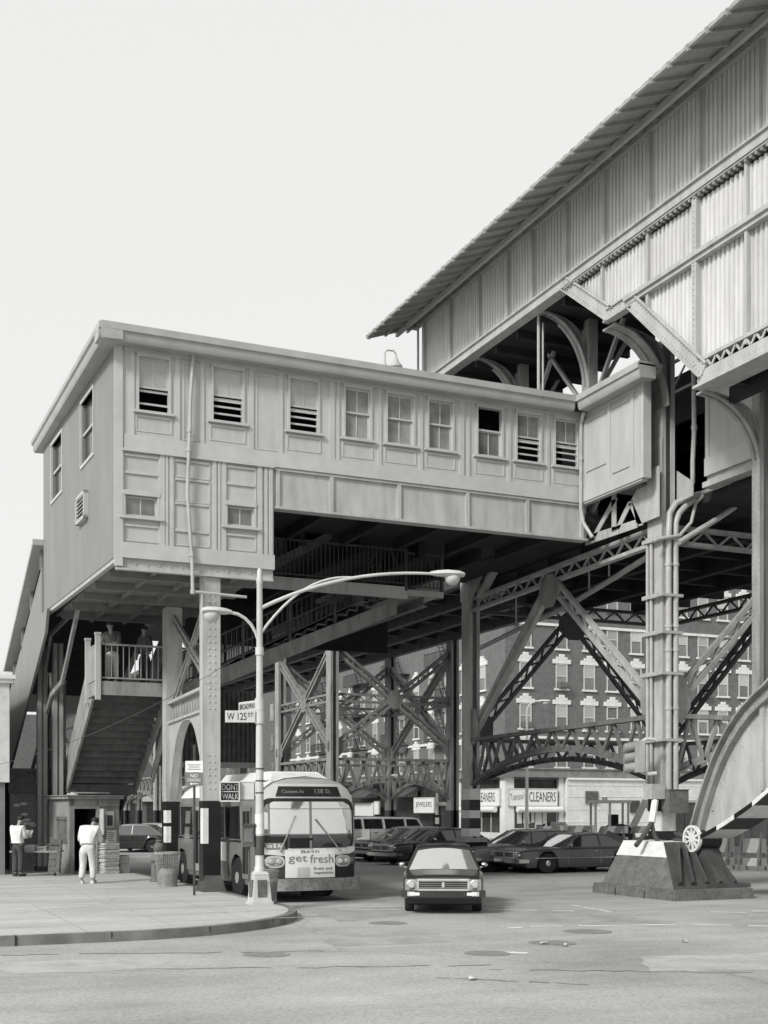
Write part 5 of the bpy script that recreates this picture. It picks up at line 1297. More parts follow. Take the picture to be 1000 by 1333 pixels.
btext('Convent Av', .66, 2.49, .52, .085, 'ink_mid', .026, so); btext('138 St.', -.12, 2.49, .42, .10, 'ink_mid', .026, so)
FB([(1.22,.55,1.03),(1.50,.55,1.05)], .04, 'route_card', 'black'); rc = FB([(1.24,-.05,.5),(1.47,-.05,.5)], .04, 'notice_card', 'void')
vi = FB([(1.225,.62,1.02),(1.36,.62,1.05)], .046, 'route_card', 'ink_mid'); btext('via 8 Av', 1.02, 1.25, .36, .09, 'ink_white', .05, vi)
wb_ = FB([(1.10,-.3,.3),(1.17,-.3,.3)], .03, 'number_plate', 'white', .01); btext('8420', .24, 1.105, .44, .085, 'ink_mid', .034, wb_)
ad_ = FB([(.56,-.60,.60),(1.12,-.60,.60)], .05, 'advert_board', 'sign_white', .03)
btext('get', .54, .88, .44, .19, 'ink_mid', .053, ad_); btext('fresh', .03, .90, .58, .19, 'ink_mid', .053, ad_)
btext('fruits and', -.06, .74, .46, .07, 'ink_mid', .053, ad_); btext('vegetables', -.06, .63, .5, .08, 'ink_mid', .053, ad_)
FB([(.575,.03,.33),(.80,.03,.33)], .053, 'advert_picture', 'sign_grey', .01)
for s in (-1, 1):
    bb = MB(); pts = []
    for i in range(13): a = math.pi*i/12; pts.append((.93-.135*math.cos(a), s*.83-.215*math.sin(a)**.6, s*.83+.215*math.sin(a)**.6))
    fpanel(bb, pts, .045, .04, 8); ho = bb.build('headlight', 'bezel', bus, 40, local=True)
    bb = MB(); pts = []
    for i in range(13): a = math.pi*i/12; pts.append((.93-.095*math.cos(a), s*.83-.165*math.sin(a)**.6, s*.83+.165*math.sin(a)**.6))
    fpanel(bb, pts, .052, .02, 8); bb.build('headlight_bowl', 'steel', ho, 40, local=True)
    for dx in (-.085, .085):
        x = s*.83+dx; bb = MB(); bb.lathe((x, fy(x,.93)+.04, .93), [(.062,0),(.062,.03),(.05,.045),(.01,.05)], 14, 'y'); bb.build('lens', 'pane_pale', ho, 40, local=True)
    x = s*1.10; bb = MB(); bb.lathe((x, fy(x,.93)-.02, .93), [(.085,0),(.085,.06),(.07,.075)], 14, 'y'); ho = bb.build('marker_lamp', 'chrome' if s > 0 else 'steel_dark', bus, 40, local=True)
    bb = MB(); bb.lathe((x, fy(x,.93)+.04, .93), [(.07,0),(.04,.03),(.01,.035)], 12, 'y'); bb.build('lens', 'steel_dark', ho, 40, local=True)
    x0 = s*.30+.35; 
    bb = MB(); xb = .72 if s > 0 else -.72; xe = .36 if s > 0 else -.12
    bb.tube((xb, fy(xb,1.2)+.07, 1.19), (xe, fy(xe,1.9)+.07, 1.9 if s < 0 else 1.98), .016, 6); bb.ball((xb, fy(xb,1.2)+.07, 1.19), .035); bb.build('wiper', 'steel', bus, 40, local=True)
bb = MB(); n = 16
pl = [V(-1.21+2.42*i/n, .16-.22*abs(2*i/n-1)**3, .41) for i in range(n+1)]
for i in range(n): bb.beam(pl[i], pl[i+1]+(pl[i+1]-pl[i])*.02, .10, .27)
for s in (-1, 1): bb.beam((s*1.21, -.06, .41), (s*1.235, -.7, .41), .06, .27)
M['bump'] = mat('stained_bumper', .30, .45, .3, 2.5, dirt=.4, metal=.2); bb.build('bumper', 'bump', bus, local=True)
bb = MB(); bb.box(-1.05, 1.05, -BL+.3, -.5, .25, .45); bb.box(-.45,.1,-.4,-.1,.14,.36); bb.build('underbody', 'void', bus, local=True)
for y in (wyf, wyr):
    for s in (-1, 1): wheel(bus, s*1.04, y, .49, .28, 'steel')
# sides
for s in (1, -1):
    bb = MB(); wnd = MB(); x = s*1.2
    y = -1.42
    for k in range(6):
        if s > 0 and k == 3: y = -5.72; continue
        if y < -8.0: continue
        ya, yb = y, y-1.25; sk = .16
        P = [(x*.995, ya, 1.42), (x*.995, yb, 1.42), (x*.975, yb+sk-.3, 2.20), (x*.975, ya+sk-.3, 2.20)]
        w_ = MB(); w_.prism([(p[0]+s*.0, p[1]+(-.06), p[2]) for p in P], (s*.018, 0, 0)); wo = w_.build('window', 'chrome', bus, local=True)
        c = Vector((sum(p[0] for p in P)/4, sum(p[1] for p in P)/4-.06, sum(p[2] for p in P)/4))
        g_ = MB(); g_.prism([c+(Vector((p[0], p[1]-.06, p[2]))-c)*.90 for p in P], (s*.024, 0, 0)); g_.build('pane', 'carglass', wo, local=True)
        if k == 1:
            pass
        y -= 1.32
    f_ = MB(); f_.box(min(x*.995, x*.995+s*.02), max(x*.995, x*.995+s*.02), -1.32, -.72, .5, 2.18); 
    if s > 0:
        do = f_.build('door', 'car_mid', bus, local=True)
        g_ = MB()
        for za, zb in ((.62,1.25),(1.4,2.08)):
            for ya, yb in ((-1.28,-1.04),(-.99,-.76)): g_.box(x*.995+.02, x*.995+.026, ya, yb, za, zb)
        g_.build('pane', 'carglass', do, local=True)
        f2 = MB(); f2.box(x*.995, x*.995+.02, -5.62, -4.72, .5, 2.2); do = f2.build('door', 'car_pale', bus, local=True)
        g_ = MB()
        for ya, yb in ((-5.55,-5.2),(-5.14,-4.8)): g_.box(x*.995+.02, x*.995+.027, ya, yb, .7, 2.1)
        g_.build('pane', 'carglass', do, local=True)
        a2 = MB(); a2.box(x*1.0, x*1.0+.03, -4.55, -2.62, .86, 1.32); a2 = a2.build('side_advert', 'sign_white', bus, local=True)
        text('Ride', (1.21+.03, -4.3, .95), (0,1,0), UP, 1.0, .28, 'ink_mid', None, 'lettering')
    else:
        f_.build('side_panel', 'car_mid', bus, local=True)
    bb.box(min(x*1.003, x*1.003+s*.015), max(x*1.003, x*1.003+s*.015), -BL+.2, -1.4, 1.34, 1.39); bb.build('side_trim', 'chrome', bus, local=True)
    dk = MB(); dk.box(min(x*1.0, x*1.0+s*.012), max(x*1.0, x*1.0+s*.012), -BL+.2, -7.65, .5, 1.32); dk.box(min(x*1.0, x*1.0+s*.012), max(x*1.0, x*1.0+s*.012), -6.4, -2.5, .5, .82); dk.build('lower_panel', 'car_mid', bus, local=True)
for o in [o for o in bpy.data.objects if o.name.startswith('lettering') and o.parent is None]: bpy.data.objects.remove(o)
bb = MB(); bb.prism([(-.85,-.9,2.80),(.85,-.9,2.80),(.6,-1.15,3.02),(-.6,-1.15,3.02)], (0,-3.6,0)); bb.prism([(-.75,-.62,2.80),(.75,-.62,2.80),(.55,-1.14,3.0),(-.55,-1.14,3.0)], (0,-.1,0)); bb.build('roof_hump', 'white', bus, 30, local=True)
for s in (1, -1):
    bb = MB(); bb.box(s*1.36-.085, s*1.36+.085, .0, .06, 1.42, 1.66); bb.path([(s*1.2,-.1,1.42),(s*1.3,.0,1.45),(s*1.36,.02,1.5)], .015, 6); bb.build('door_mirror', 'bezel', bus, 40, local=True)
bb = MB()
for k in range(20):
    a0, a1 = 2*math.pi*k/20, 2*math.pi*(k+1)/20; bb.beam((-.62+.24*math.cos(a0), -.02+.05*math.sin(a0), 1.60+.05*math.sin(a0)), (-.62+.24*math.cos(a1), -.02+.05*math.sin(a1), 1.60+.05*math.sin(a1)), .02, .02)
bb = None
# ================================================================ people
def person(label, loc, rotz, J, clothes, group=None, scale=1.0, held=None):
    """J: joints in metres (x right, y forward); one skinned body, clothing as fuller skins over it"""
    t = thing('person', label, 'person', loc, rotz, group)
    def skin(name, m, verts, edges, root=0, sub=2):
        me = bpy.data.meshes.new(name); me.from_pydata([tuple(Vector(v[0])*scale) for v in verts], edges, []); o = bpy.data.objects.new(name, me); COL.objects.link(o)
        md = o.modifiers.new('s', 'SKIN'); 
        for i, v in enumerate(verts):
            r = v[1]; r = (r, r) if not isinstance(r, tuple) else r
            me.skin_vertices[0].data[i].radius = (r[0]*scale, r[1]*scale); me.skin_vertices[0].data[i].use_root = (i == root)
        s = o.modifiers.new('u', 'SUBSURF'); s.levels = sub; s.render_levels = sub
        bpy.context.view_layer.update()
        ev = o.evaluated_get(bpy.context.evaluated_depsgraph_get()); m2 = bpy.data.meshes.new_from_object(ev)
        o.modifiers.clear(); old = o.data; o.data = m2; bpy.data.meshes.remove(old)
        m2.materials.clear(); m2.materials.append(M[m]); m2.polygons.foreach_set('use_smooth', [True]*len(m2.polygons))
        o.parent = t; WM[o.name] = WM[t.name]; return o
    # body
    v = [(J['pelvis'], .09), (J['chest'], (.09, .06)), (J['neck'], .05), (J['head0'], .065), (J['head1'], (.082, .095)), (J['head2'], .07)]
    e = [(0,1),(1,2),(2,3),(3,4),(4,5)]
    def chain(root, pts):
        k = root
        for p, r in pts: v.append((p, r)); e.append((k, len(v)-1)); k = len(v)-1
        return k
    hands = []
    for s in 'LR':
        chain(0, [(J['hip'+s], .065), (J['knee'+s], .045), (J['ank'+s], .038), (J['toe'+s], .035)])
        k = chain(1, [(J['sho'+s], .036), (J['elb'+s], .034), (J['wri'+s], .026)])
        w = Vector(J['wri'+s]); d = (w-Vector(J['elb'+s])).normalized(); sd = d.orthogonal().normalized(); q = w+d*.05
        v.append((q, .028)); e.append((k, len(v)-1)); kk = len(v)-1
        for i, (o, L) in enumerate([(-.03,.06),(-.01,.075),(.01,.072),(.03,.055)]):
            p = q+d*.045+sd*o; p2 = p+d*L*.6+d.cross(sd)*.02; v.append((p, .0095)); e.append((kk, len(v)-1)); v.append((p2, .008)); e.append((len(v)-2, len(v)-1))
        p = q+sd*-.045+d*.0; v.append((p, .010)); e.append((kk, len(v)-1)); v.append((p+d*.04, .009)); e.append((len(v)-2, len(v)-1))
    body = skin('body', 'skin', v, e)
    # face
    h = Vector(J['head1'])*scale; f = Vector(J.get('face', (0,1,0))).normalized(); rt = f.cross(V(0,0,1)).normalized(); upv = rt.cross(f)
    b = MB(); b.ball(h+f*.105*scale-upv*.01*scale, .016, .02, .024, 6)
    for s in (-1, 1): b.ball(h+rt*s*.085*scale, .012, .02, .03, 6)
    o = b.build('face_features', 'skin', t, 60, local=True)
    b = MB()
    for s in (-1, 1): b.ball(h+f*.09*scale+rt*s*.034*scale+upv*.018, .012, .01, .008, 6)
    b.ball(h+f*.088*scale-upv*.055*scale, .024, .012, .007, 6); b.build('eyes_and_mouth', 'hair', t, 60, local=True)
    b = MB(); b.ball(h+upv*.045*scale-f*.022*scale, .098*scale, .105*scale, .088*scale, 14); b.build('hair', 'hair', t, 60, local=True)
    top_m, leg_m = clothes
    tv = [(J['pelvis'], (.195, .15)), ((Vector(J['pelvis'])+Vector(J['chest']))/2, (.20, .155)), (J['chest'], (.22, .165)), ((Vector(J['chest'])*.4+Vector(J['neck'])*.6), (.13,.11))]
    te = [(0,1),(1,2),(2,3)]
    for s in 'LR':
        S, E_, W_ = (Vector(J[n+s]) for n in ('sho','elb','wri'))
        tv += [(S, .09), (S.lerp(E_, .55), .082), (E_, .07), (E_.lerp(W_, .6), .055)]; k = len(tv)-4; te += [(2, k), (k, k+1), (k+1, k+2), (k+2, k+3)]
    skin('shirt', top_m, tv, te, 1)
    lv = [(Vector(J['pelvis'])+V(0,0,.06), (.16, .122)), (Vector(J['pelvis'])-V(0,0,.03), (.165, .125))]; le = [(0,1)]
    for s in 'LR':
        Hh, K, A = (Vector(J[n+s]) for n in ('hip','knee','ank'))
        lv += [(Hh-V(0,0,.05), .125), (Hh.lerp(K, .6), .105), (K, .09), (K.lerp(A, .55), .082), (A+V(0,0,.02), .075)]; k = len(lv)-5; le += [(1, k), (k, k+1), (k+1, k+2), (k+2, k+3), (k+3, k+4)]
    skin('trousers', leg_m, lv, le, 1)
    b = MB()
    for s in 'LR':
        A, T = Vector(J['ank'+s]), Vector(J['toe'+s]); d = (T-A); d.z = 0; d.normalize()
        a = math.atan2(d.y, d.x); c = (A+T)/2; c.z = min(A.z, T.z)
        sd = V(-d.y, d.x, 0)
        pts = [A-d*.07, A-d*.07+sd*.04, T+d*.02+sd*.048, T+d*.09, T+d*.02-sd*.048, A-d*.07-sd*.04]
        zb = max(0, min(A.z, T.z)-.06)
        b.prism([V(p.x, p.y, zb) for p in pts], (0,0,.075))
    b.build('shoes', 'cloth_dark' if leg_m != 'cloth_pale' else 'cloth_pale', t, local=True)
    return t
def stand(**k):
    J = dict(pelvis=(0,0,.95), chest=(0,0,1.30), neck=(0,.0,1.48), head0=(0,.01,1.55), head1=(0,.02,1.64), head2=(0,.02,1.70),
             hipL=(-.10,0,.90), kneeL=(-.11,.02,.50), ankL=(-.11,-.02,.09), toeL=(-.13,.12,.05), hipR=(.10,0,.90), kneeR=(.11,.02,.50), ankR=(.11,-.02,.09), toeR=(.13,.12,.05),
             shoL=(-.19,0,1.40), elbL=(-.24,-.02,1.12), wriL=(-.23,.08,.88), shoR=(.19,0,1.40), elbR=(.24,-.02,1.12), wriR=(.23,.08,.88), face=(0,1,0))
    J.update(k); return J
# man with white shirt reading at the display (faces right in the picture)
p = onZ(23, 1141, SZ)
t1 = person('person in loose white shirt and dark trousers looking at papers by the magazine table', (p.x, p.y, SZ), R(-50),
   stand(neck=(0,.05,1.47), head0=(0,.09,1.53), head1=(0,.13,1.60), head2=(0,.14,1.66), face=(0,1,-.45), elbL=(-.22,.06,1.12), wriL=(-.10,.30,1.12), elbR=(.22,.06,1.12), wriR=(.10,.30,1.14), kneeL=(-.11,.06,.5), ankL=(-.12,.04,.09), toeL=(-.13,.18,.05)), ('cloth_white', 'cloth_dark'), scale=1.04)
q = thing('folded_newspaper', 'folded paper held in both hands by the person in the white shirt', 'newspaper', t1.matrix_basis @ V(0,.38,1.2) if False else (p.x, p.y, SZ), R(-50))
b = MB(); b.prism([(-.17,.36,1.14),(.17,.36,1.14),(.17,.46,1.36),(-.17,.46,1.36)], (0,.02,-.01)); b.build('sheet', 'paper', q, local=True); b = MB(); b.prism([(-.17,.345,1.15),(0,.34,1.15),(0,.44,1.35),(-.17,.445,1.35)], (0,.01,-.005)); b.build('fold', 'paper', q, local=True)
# bending figure in white, seen from behind
p = onZ(114, 1150, SZ)
person('person in white shirt and pale trousers bending forward at the newsstand doorway', (p.x, p.y, SZ), R(-24),
   stand(pelvis=(0,-.04,.94), chest=(.02,.12,1.27), neck=(.05,.28,1.42), head0=(.07,.34,1.46), head1=(.09,.41,1.50), head2=(.10,.45,1.54), face=(.1,1,-.6),
         shoL=(-.18,.18,1.36), elbL=(-.24,.22,1.08), wriL=(-.18,.40,.95), shoR=(.21,.18,1.36), elbR=(.27,.24,1.08), wriR=(.20,.44,1.0), hipL=(-.10,-.03,.89), hipR=(.10,-.03,.89), kneeL=(-.12,.04,.48), kneeR=(.12,.02,.48), ankL=(-.14,-.06,.09), ankR=(.15,-.04,.09), toeL=(-.16,.08,.05), toeR=(.17,.10,.05)), ('cloth_white', 'cloth_pale'), scale=1.08)
# two people on the landing
person('person in dark jacket and pale trousers leaning on the stair landing railing', (6.95, LY+.42, LZ), R(150), stand(chest=(0,.06,1.28), neck=(0,.12,1.45), head0=(0,.16,1.52), head1=(0,.19,1.60), head2=(0,.2,1.66), elbL=(-.26,.16,1.12), wriL=(-.10,.30,1.10), elbR=(.26,.16,1.12), wriR=(.10,.30,1.10)), ('cloth_grey', 'cloth_pale'))
person('person in dark clothes standing in the shade of the stair landing', (7.95, LY+.75, LZ), R(120), stand(), ('cloth_grey', 'cloth_dark'), scale=.98)
# driver seated in the coupe, head and shoulders above the sill
cw = cp.matrix_basis if False else Matrix.Translation(Vector(cp.location)) @ Matrix.Rotation(cp.rotation_euler[2], 4, 'Z')
# ================================================================ newsstand
c = onZ(91, 1138, SZ); fw = Vector((SS, CC, 0)); rg = Vector((CC, -SS, 0))
d1 = (rg*.80+fw*.60).normalized(); d2 = (-rg*.62+fw*.785).normalized()
NS = thing('newsstand', 'small painted wooden newsstand kiosk with open doorway and dark window', 'kiosk', (c.x, c.y, SZ))
L1, L2, HH = 1.62, 1.6, 2.30; O = Vector((c.x, c.y, SZ))
def nsq(a, bb_, z): return O+d1*a+d2*bb_+V(0,0,z)
def nbox(b, a0, a1, b0, b1, z0, z1): b.hexa([nsq(a0,b0,z0),nsq(a1,b0,z0),nsq(a1,b1,z0),nsq(a0,b1,z0),nsq(a0,b0,z1),nsq(a1,b0,z1),nsq(a1,b1,z1),nsq(a0,b1,z1)])
b = MB()
for a0, a1, z0, z1 in [(0,.12,0,HH),(.12,.86,2.0,HH),(.86,L1,0,HH)]: nbox(b, a0, a1, 0, .06, z0, z1)
for b0, b1, z0, z1 in [(.06,.22,0,HH),(.22,1.0,0,.95),(.22,1.0,1.75,HH),(1.0,L2,0,HH)]: nbox(b, 0, .06, b0, b1, z0, z1)
nbox(b, L1-.06, L1, .06, L2, 0, HH); nbox(b, 0.06, L1-.06, L2-.06, L2, 0, HH); nbox(b, .06, L1-.06, .06, L2-.06, .02, .06)
b.build('wall', 'wood', NS)
b = MB(); nbox(b, -.12, L1+.1, -.12, L2+.1, HH, HH+.09); nbox(b, -.16, L1+.14, -.16, L2+.1, HH+.09, HH+.12); b.build('roof', 'wood', NS)
b = MB(); nbox(b, -.03, .13, -.035, 0, 0, HH); nbox(b, .86, .94, -.035, 0, 0, HH-.02); nbox(b, .13, .86, -.035, 0, 2.0, 2.1); nbox(b, -.03, L1, -.035, 0, HH-.22, HH); b.build('door_frame', 'wood', NS)
b = MB(); nbox(b, -.02, 0, .2, 1.02, .93, 1.0); b.build('window_sill', 'wood_dark', NS); b = MB(); nbox(b, -.012, .0, .22, 1.0, 1.66, 1.76); b.build('window_head', 'wood_dark', NS)
b = MB(); nbox(b, .02, .03, .22, 1.0, 1.0, 1.66); b.build('window_pane', 'pane_mid', NS)
b = MB(); nbox(b, .95, .98, -.3, -.03, 1.2, 2.0); nbox(b, .99, 1.0, -.28, -.03, 1.3, 1.6); b.build('door_leaf', 'sign_grey', NS)
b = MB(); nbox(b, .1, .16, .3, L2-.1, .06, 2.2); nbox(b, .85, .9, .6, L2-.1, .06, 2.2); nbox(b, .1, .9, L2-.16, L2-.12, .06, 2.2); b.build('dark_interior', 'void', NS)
pm = MB(); nbox(pm, 1.16, 1.44, -.022, -.004, 1.40, 1.92); o = pm.build('poster', 'sign_grey', NS); pm = MB(); nbox(pm, 1.21, 1.39, -.03, -.023, 1.47, 1.80); pm.build('picture', 'steel_dark', o)
pm = MB(); nbox(pm, 1.19, 1.52, -.022, -.004, .95, 1.33); o = pm.build('notice_sheet', 'sign_white', NS); pm = MB()
for k in range(5): nbox(pm, 1.23, 1.23+random.uniform(.15,.28), -.026, -.0225, 1.0+k*.06, 1.025+k*.06)
pm.build('print', 'ink_mid', o)
t = thing('plank', 'pale board lying on the newsstand roof', 'board', tuple(nsq(.9,.5,HH+.12))); b = MB(); b.obox(nsq(.9,.5,HH+.2), d1*.62, d2*.07, V(0,0,.02)+d1*-.0); b.obox(nsq(.3,.5,HH+.15), d2*.3, d1*.05, V(0,0,.03)); b.build('board', 'sign_grey', t)
def stack(lb, a, bq, layers, w, dpt):
    P = nsq(a, bq, 0); t = thing('newspaper_stack', lb, 'newspapers', tuple(P), 0, 'newspaper stacks by the newsstand'); z = 0
    for n, hgt in enumerate(layers):
        b = MB(); zz = z
        while zz < z+hgt-.012:
            j = V(random.uniform(-.02,.02), random.uniform(-.02,.02), 0); s = random.uniform(.92, 1.03); b.obox(P+V(0,0,zz+.011)+j, d1*w/2*s, d2*dpt/2*s, V(0,0,.011)); zz += .024
        b.build('bundle', 'paper', t); z = zz+.012
        b = MB(); b.obox(P+V(0,0,z-.006), d1*w*.48, d2*dpt*.48, V(0,0,.006)); b.build('divider_board', 'wood_dark', t)
stack('tall layered stack of newspapers beside the kiosk doorway', 1.10, -.42, [.24,.26,.22,.2], .5, .36)
stack('shorter newspaper stack leaning at the kiosk corner beside the tall one', 1.58, -.3, [.3,.25], .32, .36)
# display table
c2 = onD(48, 1100, 36.9); tb = thing('display_table', 'trestle table loaded with magazines left of the newsstand', 'table', (c2.x, c2.y, SZ))
TC = Vector((c2.x, c2.y, SZ)); du = rg; dw = fw
b = MB(); b.obox(TC+V(0,0,.72), du*.72, dw*.35, V(0,0,.025)); b.build('table_top', 'wood', tb)
for sx in (-.62, .62):
    for sy in (-.28, .28):
        b = MB(); q = TC+du*sx+dw*sy; b.box(q.x-.03, q.x+.03, q.y-.03, q.y+.03, SZ, SZ+.7); b.build('leg', 'wood_dark', tb)
for k, (sx, hgt, m_) in enumerate([(-.5,.10,'paper'),(-.15,.16,'sign_grey'),(.2,.12,'paper'),(.52,.2,'conc')]):
    q = TC+du*sx; t = thing('magazine_pile', ['low magazine pile at the left end of the trestle table','grey-covered magazine pile second from the left on the table','loose magazine pile right of centre on the trestle table','tallest magazine pile at the kiosk end of the table'][k], 'magazines', (q.x, q.y, SZ+.745), 0, 'magazine piles on the trestle table')
    b = MB(); z = .745
    while z < .745+hgt: b.obox(q+V(random.uniform(-.03,.03),random.uniform(-.03,.03),z+.01), du*.14+dw*random.uniform(-.02,.02), dw*.2, V(0,0,.009)); z += .021
    b.build('magazines', m_, t)
rk = thing('magazine_rack', 'leaning rack of dark magazines in front of the kiosk window', 'rack', tuple(onD(70,1120,36.4).xy)+(SZ,)); q = Vector((*onD(70,1120,36.4).xy, SZ))
b = MB()
for k in range(5): b.obox(q+V(0,0,.2+.2*k)+dw*.06*k, du*.16, dw*.015+V(0,0,.0), V(0,0,.09))
b.build('magazines', 'conc_dark', rk); b = MB(); b.beam(q-du*.17, q-du*.17+dw*.34+V(0,0,1.15), .03, .03); b.beam(q+du*.17, q+du*.17+dw*.34+V(0,0,1.15), .03, .03); b.build('frame', 'wood_dark', rk)
# ================================================================ lamp post with signs
LP = onZ(338, 1177, SZ); LP.z = SZ; lx, ly = LP.x, LP.y
lp_ = thing('lamp_post', 'pale street lamp post with two lamp arms standing at the kerb corner', 'lamp post', (lx, ly, SZ))
b = MB()
for z0, z1, r0, r1 in [(0,.06,.23,.23),(.06,.62,.20,.15),(.62,.68,.16,.12)]: frustum(b, (lx-r0,lx+r0,ly-r0,ly+r0), SZ+z0, (lx-r1,lx+r1,ly-r1,ly+r1), SZ+z1)
o = b.build('base', 'pole', lp_); b = MB()
for nx, ny in ((0,-1), (-1,0)): b.obox((lx+nx*.185, ly+ny*.185, SZ+.33), V(ny*.10, nx*.10, 0), V(0,0,.18), V(nx,ny,0)*.012)
b.build('door_panel', 'conc', o)
b = MB(); b.lathe((lx,ly,SZ+.66), [(.12,0),(.11,.1),(.092,.14),(.088,1.1),(.075,3.0),(.060,6.0),(.068,6.02),(.068,6.1),(.052,6.16),(.052,6.28),(.02,6.33)], 14); b.build('shaft', 'pole', lp_, 40)
b = MB(); b.lathe((lx,ly,SZ+1.45), [(.098,0),(.098,.42)], 14); b.build('white_band', 'white', lp_, 40)
b = MB(); b.lathe((lx,ly,SZ+1.02), [(.100,0),(.100,.4)], 14); b.build('dark_band', 'steel_dark', lp_, 40)
for k in range(3): b = MB(); b.lathe((lx,ly,SZ+2.3+k*.25), [(.088,0),(.088,.03)], 14); b.build('strap', 'steel_dark', lp_, 40)
b = MB()
if 0: b.build('strap', 'steel_dark', lp_, 40)
def cobra(parent, end, dirv, L=.62):
    e = Vector(end); d = Vector(dirv).normalized(); s = V(-d.y, d.x, 0)
    rows = []; b = MB(); n = 10
    for f, w, h0, h1 in [(0,.05,-.03,.05),(.2,.11,-.05,.08),(.5,.20,-.05,.10),(.85,.19,-.05,.09),(1,.10,-.04,.06)]:
        c = e+d*L*f; rows.append([c+s*w*math.cos(2*math.pi*j/n)+V(0,0,(h1 if math.sin(2*math.pi*j/n) > 0 else -h0)*math.sin(2*math.pi*j/n)) for j in range(n)])
    vs = [v for r in rows for v in r]; b.add(vs, [(i*n+j, i*n+(j+1)%n, (i+1)*n+(j+1)%n, (i+1)*n+j) for i in range(4) for j in range(n)]+[tuple(range(n)), tuple(4*n+j for j in range(n))])
    o = b.build('lamp_head', 'pole', parent, 50)
    b = MB(); b.ball(e+d*L*.66-V(0,0,.07), .17, .17, .16, 14); b.build('lamp_glass', 'sign_grey', o, 60)
def armpts(P0, P1, z0, z1, n=12, sag=1.0):
    out = []
    for i in range(n+1): f = i/n; out.append(Vector(P0).lerp(Vector(P1), f)+V(0,0,(z1-z0)*(1-(1-f)**2.2)-(0)))
    return out
ux = V(1,0,0); top_ = Vector((lx,ly,0))
ang = V(.985,-.17,0).normalized()
za = EYE+(HZ-782)*24.6/F; zb = EYE+(HZ-740)*25.9/F
b = MB(); b.path(armpts(top_+V(0,0,za), top_+ang*3.75+V(0,0,za), za, zb), .042, 8, .03); b.path(armpts(top_+V(0,0,za-.55), top_+ang*1.95+V(0,0,za-.55), za-.55, zb-.16), .03, 8, .022)
b.build('arm', 'pole', lp_, 50); cobra(lp_, top_+ang*3.7+V(0,0,zb), ang, .75)
zc = EYE+(HZ-838)*24.4/F; zd = EYE+(HZ-785)*24.2/F; al = V(-.95,.05,0).normalized()
b = MB(); pts = [top_+V(0,0,zc)]+[top_+al*(.5*math.sin(a))*1.0+V(0,0,zc)+V(0,0,(zd-zc)*(1-math.cos(a)))*1.0 for a in [R(15*i) for i in range(1,7)]]
pts = [top_+al*(.62*(1-math.cos(R(15*i))))+V(0,0,zc+(zd-zc)*math.sin(R(15*i))) for i in range(7)]
b.path(pts, .035, 8); b.build('arm', 'pole', lp_, 50); b = MB(); b.lathe((lx,ly,zc-.08), [(.09,0),(.09,.16)], 12); b.build('arm_collar', 'pole', lp_, 40); cobra(lp_, pts[-1]-al*.02, al, .62)
# street name signs
sg = thing('street_sign', 'pale street name plate reading W 125 ST on the lamp post', 'street sign', (lx, ly, onD(305,928,24.5).z))
def plate(t, P0, dr, w, h, m, th=.02, name='plate', parent=None):
    b = MB(); n = dr.cross(V(0,0,1)); b.obox(P0+dr*w/2+V(0,0,h/2)-n*th/2, dr*w/2, V(0,0,h/2), n*th/2); return b.build(name, m, parent or t)
dr = rg.copy(); dr = (rg*.99+fw*.03).normalized()
zz = onD(305,936,24.5).z; P0 = Vector((lx,ly,zz))-dr*.70-fw*.12
o = plate(sg, P0, dr, .62, .245, 'sign_grey'); text('W 125', P0+dr*.04+V(0,0,.05)+dr.cross(V(0,0,1))*.002, dr, V(0,0,1), .40, .15, 'ink', sg); text('ST', P0+dr*.47+V(0,0,.12)+dr.cross(V(0,0,1))*.002, dr, V(0,0,1), .11, .08, 'ink', sg)
b = MB(); b.lathe((lx,ly,zz-.02), [(.105,0),(.105,.28)], 12); b.build('bracket', 'pole', sg, 40)
sg = thing('street_sign', 'grey street name plate reading BROADWAY turned away on the lamp post', 'street sign', (lx, ly, zz+.27))
d3 = (rg*.62-fw*.78).normalized(); P0 = Vector((lx,ly,zz+.27))-d3*.82-rg*.0
o = plate(sg, P0, d3, .72, .21, 'sign_grey'); text('BROADWAY', P0+d3*.05+V(0,0,.045)+d3.cross(V(0,0,1))*.002, d3, V(0,0,1), .62, .12, 'ink', sg)
b = MB(); b.lathe((lx,ly,zz+.265), [(.10,0),(.10,.24)], 12); b.build('bracket', 'pole', sg, 40)
# pedestrian signal
wz = onD(295,1042,24.4).z; ws = thing('walk_signal', 'black pedestrian signal box with DONT WALK letters bracketed to the lamp post', 'pedestrian signal', (lx, ly, wz))
P0 = Vector((lx,ly,wz))-rg*.80-fw*.05; nf = -fw
b = MB(); b.obox(P0+rg*.2+V(0,0,.19)+fw*.12, rg*.205, V(0,0,.20), fw*.12); o = b.build('housing', 'pole', ws)
b = MB(); b.obox(P0+rg*.2+V(0,0,.19)-fw*.005, rg*.185, V(0,0,.18), fw*.006); b.build('face', 'black', ws)
b = MB()
for (a0,a1,z0,z1) in [(-.01,.41,.37,.40),(-.01,.41,-.02,.01),(-.01,.015,0,.38),(.385,.41,0,.38)]: b.obox(P0+rg*(a0+a1)/2+V(0,0,(z0+z1)/2)-fw*.06, rg*(a1-a0)/2, V(0,0,(z1-z0)/2), fw*.07)
b.obox(P0+rg*.2+V(0,0,.19)-fw*.03, rg*.18, V(0,0,.008), fw*.03); b.build('visor', 'pole', ws)
text('DONT', P0+rg*.03+V(0,0,.225)-fw*.013, rg, V(0,0,1), .34, .12, 'lit', ws); text('WALK', P0+rg*.03+V(0,0,.035)-fw*.013, rg, V(0,0,1), .34, .12, 'lit', ws)
b = MB(); b.obox(P0+rg*.55+V(0,0,.2)+fw*.1, rg*.14, V(0,0,.17), fw*.12); b.build('control_box', 'pole', ws)
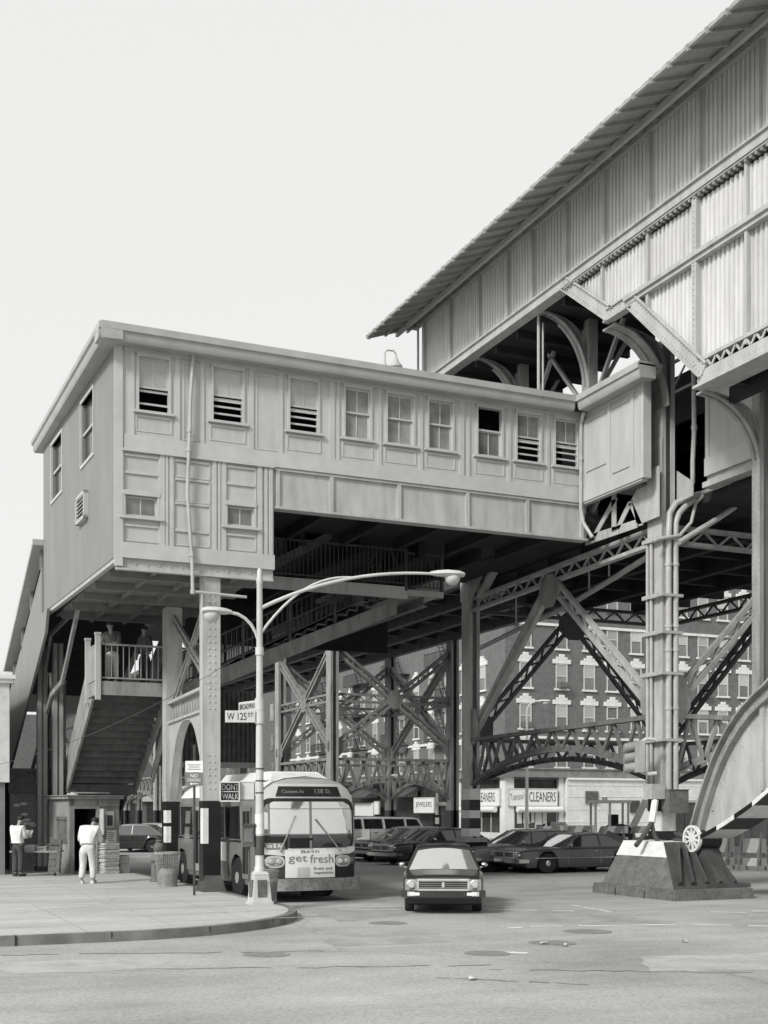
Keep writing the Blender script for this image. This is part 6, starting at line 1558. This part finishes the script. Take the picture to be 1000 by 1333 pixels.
b = MB(); b.tube(P0+rg*.4+V(0,0,.40)+fw*.1, Vector((lx,ly,wz+.40)), .025); b.build('bracket', 'pole', ws, 40); b = MB(); b.tube(P0+rg*.4+V(0,0,-.0)+fw*.1, Vector((lx,ly,wz-.0)), .025); b.build('bracket', 'pole', ws, 40)
# call box on the post
cz = onD(325,1090,24.6).z; cb = thing('call_box', 'dark call box strapped to the lamp post in front of the bus door', 'call box', (lx,ly,cz)); P0 = Vector((lx,ly,cz))-rg*.22
b = MB(); b.obox(P0+V(0,0,0), rg*.12, V(0,0,.22), fw*.10); b.obox(P0+V(0,0,.24), rg*.14, V(0,0,.02), fw*.12); b.build('case', 'steel_dark', cb); b = MB(); b.obox(P0-fw*.105+V(0,0,.02), rg*.09, V(0,0,.14), fw*.006); b.build('door', 'conc_dark', cb); b = MB(); b.tube(P0-V(0,0,.22), P0-V(0,0,.95), .025); b.build('conduit', 'steel_dark', cb, 40)
# litter baskets
def basket(lb, px, py, hh=.86, r0=.24, r1=.33):
    c = onZ(px, py, SZ); t = thing('litter_basket', lb, 'litter basket', (c.x, c.y, SZ), 0, 'wire litter baskets')
    n = 40; b = MB()
    for j in range(n):
        a = 2*math.pi*j/n; b.beam((r0*math.cos(a),r0*math.sin(a),.02),(r1*math.cos(a),r1*math.sin(a),hh),.010,.010)
    for z in [i*.055+.05 for i in range(15)]:
        r = r0+(r1-r0)*z/hh
        for j in range(20): a0, a1 = 2*math.pi*j/20, 2*math.pi*(j+1)/20; b.beam((r*math.cos(a0),r*math.sin(a0),z),(r*math.cos(a1),r*math.sin(a1),z),.009,.009)
    b.build('wire_mesh', 'wire', t, local=True)
    b = MB()
    for z, r, w in ((hh,r1,.05),(.03,r0,.05)):
        b = MB()
        for j in range(24): a0, a1 = 2*math.pi*j/24, 2*math.pi*(j+1)/24; b.beam((r*math.cos(a0),r*math.sin(a0),z),(r*math.cos(a1),r*math.sin(a1),z),.03,w)
        b.build('rim', 'wire', t, local=True)
    b = MB(); b.lathe((0,0,.02), [(r0*.95,0),(r0*1.05,.3),(.2,.42)], 14); 
    for k in range(14): b.ball((random.uniform(-.12,.12),random.uniform(-.12,.12),random.uniform(.3,.42)), random.uniform(.05,.1), random.uniform(.04,.08), random.uniform(.03,.07), 5)
    b.build('rubbish', 'paper', t, local=True)
basket('wire litter basket with crumpled paper beside the squat hydrant', 218, 1154); basket('wire litter basket close behind the lamp post base', 349, 1174, .66, .17, .22)
# hydrant / standpipe
c = onZ(203, 1148, SZ); t = thing('fire_hydrant', 'squat dark fire hydrant beside the left litter basket', 'hydrant', (c.x, c.y, SZ))
b = MB(); b.lathe((0,0,0), [(.17,0),(.17,.05),(.13,.07),(.125,.55),(.165,.57),(.165,.62),(.15,.66),(.10,.76),(.04,.80),(.035,.85)], 16); b.build('barrel', 'iron_dark', t, 40, local=True)
b = MB(); b.lathe((.1,0,.45), [(.05,0),(.05,.09),(.06,.1),(.06,.13)], 10, 'x'); b.lathe((0,-.2,.42), [(.065,0),(.065,.1)], 10, 'y'); b.build('outlet', 'steel_dark', t, 40, local=True)
# bag standing on hydrant
t = thing('paper_bag', 'pale crumpled bag resting on the hydrant by the column', 'bag', (c.x+.08, c.y, SZ+.82)); b = MB(); b.ball((0.03,0.1,.1), .16, .14, .17, 9); b.build('bag', 'conc', t, 60, local=True); b = MB(); b.lathe((.03,.1,.22), [(.06,0),(.1,.08),(.08,.1)], 8); b.build('neck', 'conc', t, 60, local=True)
# parking sign on its post
c = onD(253, 1012, 28.2); t = thing('parking_sign', 'two panel NO STANDING sign on a thin post beside the pavement column', 'sign', (c.x, c.y, SZ)); 
b = MB(); b.box(c.x-.025, c.x+.025, c.y-.02, c.y+.02, SZ, c.z+.75); b.build('post', 'steel_dark', t)
P0 = Vector((c.x,c.y,onD(253,1023,28.2).z))-rg*.20-fw*.03
o = plate(t, P0, rg, .40, .30, 'sign_red', .012, 'lower_panel'); text('NO', P0+rg*.12+V(0,0,.19)-fw*.002, rg, V(0,0,1), .16, .08, 'ink_white', o); text('STANDING', P0+rg*.05+V(0,0,.095)-fw*.002, rg, V(0,0,1), .30, .07, 'ink_white', o)
b = MB(); b.obox(P0+rg*.2+V(0,0,.045)-fw*.004, rg*.09, V(0,0,.008), fw*.003); b.prism([P0+rg*.10+V(0,0,.045)-fw*.006, P0+rg*.15+V(0,0,.015)-fw*.006, P0+rg*.15+V(0,0,.075)-fw*.006], fw*.003); b.build('arrow', 'ink_white', o)
P1 = P0+V(0,0,.31); o = plate(t, P1, rg, .40, .26, 'sign_white', .012, 'upper_panel'); b = MB()
for k in range(3): b.obox(P1+rg*.2+V(0,0,.07+k*.05)-fw*.004, rg*(.15-.03*(k%2)), V(0,0,.008), fw*.002)
b.build('print', 'ink_mid', o)
# slatted enclosure of the escalator
t = thing('slatted_enclosure', 'dark vertically slatted enclosure seen through the pavement portal', 'enclosure', (12, 42, GZ)); b = MB(); b.box(10.6, 13.6, 42.05, 45, 3.7, 6.3); k = 10.6
while k < 13.55: b.box(k, k+.10, 42.0, 42.05, 3.75, 6.3); k += .17
b.build('boarding', 'wood_dark', t); b = MB(); b.box(10.5, 13.7, 41.95, 42.05, 3.55, 3.75); b.build('sill', 'rail', t)
for x in (10.8, 13.4): b = MB(); b.box(x-.1, x+.1, 43, 43.2, GZ, 3.7); b.build('post', 'steel', t)
t = thing('overhead_wire', 'thin sagging wire crossing in front of the stair landing', 'wire'); b = MB(); A, B2 = onD(-40,1004,33), onD(300,862,29); b.path([A.lerp(B2, i/10)-V(0,0,.35*(1-(2*i/10-1)**2)) for i in range(11)], .007, 5); b.build('strand', 'steel_dark', t)
# ================================================================ brick tenement across the junction
TX, TY = 41.7, 74.0
TN = thing('brick_tenement', 'dark brick corner tenement with white stepped lintels above street shops', 'building', (TX, TY, SZ))
b = MB(); b.box(TX, 100, TY, 118, 4.2, 24); b.build('wall', 'brick', TN)
b = MB(); b.box(TX+.3, 100, TY+.3, 118, SZ, 4.2); b.build('ground_floor', 'shopdark', TN)
b = MB()
for z in (7.05, 14.95): b.box(TX-.12, 100, TY-.12, TY, z, z+.18); b.box(TX-.12, TX, TY, 118, z, z+.18)
b.build('belt_course', 'stone', TN)
b = MB(); b.box(TX-.35, 100, TY-.35, TY, 4.35, 4.9); b.box(TX-.35, TX, TY, 118, 4.35, 4.9); b.box(TX-.45, 100, TY-.45, TY, 4.9, 5.0); b.box(TX-.45, TX, TY, 118, 4.9, 5.0); b.box(TX-.6,100,TY-.6,TY,23.2,24.2); b.box(TX-.6,TX,TY,118,23.2,24.2); b.build('cornice', 'soffit', TN)
# window prototype facing -Y, at origin
def winproto():
    b = MB(); w, h = .95, 1.75
    b.box(-w/2, -w/2+.09, -.06, .03, 0, h); b.box(w/2-.09, w/2, -.06, .03, 0, h); b.box(-w/2+.09, w/2-.09, -.06, .03, h-.1, h); b.box(-w/2+.09, w/2-.09, -.05, .03, h*.5-.04, h*.5+.04)
    wo = b.build('window', 'sign_grey', TN, local=True)
    b = MB(); b.box(-w/2+.05, w/2-.05, -.012, .0, .0, h*.5); b.build('pane', 'pane_mid', wo, local=True)
    b = MB(); b.box(-w/2+.05, w/2-.05, -.030, -.02, h*.5, h-.02); b.build('blind', 'pane_pale', wo, local=True)
    b = MB(); b.box(-.72, .72, -.10, -.0, h, h+.30); b.box(-.45, .45, -.11, -.0, h+.30, h+.47); b.box(-.2, .2, -.12, -.0, h+.47, h+.66); b.build('lintel', 'stone', wo, local=True)
    b = MB(); b.box(-.6, .6, -.13, -.0, -.13, 0); b.build('sill', 'stone', wo, local=True)
    return wo
def wcopy(o, x, y, z, rz, drop=()):
    c = o.copy(); COL.objects.link(c); c.parent = TN; c.location = (x-TX, y-TY, z-SZ); c.rotation_euler = (0,0,rz)
    for ch in o.children:
        if ch.name.split('.')[0] in drop: continue
        d = ch.copy(); COL.objects.link(d); d.parent = c
    return c
wp = winproto(); first = True; random.seed(11)
for px in [684, 731, 767, 797, 828, 858, 888, 915, 941, 968, 998]:
    X = onY(px, 900, TY).x
    for zi, z in enumerate([5.1, 7.75, 10.6, 13.4, 16.3]):
        if first: wp.location = (X-TX, TY-TY, z-SZ); first = False; continue
        wcopy(wp, X, TY, z, 0, ('lintel',) if zi in (0, 3) else () if random.random() < .6 else ('blind',))
for i in range(15):
    Y = 77.2+i*2.75
    for z in (5.1, 7.75, 10.6): wcopy(wp, TX, Y, z, R(-90), () if random.random() < .5 else ('blind',))
for X_, z_ in ((onY(731,900,TY).x, 10.6), (onY(797,900,TY).x, 7.75), (onY(915,900,TY).x, 10.6), (onY(941,900,TY).x, 13.4), (onY(684,900,TY).x, 7.75)):
    b = MB(); b.box(X_-.32, X_+.32, TY-.45, TY+.02, z_+.02, z_+.42); b.box(X_-.28, X_+.28, TY-.47, TY-.45, z_+.07, z_+.37); b.build('air_conditioner', 'conc', TN)
b = MB()
for i in range(4):
    Y = 83+i*8.3; b = MB()
    for z in (7.3, 10.2, 13.0):
        b.box(TX-1.0, TX, Y-1.8, Y+1.8, z-.06, z)
        for yy in [Y-1.8+.2*k for k in range(19)]: b.box(TX-1.0, TX-.97, yy-.012, yy+.012, z, z+.9)
        b.box(TX-1.02, TX-.96, Y-1.8, Y+1.8, z+.88, z+.94)
        b.beam((TX-.8, Y-1.2, z), (TX-.8, Y+.8, z+2.85), .05, .05); b.beam((TX-.4, Y-1.2, z), (TX-.4, Y+.8, z+2.85), .05, .05)
        for k in range(9): q = k/9; b.box(TX-.8, TX-.4, Y-1.2+2*q, Y-1.15+2*q, z+2.85*q, z+2.85*q+.03)
    b.build('fire_escape', 'black', TN)
# shop fronts
b = MB(); x1 = onY(734, 1000, TY).x
b.box(TX-.02, TX+.7, TY-.02, TY+.7, SZ, 4.35); b.box(x1-.4, x1, TY-.02, TY+.28, SZ, 4.35); b.box(TX-.02, TX+.28, TY+6.6, TY+7, SZ, 4.35); b.box(TX+.7, x1-.4, TY, TY+.25, SZ, .8); b.box(TX, TX+.25, TY+.7, TY+6.6, SZ, .5); b.build('shop_pier', 'stone', TN)
b = MB()
for k in range(5): x = TX+.8+k*(x1-.5-TX-.8)/4; b.box(x-.04, x+.04, TY+.1, TY+.2, .8, 3.1)
for k in range(5): y = TY+.8+k*1.4; b.box(TX+.1, TX+.2, y-.04, y+.04, .5, 3.1)
b.build('shop_mullion', 'sign_grey', TN)
b = MB(); b.box(TX+.7, x1-.4, TY+.15, TY+.17, .8, 2.2); b.box(TX+.15, TX+.17, TY+.7, TY+6.6, .5, 3.1); b.build('shop_window', 'pane', TN)
for k in range(5):
    b = MB(); x = TX+1.0+k*.5; b.box(x, x+random.uniform(.3,.7), TY+.09, TY+.1, 1.0+random.random()*.5, 1.8+random.random()*.7)
    b.build('window_bill', 'sign_grey', TN)
def shopsign(lb, P, dr, w, h, m='sign_white'):
    t = thing('shop_sign', lb, 'shop sign', tuple(P)); n = dr.cross(V(0,0,1)); b = MB(); b.obox(P+dr*w/2+V(0,0,h/2)+n*.07, dr*w/2, V(0,0,h/2), n*.06); b.build('board', m, t)
    b = MB()
    for (a0,a1,z0,z1) in [(0,w,-.03,.03),(0,w,h-.03,h+.03),(-.03,.03,0,h),(w-.03,w+.03,0,h)]: b.obox(P+dr*(a0+a1)/2+V(0,0,(z0+z1)/2)+n*.09, dr*(a1-a0)/2, V(0,0,(z1-z0)/2), n*.07)
    b.build('frame', 'sign_grey', t); return t, n
zs0, zs1 = onY(700,1049,TY).z, onY(700,1027,TY).z
P = Vector((TX+.2, TY-.02, zs0)); wS = onY(724,1000,TY).x-TX-.2
t, n = shopsign('white shop sign lettered CLEANERS facing the viewer at the corner', P, V(1,0,0), wS, zs1-zs0)
text('CLEANERS', P+V(wS*.42,-.135,.28), V(1,0,0), V(0,0,1), wS*.55, .68, 'ink', t); o = text("Tamson's", P+V(wS*.05,-.135,.35), V(1,0,.10), V(-.25,0,1), wS*.32, .5, 'ink_mid', t)
P = Vector((TX-.02, 78.9, zs0)); t, n = shopsign('white shop sign lettered CLEANERS on the side street face of the corner', P, V(0,-1,0), 4.4, zs1-zs0)
text('CLEANERS', P+V(-.135,-1.0,.28), V(0,-1,0), V(0,0,1), 2.75, .66, 'ink', t)
aw = thing('shop_awning', 'rolled white awning box under the facing CLEANERS sign', 'awning', (TX+1, TY-.3, 3.0)); b = MB(); zr = onY(690,1054,TY).z; b.lathe((TX+.8, TY-.25, zr), [(.05,0),(.2,.02),(.2,wS-.3),(.05,wS-.28)], 10, 'x'); b.box(TX+.8, TX+.5+wS, TY-.3, TY, zr+.15, zr+.22); b.build('roll', 'white', aw, 40)
aw = thing('shop_awning', 'rolled white awning box under the side CLEANERS sign', 'awning', (TX-.3, TY+2, 3.0)); b = MB(); b.lathe((TX-.25, TY+.9, zr), [(.05,0),(.2,.02),(.2,5.2),(.05,5.22)], 10, 'y'); b.box(TX-.3, TX, TY+.9, TY+6.1, zr+.15, zr+.22); b.build('roll', 'white', aw, 40)
# white stucco single-storey front
x2 = 75
wf = thing('white_shopfront', 'blank white painted shopfront wall right of the cleaners', 'building', (x1, TY, SZ))
b = MB(); b.box(x1+.05, x2, TY-.4, TY+.2, SZ, 4.34); b.build('wall', 'stucco', wf); b = MB()
for z in (1.2, 2.1, 3.0, 3.8): b.box(x1+.05, x2, TY-.43, TY-.4, z, z+.03)
b.box(x1+.05, x2, TY-.55, TY-.4, 4.2, 4.34); b.build('moulding', 'white', wf)
def gr(px0, px1, y0, y1, nm, m): A, B2 = onY(px0, y1, TY-.4), onY(px1, y0, TY-.4); b = MB(); b.box(A.x, B2.x, TY-.5, TY-.4, A.z, B2.z); [b.box(A.x, B2.x, TY-.53, TY-.5, A.z+(B2.z-A.z)*k/6, A.z+(B2.z-A.z)*k/6+.05) for k in range(6)]; b.build(nm, m, wf)
gr(762,778,1030,1046,'vent','conc'); gr(820,832,1042,1058,'louvre','steel_dark'); gr(717,736,1070,1090,'ticket_booth','conc')
o = text('KEEP CLEAR' if False else 'L', (0,0,0), V(1,0,0), V(0,0,1), .1, .1, 'ink', None); bpy.data.objects.remove(o)
# side street shop signs along the avenue
for (pa, pb2, ya, yb, body, lb, m) in [(541,567,1058,1040,'JEWELERS','white shop sign lettered JEWELERS beyond the far tower leg','sign_white'), (464,488,1062,1047,'','pale shop sign behind the bus mirror above the station wagon','sign_white'), (489,495,1060,1045,'','small white upright sign beside the far tower leg','sign_white')]:
    A = onX(pa, ya, TX-.3); B2 = onX(pb2, yb, TX-.3); w_ = A.y-B2.y; zz0 = A.z; t, n = shopsign(lb, A, V(0,-1,0), w_, (B2.z-A.z)*.9+.2)
    if not body and w_ > 5:
        b = MB()
        for zz_, f0, f1 in ((.75,.2,.8),(.4,.12,.88)): b.box(A.x-.16, A.x-.14, A.y-w_*f1, A.y-w_*f0, A.z+zz_, A.z+zz_+.16)
        b.build('faded_print', 'ink_mid', t)
    if body: text(body, A+V(-.15,-w_*.1,.35), V(0,-1,0), V(0,0,1), w_*.8, .5, 'ink_mid', t)
b = MB()
for y in (88, 96, 104): b.prism([(TX-.02,y,3.9),(TX-1.2,y,3.2),(TX-1.2,y,3.1),(TX-.02,y,3.1)], (0,4,0))
b.build('awning', 'steel_dark', TN)
# long tenement farther up the avenue
F2 = thing('far_tenement', 'distant dark tenement row closing the avenue behind the far tower', 'building', (TX, 121, SZ)); b = MB(); b.box(TX-.5, 90, 120, 235, SZ, 22); b.build('wall', 'brickfar', F2)
b = MB()
for i in range(26):
    for z in (5.2, 8.3, 11.4, 14.5): b.box(TX-.56, TX-.5, 122+i*4, 123.1+i*4, z, z+1.8)
o = b.build('windows', 'pane_mid', F2); o['kind'] = 'stuff'
LB = thing('far_tenement', 'distant pale shop row closing the avenue left of the banded column', 'building', (0, 150, SZ)); b = MB(); b.box(-20, 40, 158, 170, SZ, 14); b.build('wall', 'brickfar', LB); b = MB(); b.box(-20,40,157.6,158,3.2,4.6); b.build('shop_fascia', 'sign_grey', LB)
b = MB()
for i in range(16): b = MB(); b.box(-18+i*3.6, -16+i*3.6, 157.9, 158, .4, 3.0); b.build('shop_window', 'pane', LB)
# far left corner building and stair base
WB = thing('white_corner_building', 'white painted corner building with moulded cornice at the left edge', 'building', (0, 38.6, SZ)); b = MB(); b.box(-12, 4.62, 38.6, 60, 2.9, 5.9); b.build('wall', 'stucco', WB)
b = MB(); b.box(-12, 4.72, 38.5, 60, 5.9, 6.02); b.box(-12, 4.78, 38.44, 60, 6.02, 6.14); b.box(-12, 4.70, 38.52, 60, 6.14, 6.24); b.build('cornice', 'white', WB); b = MB(); b.box(-12, 4.5, 38.7, 60, SZ, 2.9); b.build('ground_floor', 'soffit', WB)
SB = thing('brick_base_wall', 'brick base wall with concrete cap under the foot of the covered stair', 'wall', (5, 41.5, SZ)); b = MB(); b.box(4.98, 6.9, 41.5, 49, SZ, 2.6); b.build('brickwork', 'brick2', SB); b = MB(); b.box(4.93, 6.95, 41.45, 49, 2.6, 3.3); b.prism([(4.8,41.4,3.3),(7.0,41.4,3.3),(7.0,41.4,3.42),(4.8,41.4,3.42)], (0,8,0)); b.build('cap', 'conc', SB)
b = MB()
for k in range(9): b.ball((5.3+random.uniform(-.2,.5), 41.49, 1.4+random.random()*.9), .12, .012, .05, 6)
b.build('peeling_paint', 'white', SB)
# ================================================================ road works on the right
DM = struct((lambda b: (b.add([(x, y, GZ+.02+(.0 if (i in (0, 24) or j in (0, 10)) else random.uniform(.05,.5)*min(1, j/3))) for i, x in enumerate([29+ii*1.4 for ii in range(25)]) for j, y in enumerate([38.4+jj*.9 for jj in range(11)])], [(i*11+j, (i+1)*11+j, (i+1)*11+j+1, i*11+j+1) for i in range(24) for j in range(10)]), b.build('rubble', 'dirtpile', None, 50))[1])(MB())); DM['kind'] = 'stuff'
def barricade(lb, P, dr, w, group='striped barricades round the road works', zo=0):
    t = thing('barricade', lb, 'barricade', tuple(P), 0, group); n = dr.cross(V(0,0,1))
    for z, h in ((.62+zo, .50-zo*.4), (.16+zo, .28)):
        k = int(w/.32); bb = MB(); wb = MB()
        for i in range(k):
            a0, a1 = w*i/k, w*(i+1)/k; s_ = .16
            pts = [P+dr*a0+V(0,0,z), P+dr*a1+V(0,0,z), P+dr*min(w,a1+s_)+V(0,0,z+h), P+dr*min(w,a0+s_)+V(0,0,z+h)]
            (wb if i % 2 else bb).prism(pts, n*.04)
        o = wb.build('striped_board', 'sign_white', t); bb.build('stripe', 'steel', o)
    for a in (.2, w-.2):
        b = MB()
        for s in (-1, 1): b.beam(P+dr*a+n*s*.35, P+dr*a+V(0,0,1.35), .05, .08)
        b.beam(P+dr*a+n*.25+V(0,0,.3), P+dr*a-n*.25+V(0,0,.3), .04, .05); b.build('leg', 'wood', t)
for i in range(4):
    P = onZ(918+i*42, 1131+i*1.5, GZ); barricade(['striped barricade nearest the arch hinge, leftmost of the row beside the arch', 'second striped barricade from the arch hinge', 'third striped barricade from the arch hinge', 'striped barricade cut by the right edge of the picture'][i], P, (onZ(960+i*42, 1132.5+i*1.5, GZ)-P).normalized(), (onZ(960+i*42, 1132.5+i*1.5, GZ)-P).length-.1)
for i in range(4):
    P = onD(694+i*42, 0, 57); P.z = GZ; Q = onD(735+i*42, 0, 57); Q.z = GZ; barricade(['striped barricade under the right end of the cleaners window', 'striped barricade in front of the digger wheels', 'striped barricade below the digger cab', 'striped barricade between digger bucket and great column'][i], P, (Q-P).normalized(), (Q-P).length-.05, zo=.42)
HO = thing('hoarding', 'grey boarded hoarding behind the arch hinge', 'fence', tuple(onD(868,1100,60).xy)+(GZ,)); A = onD(868,1100,60); B2 = onD(1060,1100,66); A.z = B2.z = GZ; d_ = (B2-A).normalized(); b = MB(); b.beam(A+V(0,0,1.25), B2+V(0,0,1.25), .08, 2.5)
k = 0
while k < (B2-A).length: b.beam(A+d_*k+V(0,0,1.25)-fw*.05, A+d_*(k+.04)+V(0,0,1.25)-fw*.05, .05, 2.5); k += 1.22
b.build('boards', 'conc', HO); b = MB(); b.beam(A+V(0,0,2.55), B2+V(0,0,2.55), .2, .12); b.build('cap_rail', 'white', HO)
# digger
E0 = onD(775, 1100, 61); E0.z = GZ; TR = thing('backhoe_digger', 'pale backhoe digger with open cab parked in front of the white shopfront', 'digger', tuple(E0)); 
def eb(b, a0, a1, c0, c1, z0, z1): b.hexa([E0+rg*a+fw*c+V(0,0,z) for z in (z0, z1) for a, c in ((a0,c0),(a1,c0),(a1,c1),(a0,c1))])
b = MB(); eb(b,-1.9,.0,-.5,.5,.7,1.35); eb(b,-2.0,-1.85,-.45,.45,.65,1.3); eb(b,0,1.6,-.7,.7,.5,1.0); b.build('engine_hood', 'sign_grey', TR)
b = MB(); eb(b,-.25,1.65,-.8,.8,2.45,2.6); eb(b,.35,.6,-.1,.1,2.6,2.75); b.build('cab_roof', 'sign_grey', TR)
b = MB()
for a, c in ((-.1,-.7),(1.5,-.7),(-.1,.7),(1.5,.7),(.6,-.7)): eb(b,a-.05,a+.05,c-.05,c+.05,.9,2.45)
b.build('cab_post', 'sign_grey', TR); b = MB(); eb(b,.7,1.1,-.3,.3,1.0,1.9); b.build('seat', 'void', TR)
for a, r in ((1.1,.72),(-1.5,.45)):
    for c in (-.85, .85): b = MB(); q = E0+rg*a+fw*c+V(0,0,r); n_ = 20; ring = [q+rg*r*math.cos(2*math.pi*k/n_)+V(0,0,r*math.sin(2*math.pi*k/n_)) for k in range(n_)]; b.prism([p-fw*.15 for p in ring], fw*.3); b.build('wheel', 'rubber', TR)
b = MB(); q = lambda a, z: E0+rg*a+V(0,0,z)
b.beam(q(1.7,.9), q(2.5,2.6), .25, .3); b.beam(q(2.5,2.6), q(3.3,1.1), .2, .25); b.beam(q(1.75,1.2), q(2.35,2.3), .1, .1); b.build('boom', 'sign_grey', TR)
b = MB(); b.prism([q(3.0,.9)-fw*.4, q(3.6,.9)-fw*.4, q(3.7,.3)-fw*.4, q(3.2,.2)-fw*.4], fw*.8); b.build('bucket', 'steel', TR)
b = MB(); b.prism([q(-2.1,1.0)-fw*.9, q(-2.9,.9)-fw*.9, q(-2.8,.3)-fw*.9, q(-2.2,.3)-fw*.9], fw*1.8); b.build('loader_shovel', 'steel', TR)
# street lamps and signals beyond
def farlamp(lb, px, ybase, t0, ytop, dx, flip=1):
    P = onD(px, ybase, t0); P.z = SZ if t0 > 70 else GZ; zt = EYE+(HZ-ytop)*t0/F
    t = thing('street_lamp', lb, 'street lamp', tuple(P)); b = MB(); b.lathe(P, [(.16,0),(.16,.5),(.10,.6),(.06,zt-P.z-.6)], 10); b.build('pole', 'pole', t, 40)
    top = P+V(0,0,zt-P.z-.6); b = MB(); b.path([top+rg*dx*(1-math.cos(R(15*i)))+V(0,0,.6*math.sin(R(15*i))) for i in range(7)], .05, 6); b.build('arm', 'pole', t, 50)
    e = top+rg*dx+V(0,0,.6); cobra(t, e, rg*(1 if dx > 0 else -1), .7); return t
farlamp('slim street lamp standing before the CLEANERS sign', 686, 1093, 66, 913, .55)
t = farlamp('grey street lamp with signal beside the JEWELERS sign', 569, 1098, 62, 1010, -1.6)
P = onD(569, 1075, 61.8); b = MB(); b.obox(P+V(0,0,.25), rg*.22, V(0,0,.3), fw*.1); b.build('signal_box', 'black', t); b = MB(); b.obox(P+V(0,0,.25)-fw*.11, rg*.1, V(0,0,.16), fw*.01); b.build('signal_face', 'sign_grey', t)
b = MB(); b.obox(P+V(0,0,1.1)+rg*.55, rg*.45, V(0,0,.09), fw*.04); b.build('name_plate', 'sign_grey', t)
# traffic signal hung on the great column
c = onD(829, 985, 31); TS = thing('traffic_signal', 'pale three light traffic signal hung on the great riveted column', 'traffic signal', tuple(c)); 
b = MB(); b.obox(c+rg*.06, rg*.13, V(0,0,.40), fw*.13); b.build('housing', 'steel', TS); b = MB(); b.path([c+rg*.1+V(0,0,.35), c+rg*.25+V(0,0,.45), c+rg*.5+V(0,0,.42)], .05, 8); b.path([c+rg*.1-V(0,0,.38), c+rg*.3-V(0,0,.44), c+rg*.5-V(0,0,.42)], .05, 8); b.build('bracket', 'pole', TS, 40)
for z in (.26, 0, -.26):
    b = MB(); n_ = 12; cc = c+V(0,0,z)-rg*.07; ring = [cc+fw*.12*math.cos(2*math.pi*k/n_)+V(0,0,.12*math.sin(2*math.pi*k/n_)) for k in range(n_)]; b.prism(ring, -rg*.25+V(0,0,-.05)); b.build('visor', 'steel', TS, 40)
# ---------------------------------------------------------------- camera, sky, sun
cam = bpy.data.cameras.new('camera'); co = bpy.data.objects.new('camera', cam); COL.objects.link(co)
cam.sensor_fit = 'HORIZONTAL'; cam.sensor_width = 36; cam.lens = 36*F/1000
cam.shift_x = 0; cam.shift_y = (HZ-666.5)/1000
cam.clip_end = 3000; cam.clip_start = .1
co.location = (0, 0, EYE); co.rotation_euler = (R(90), 0, -math.atan(.4406))
sc = bpy.context.scene; sc.camera = co
w = bpy.data.worlds.new('World'); sc.world = w; w.use_nodes = True
nt = w.node_tree; bg = nt.nodes['Background']
SUN_EL, SUN_AZ = R(36), R(-118)       # azimuth of the sun measured from +Y towards +X
sky = nt.nodes.new('ShaderNodeTexSky'); sky.sky_type = 'NISHITA'; sky.sun_disc = False
sky.sun_elevation = SUN_EL; sky.sun_rotation = SUN_AZ; sky.air_density = 1.0; sky.dust_density = 5.0; sky.ozone_density = 1.0
bw = nt.nodes.new('ShaderNodeRGBToBW'); nt.links.new(sky.outputs[0], bw.inputs[0])
ad = nt.nodes.new('ShaderNodeMixRGB'); ad.blend_type = 'MIX'; ad.inputs[0].default_value = .72
nt.links.new(bw.outputs[0], ad.inputs[1]); ad.inputs[2].default_value = (9.5, 9.5, 9.4, 1)   # even bright overcast veil
nt.links.new(ad.outputs[0], bg.inputs[0]); bg.inputs[1].default_value = .084
su = bpy.data.lights.new('sun', 'SUN'); so = bpy.data.objects.new('sun', su); COL.objects.link(so)
su.energy = 2.2; su.angle = R(12); su.color = (1, .985, .96)
dirv = Vector((math.sin(SUN_AZ)*math.cos(SUN_EL), math.cos(SUN_AZ)*math.cos(SUN_EL), math.sin(SUN_EL)))
so.rotation_euler = dirv.to_track_quat('Z', 'Y').to_euler(); so.location = dirv*80
vs = sc.view_settings; sc.display_settings.display_device = 'sRGB'
vs.view_transform = 'Standard'; vs.look = 'None'; vs.exposure = .48; vs.gamma = 1
sc.cycles.max_bounces = 6; sc.cycles.diffuse_bounces = 4; sc.cycles.use_denoising = True
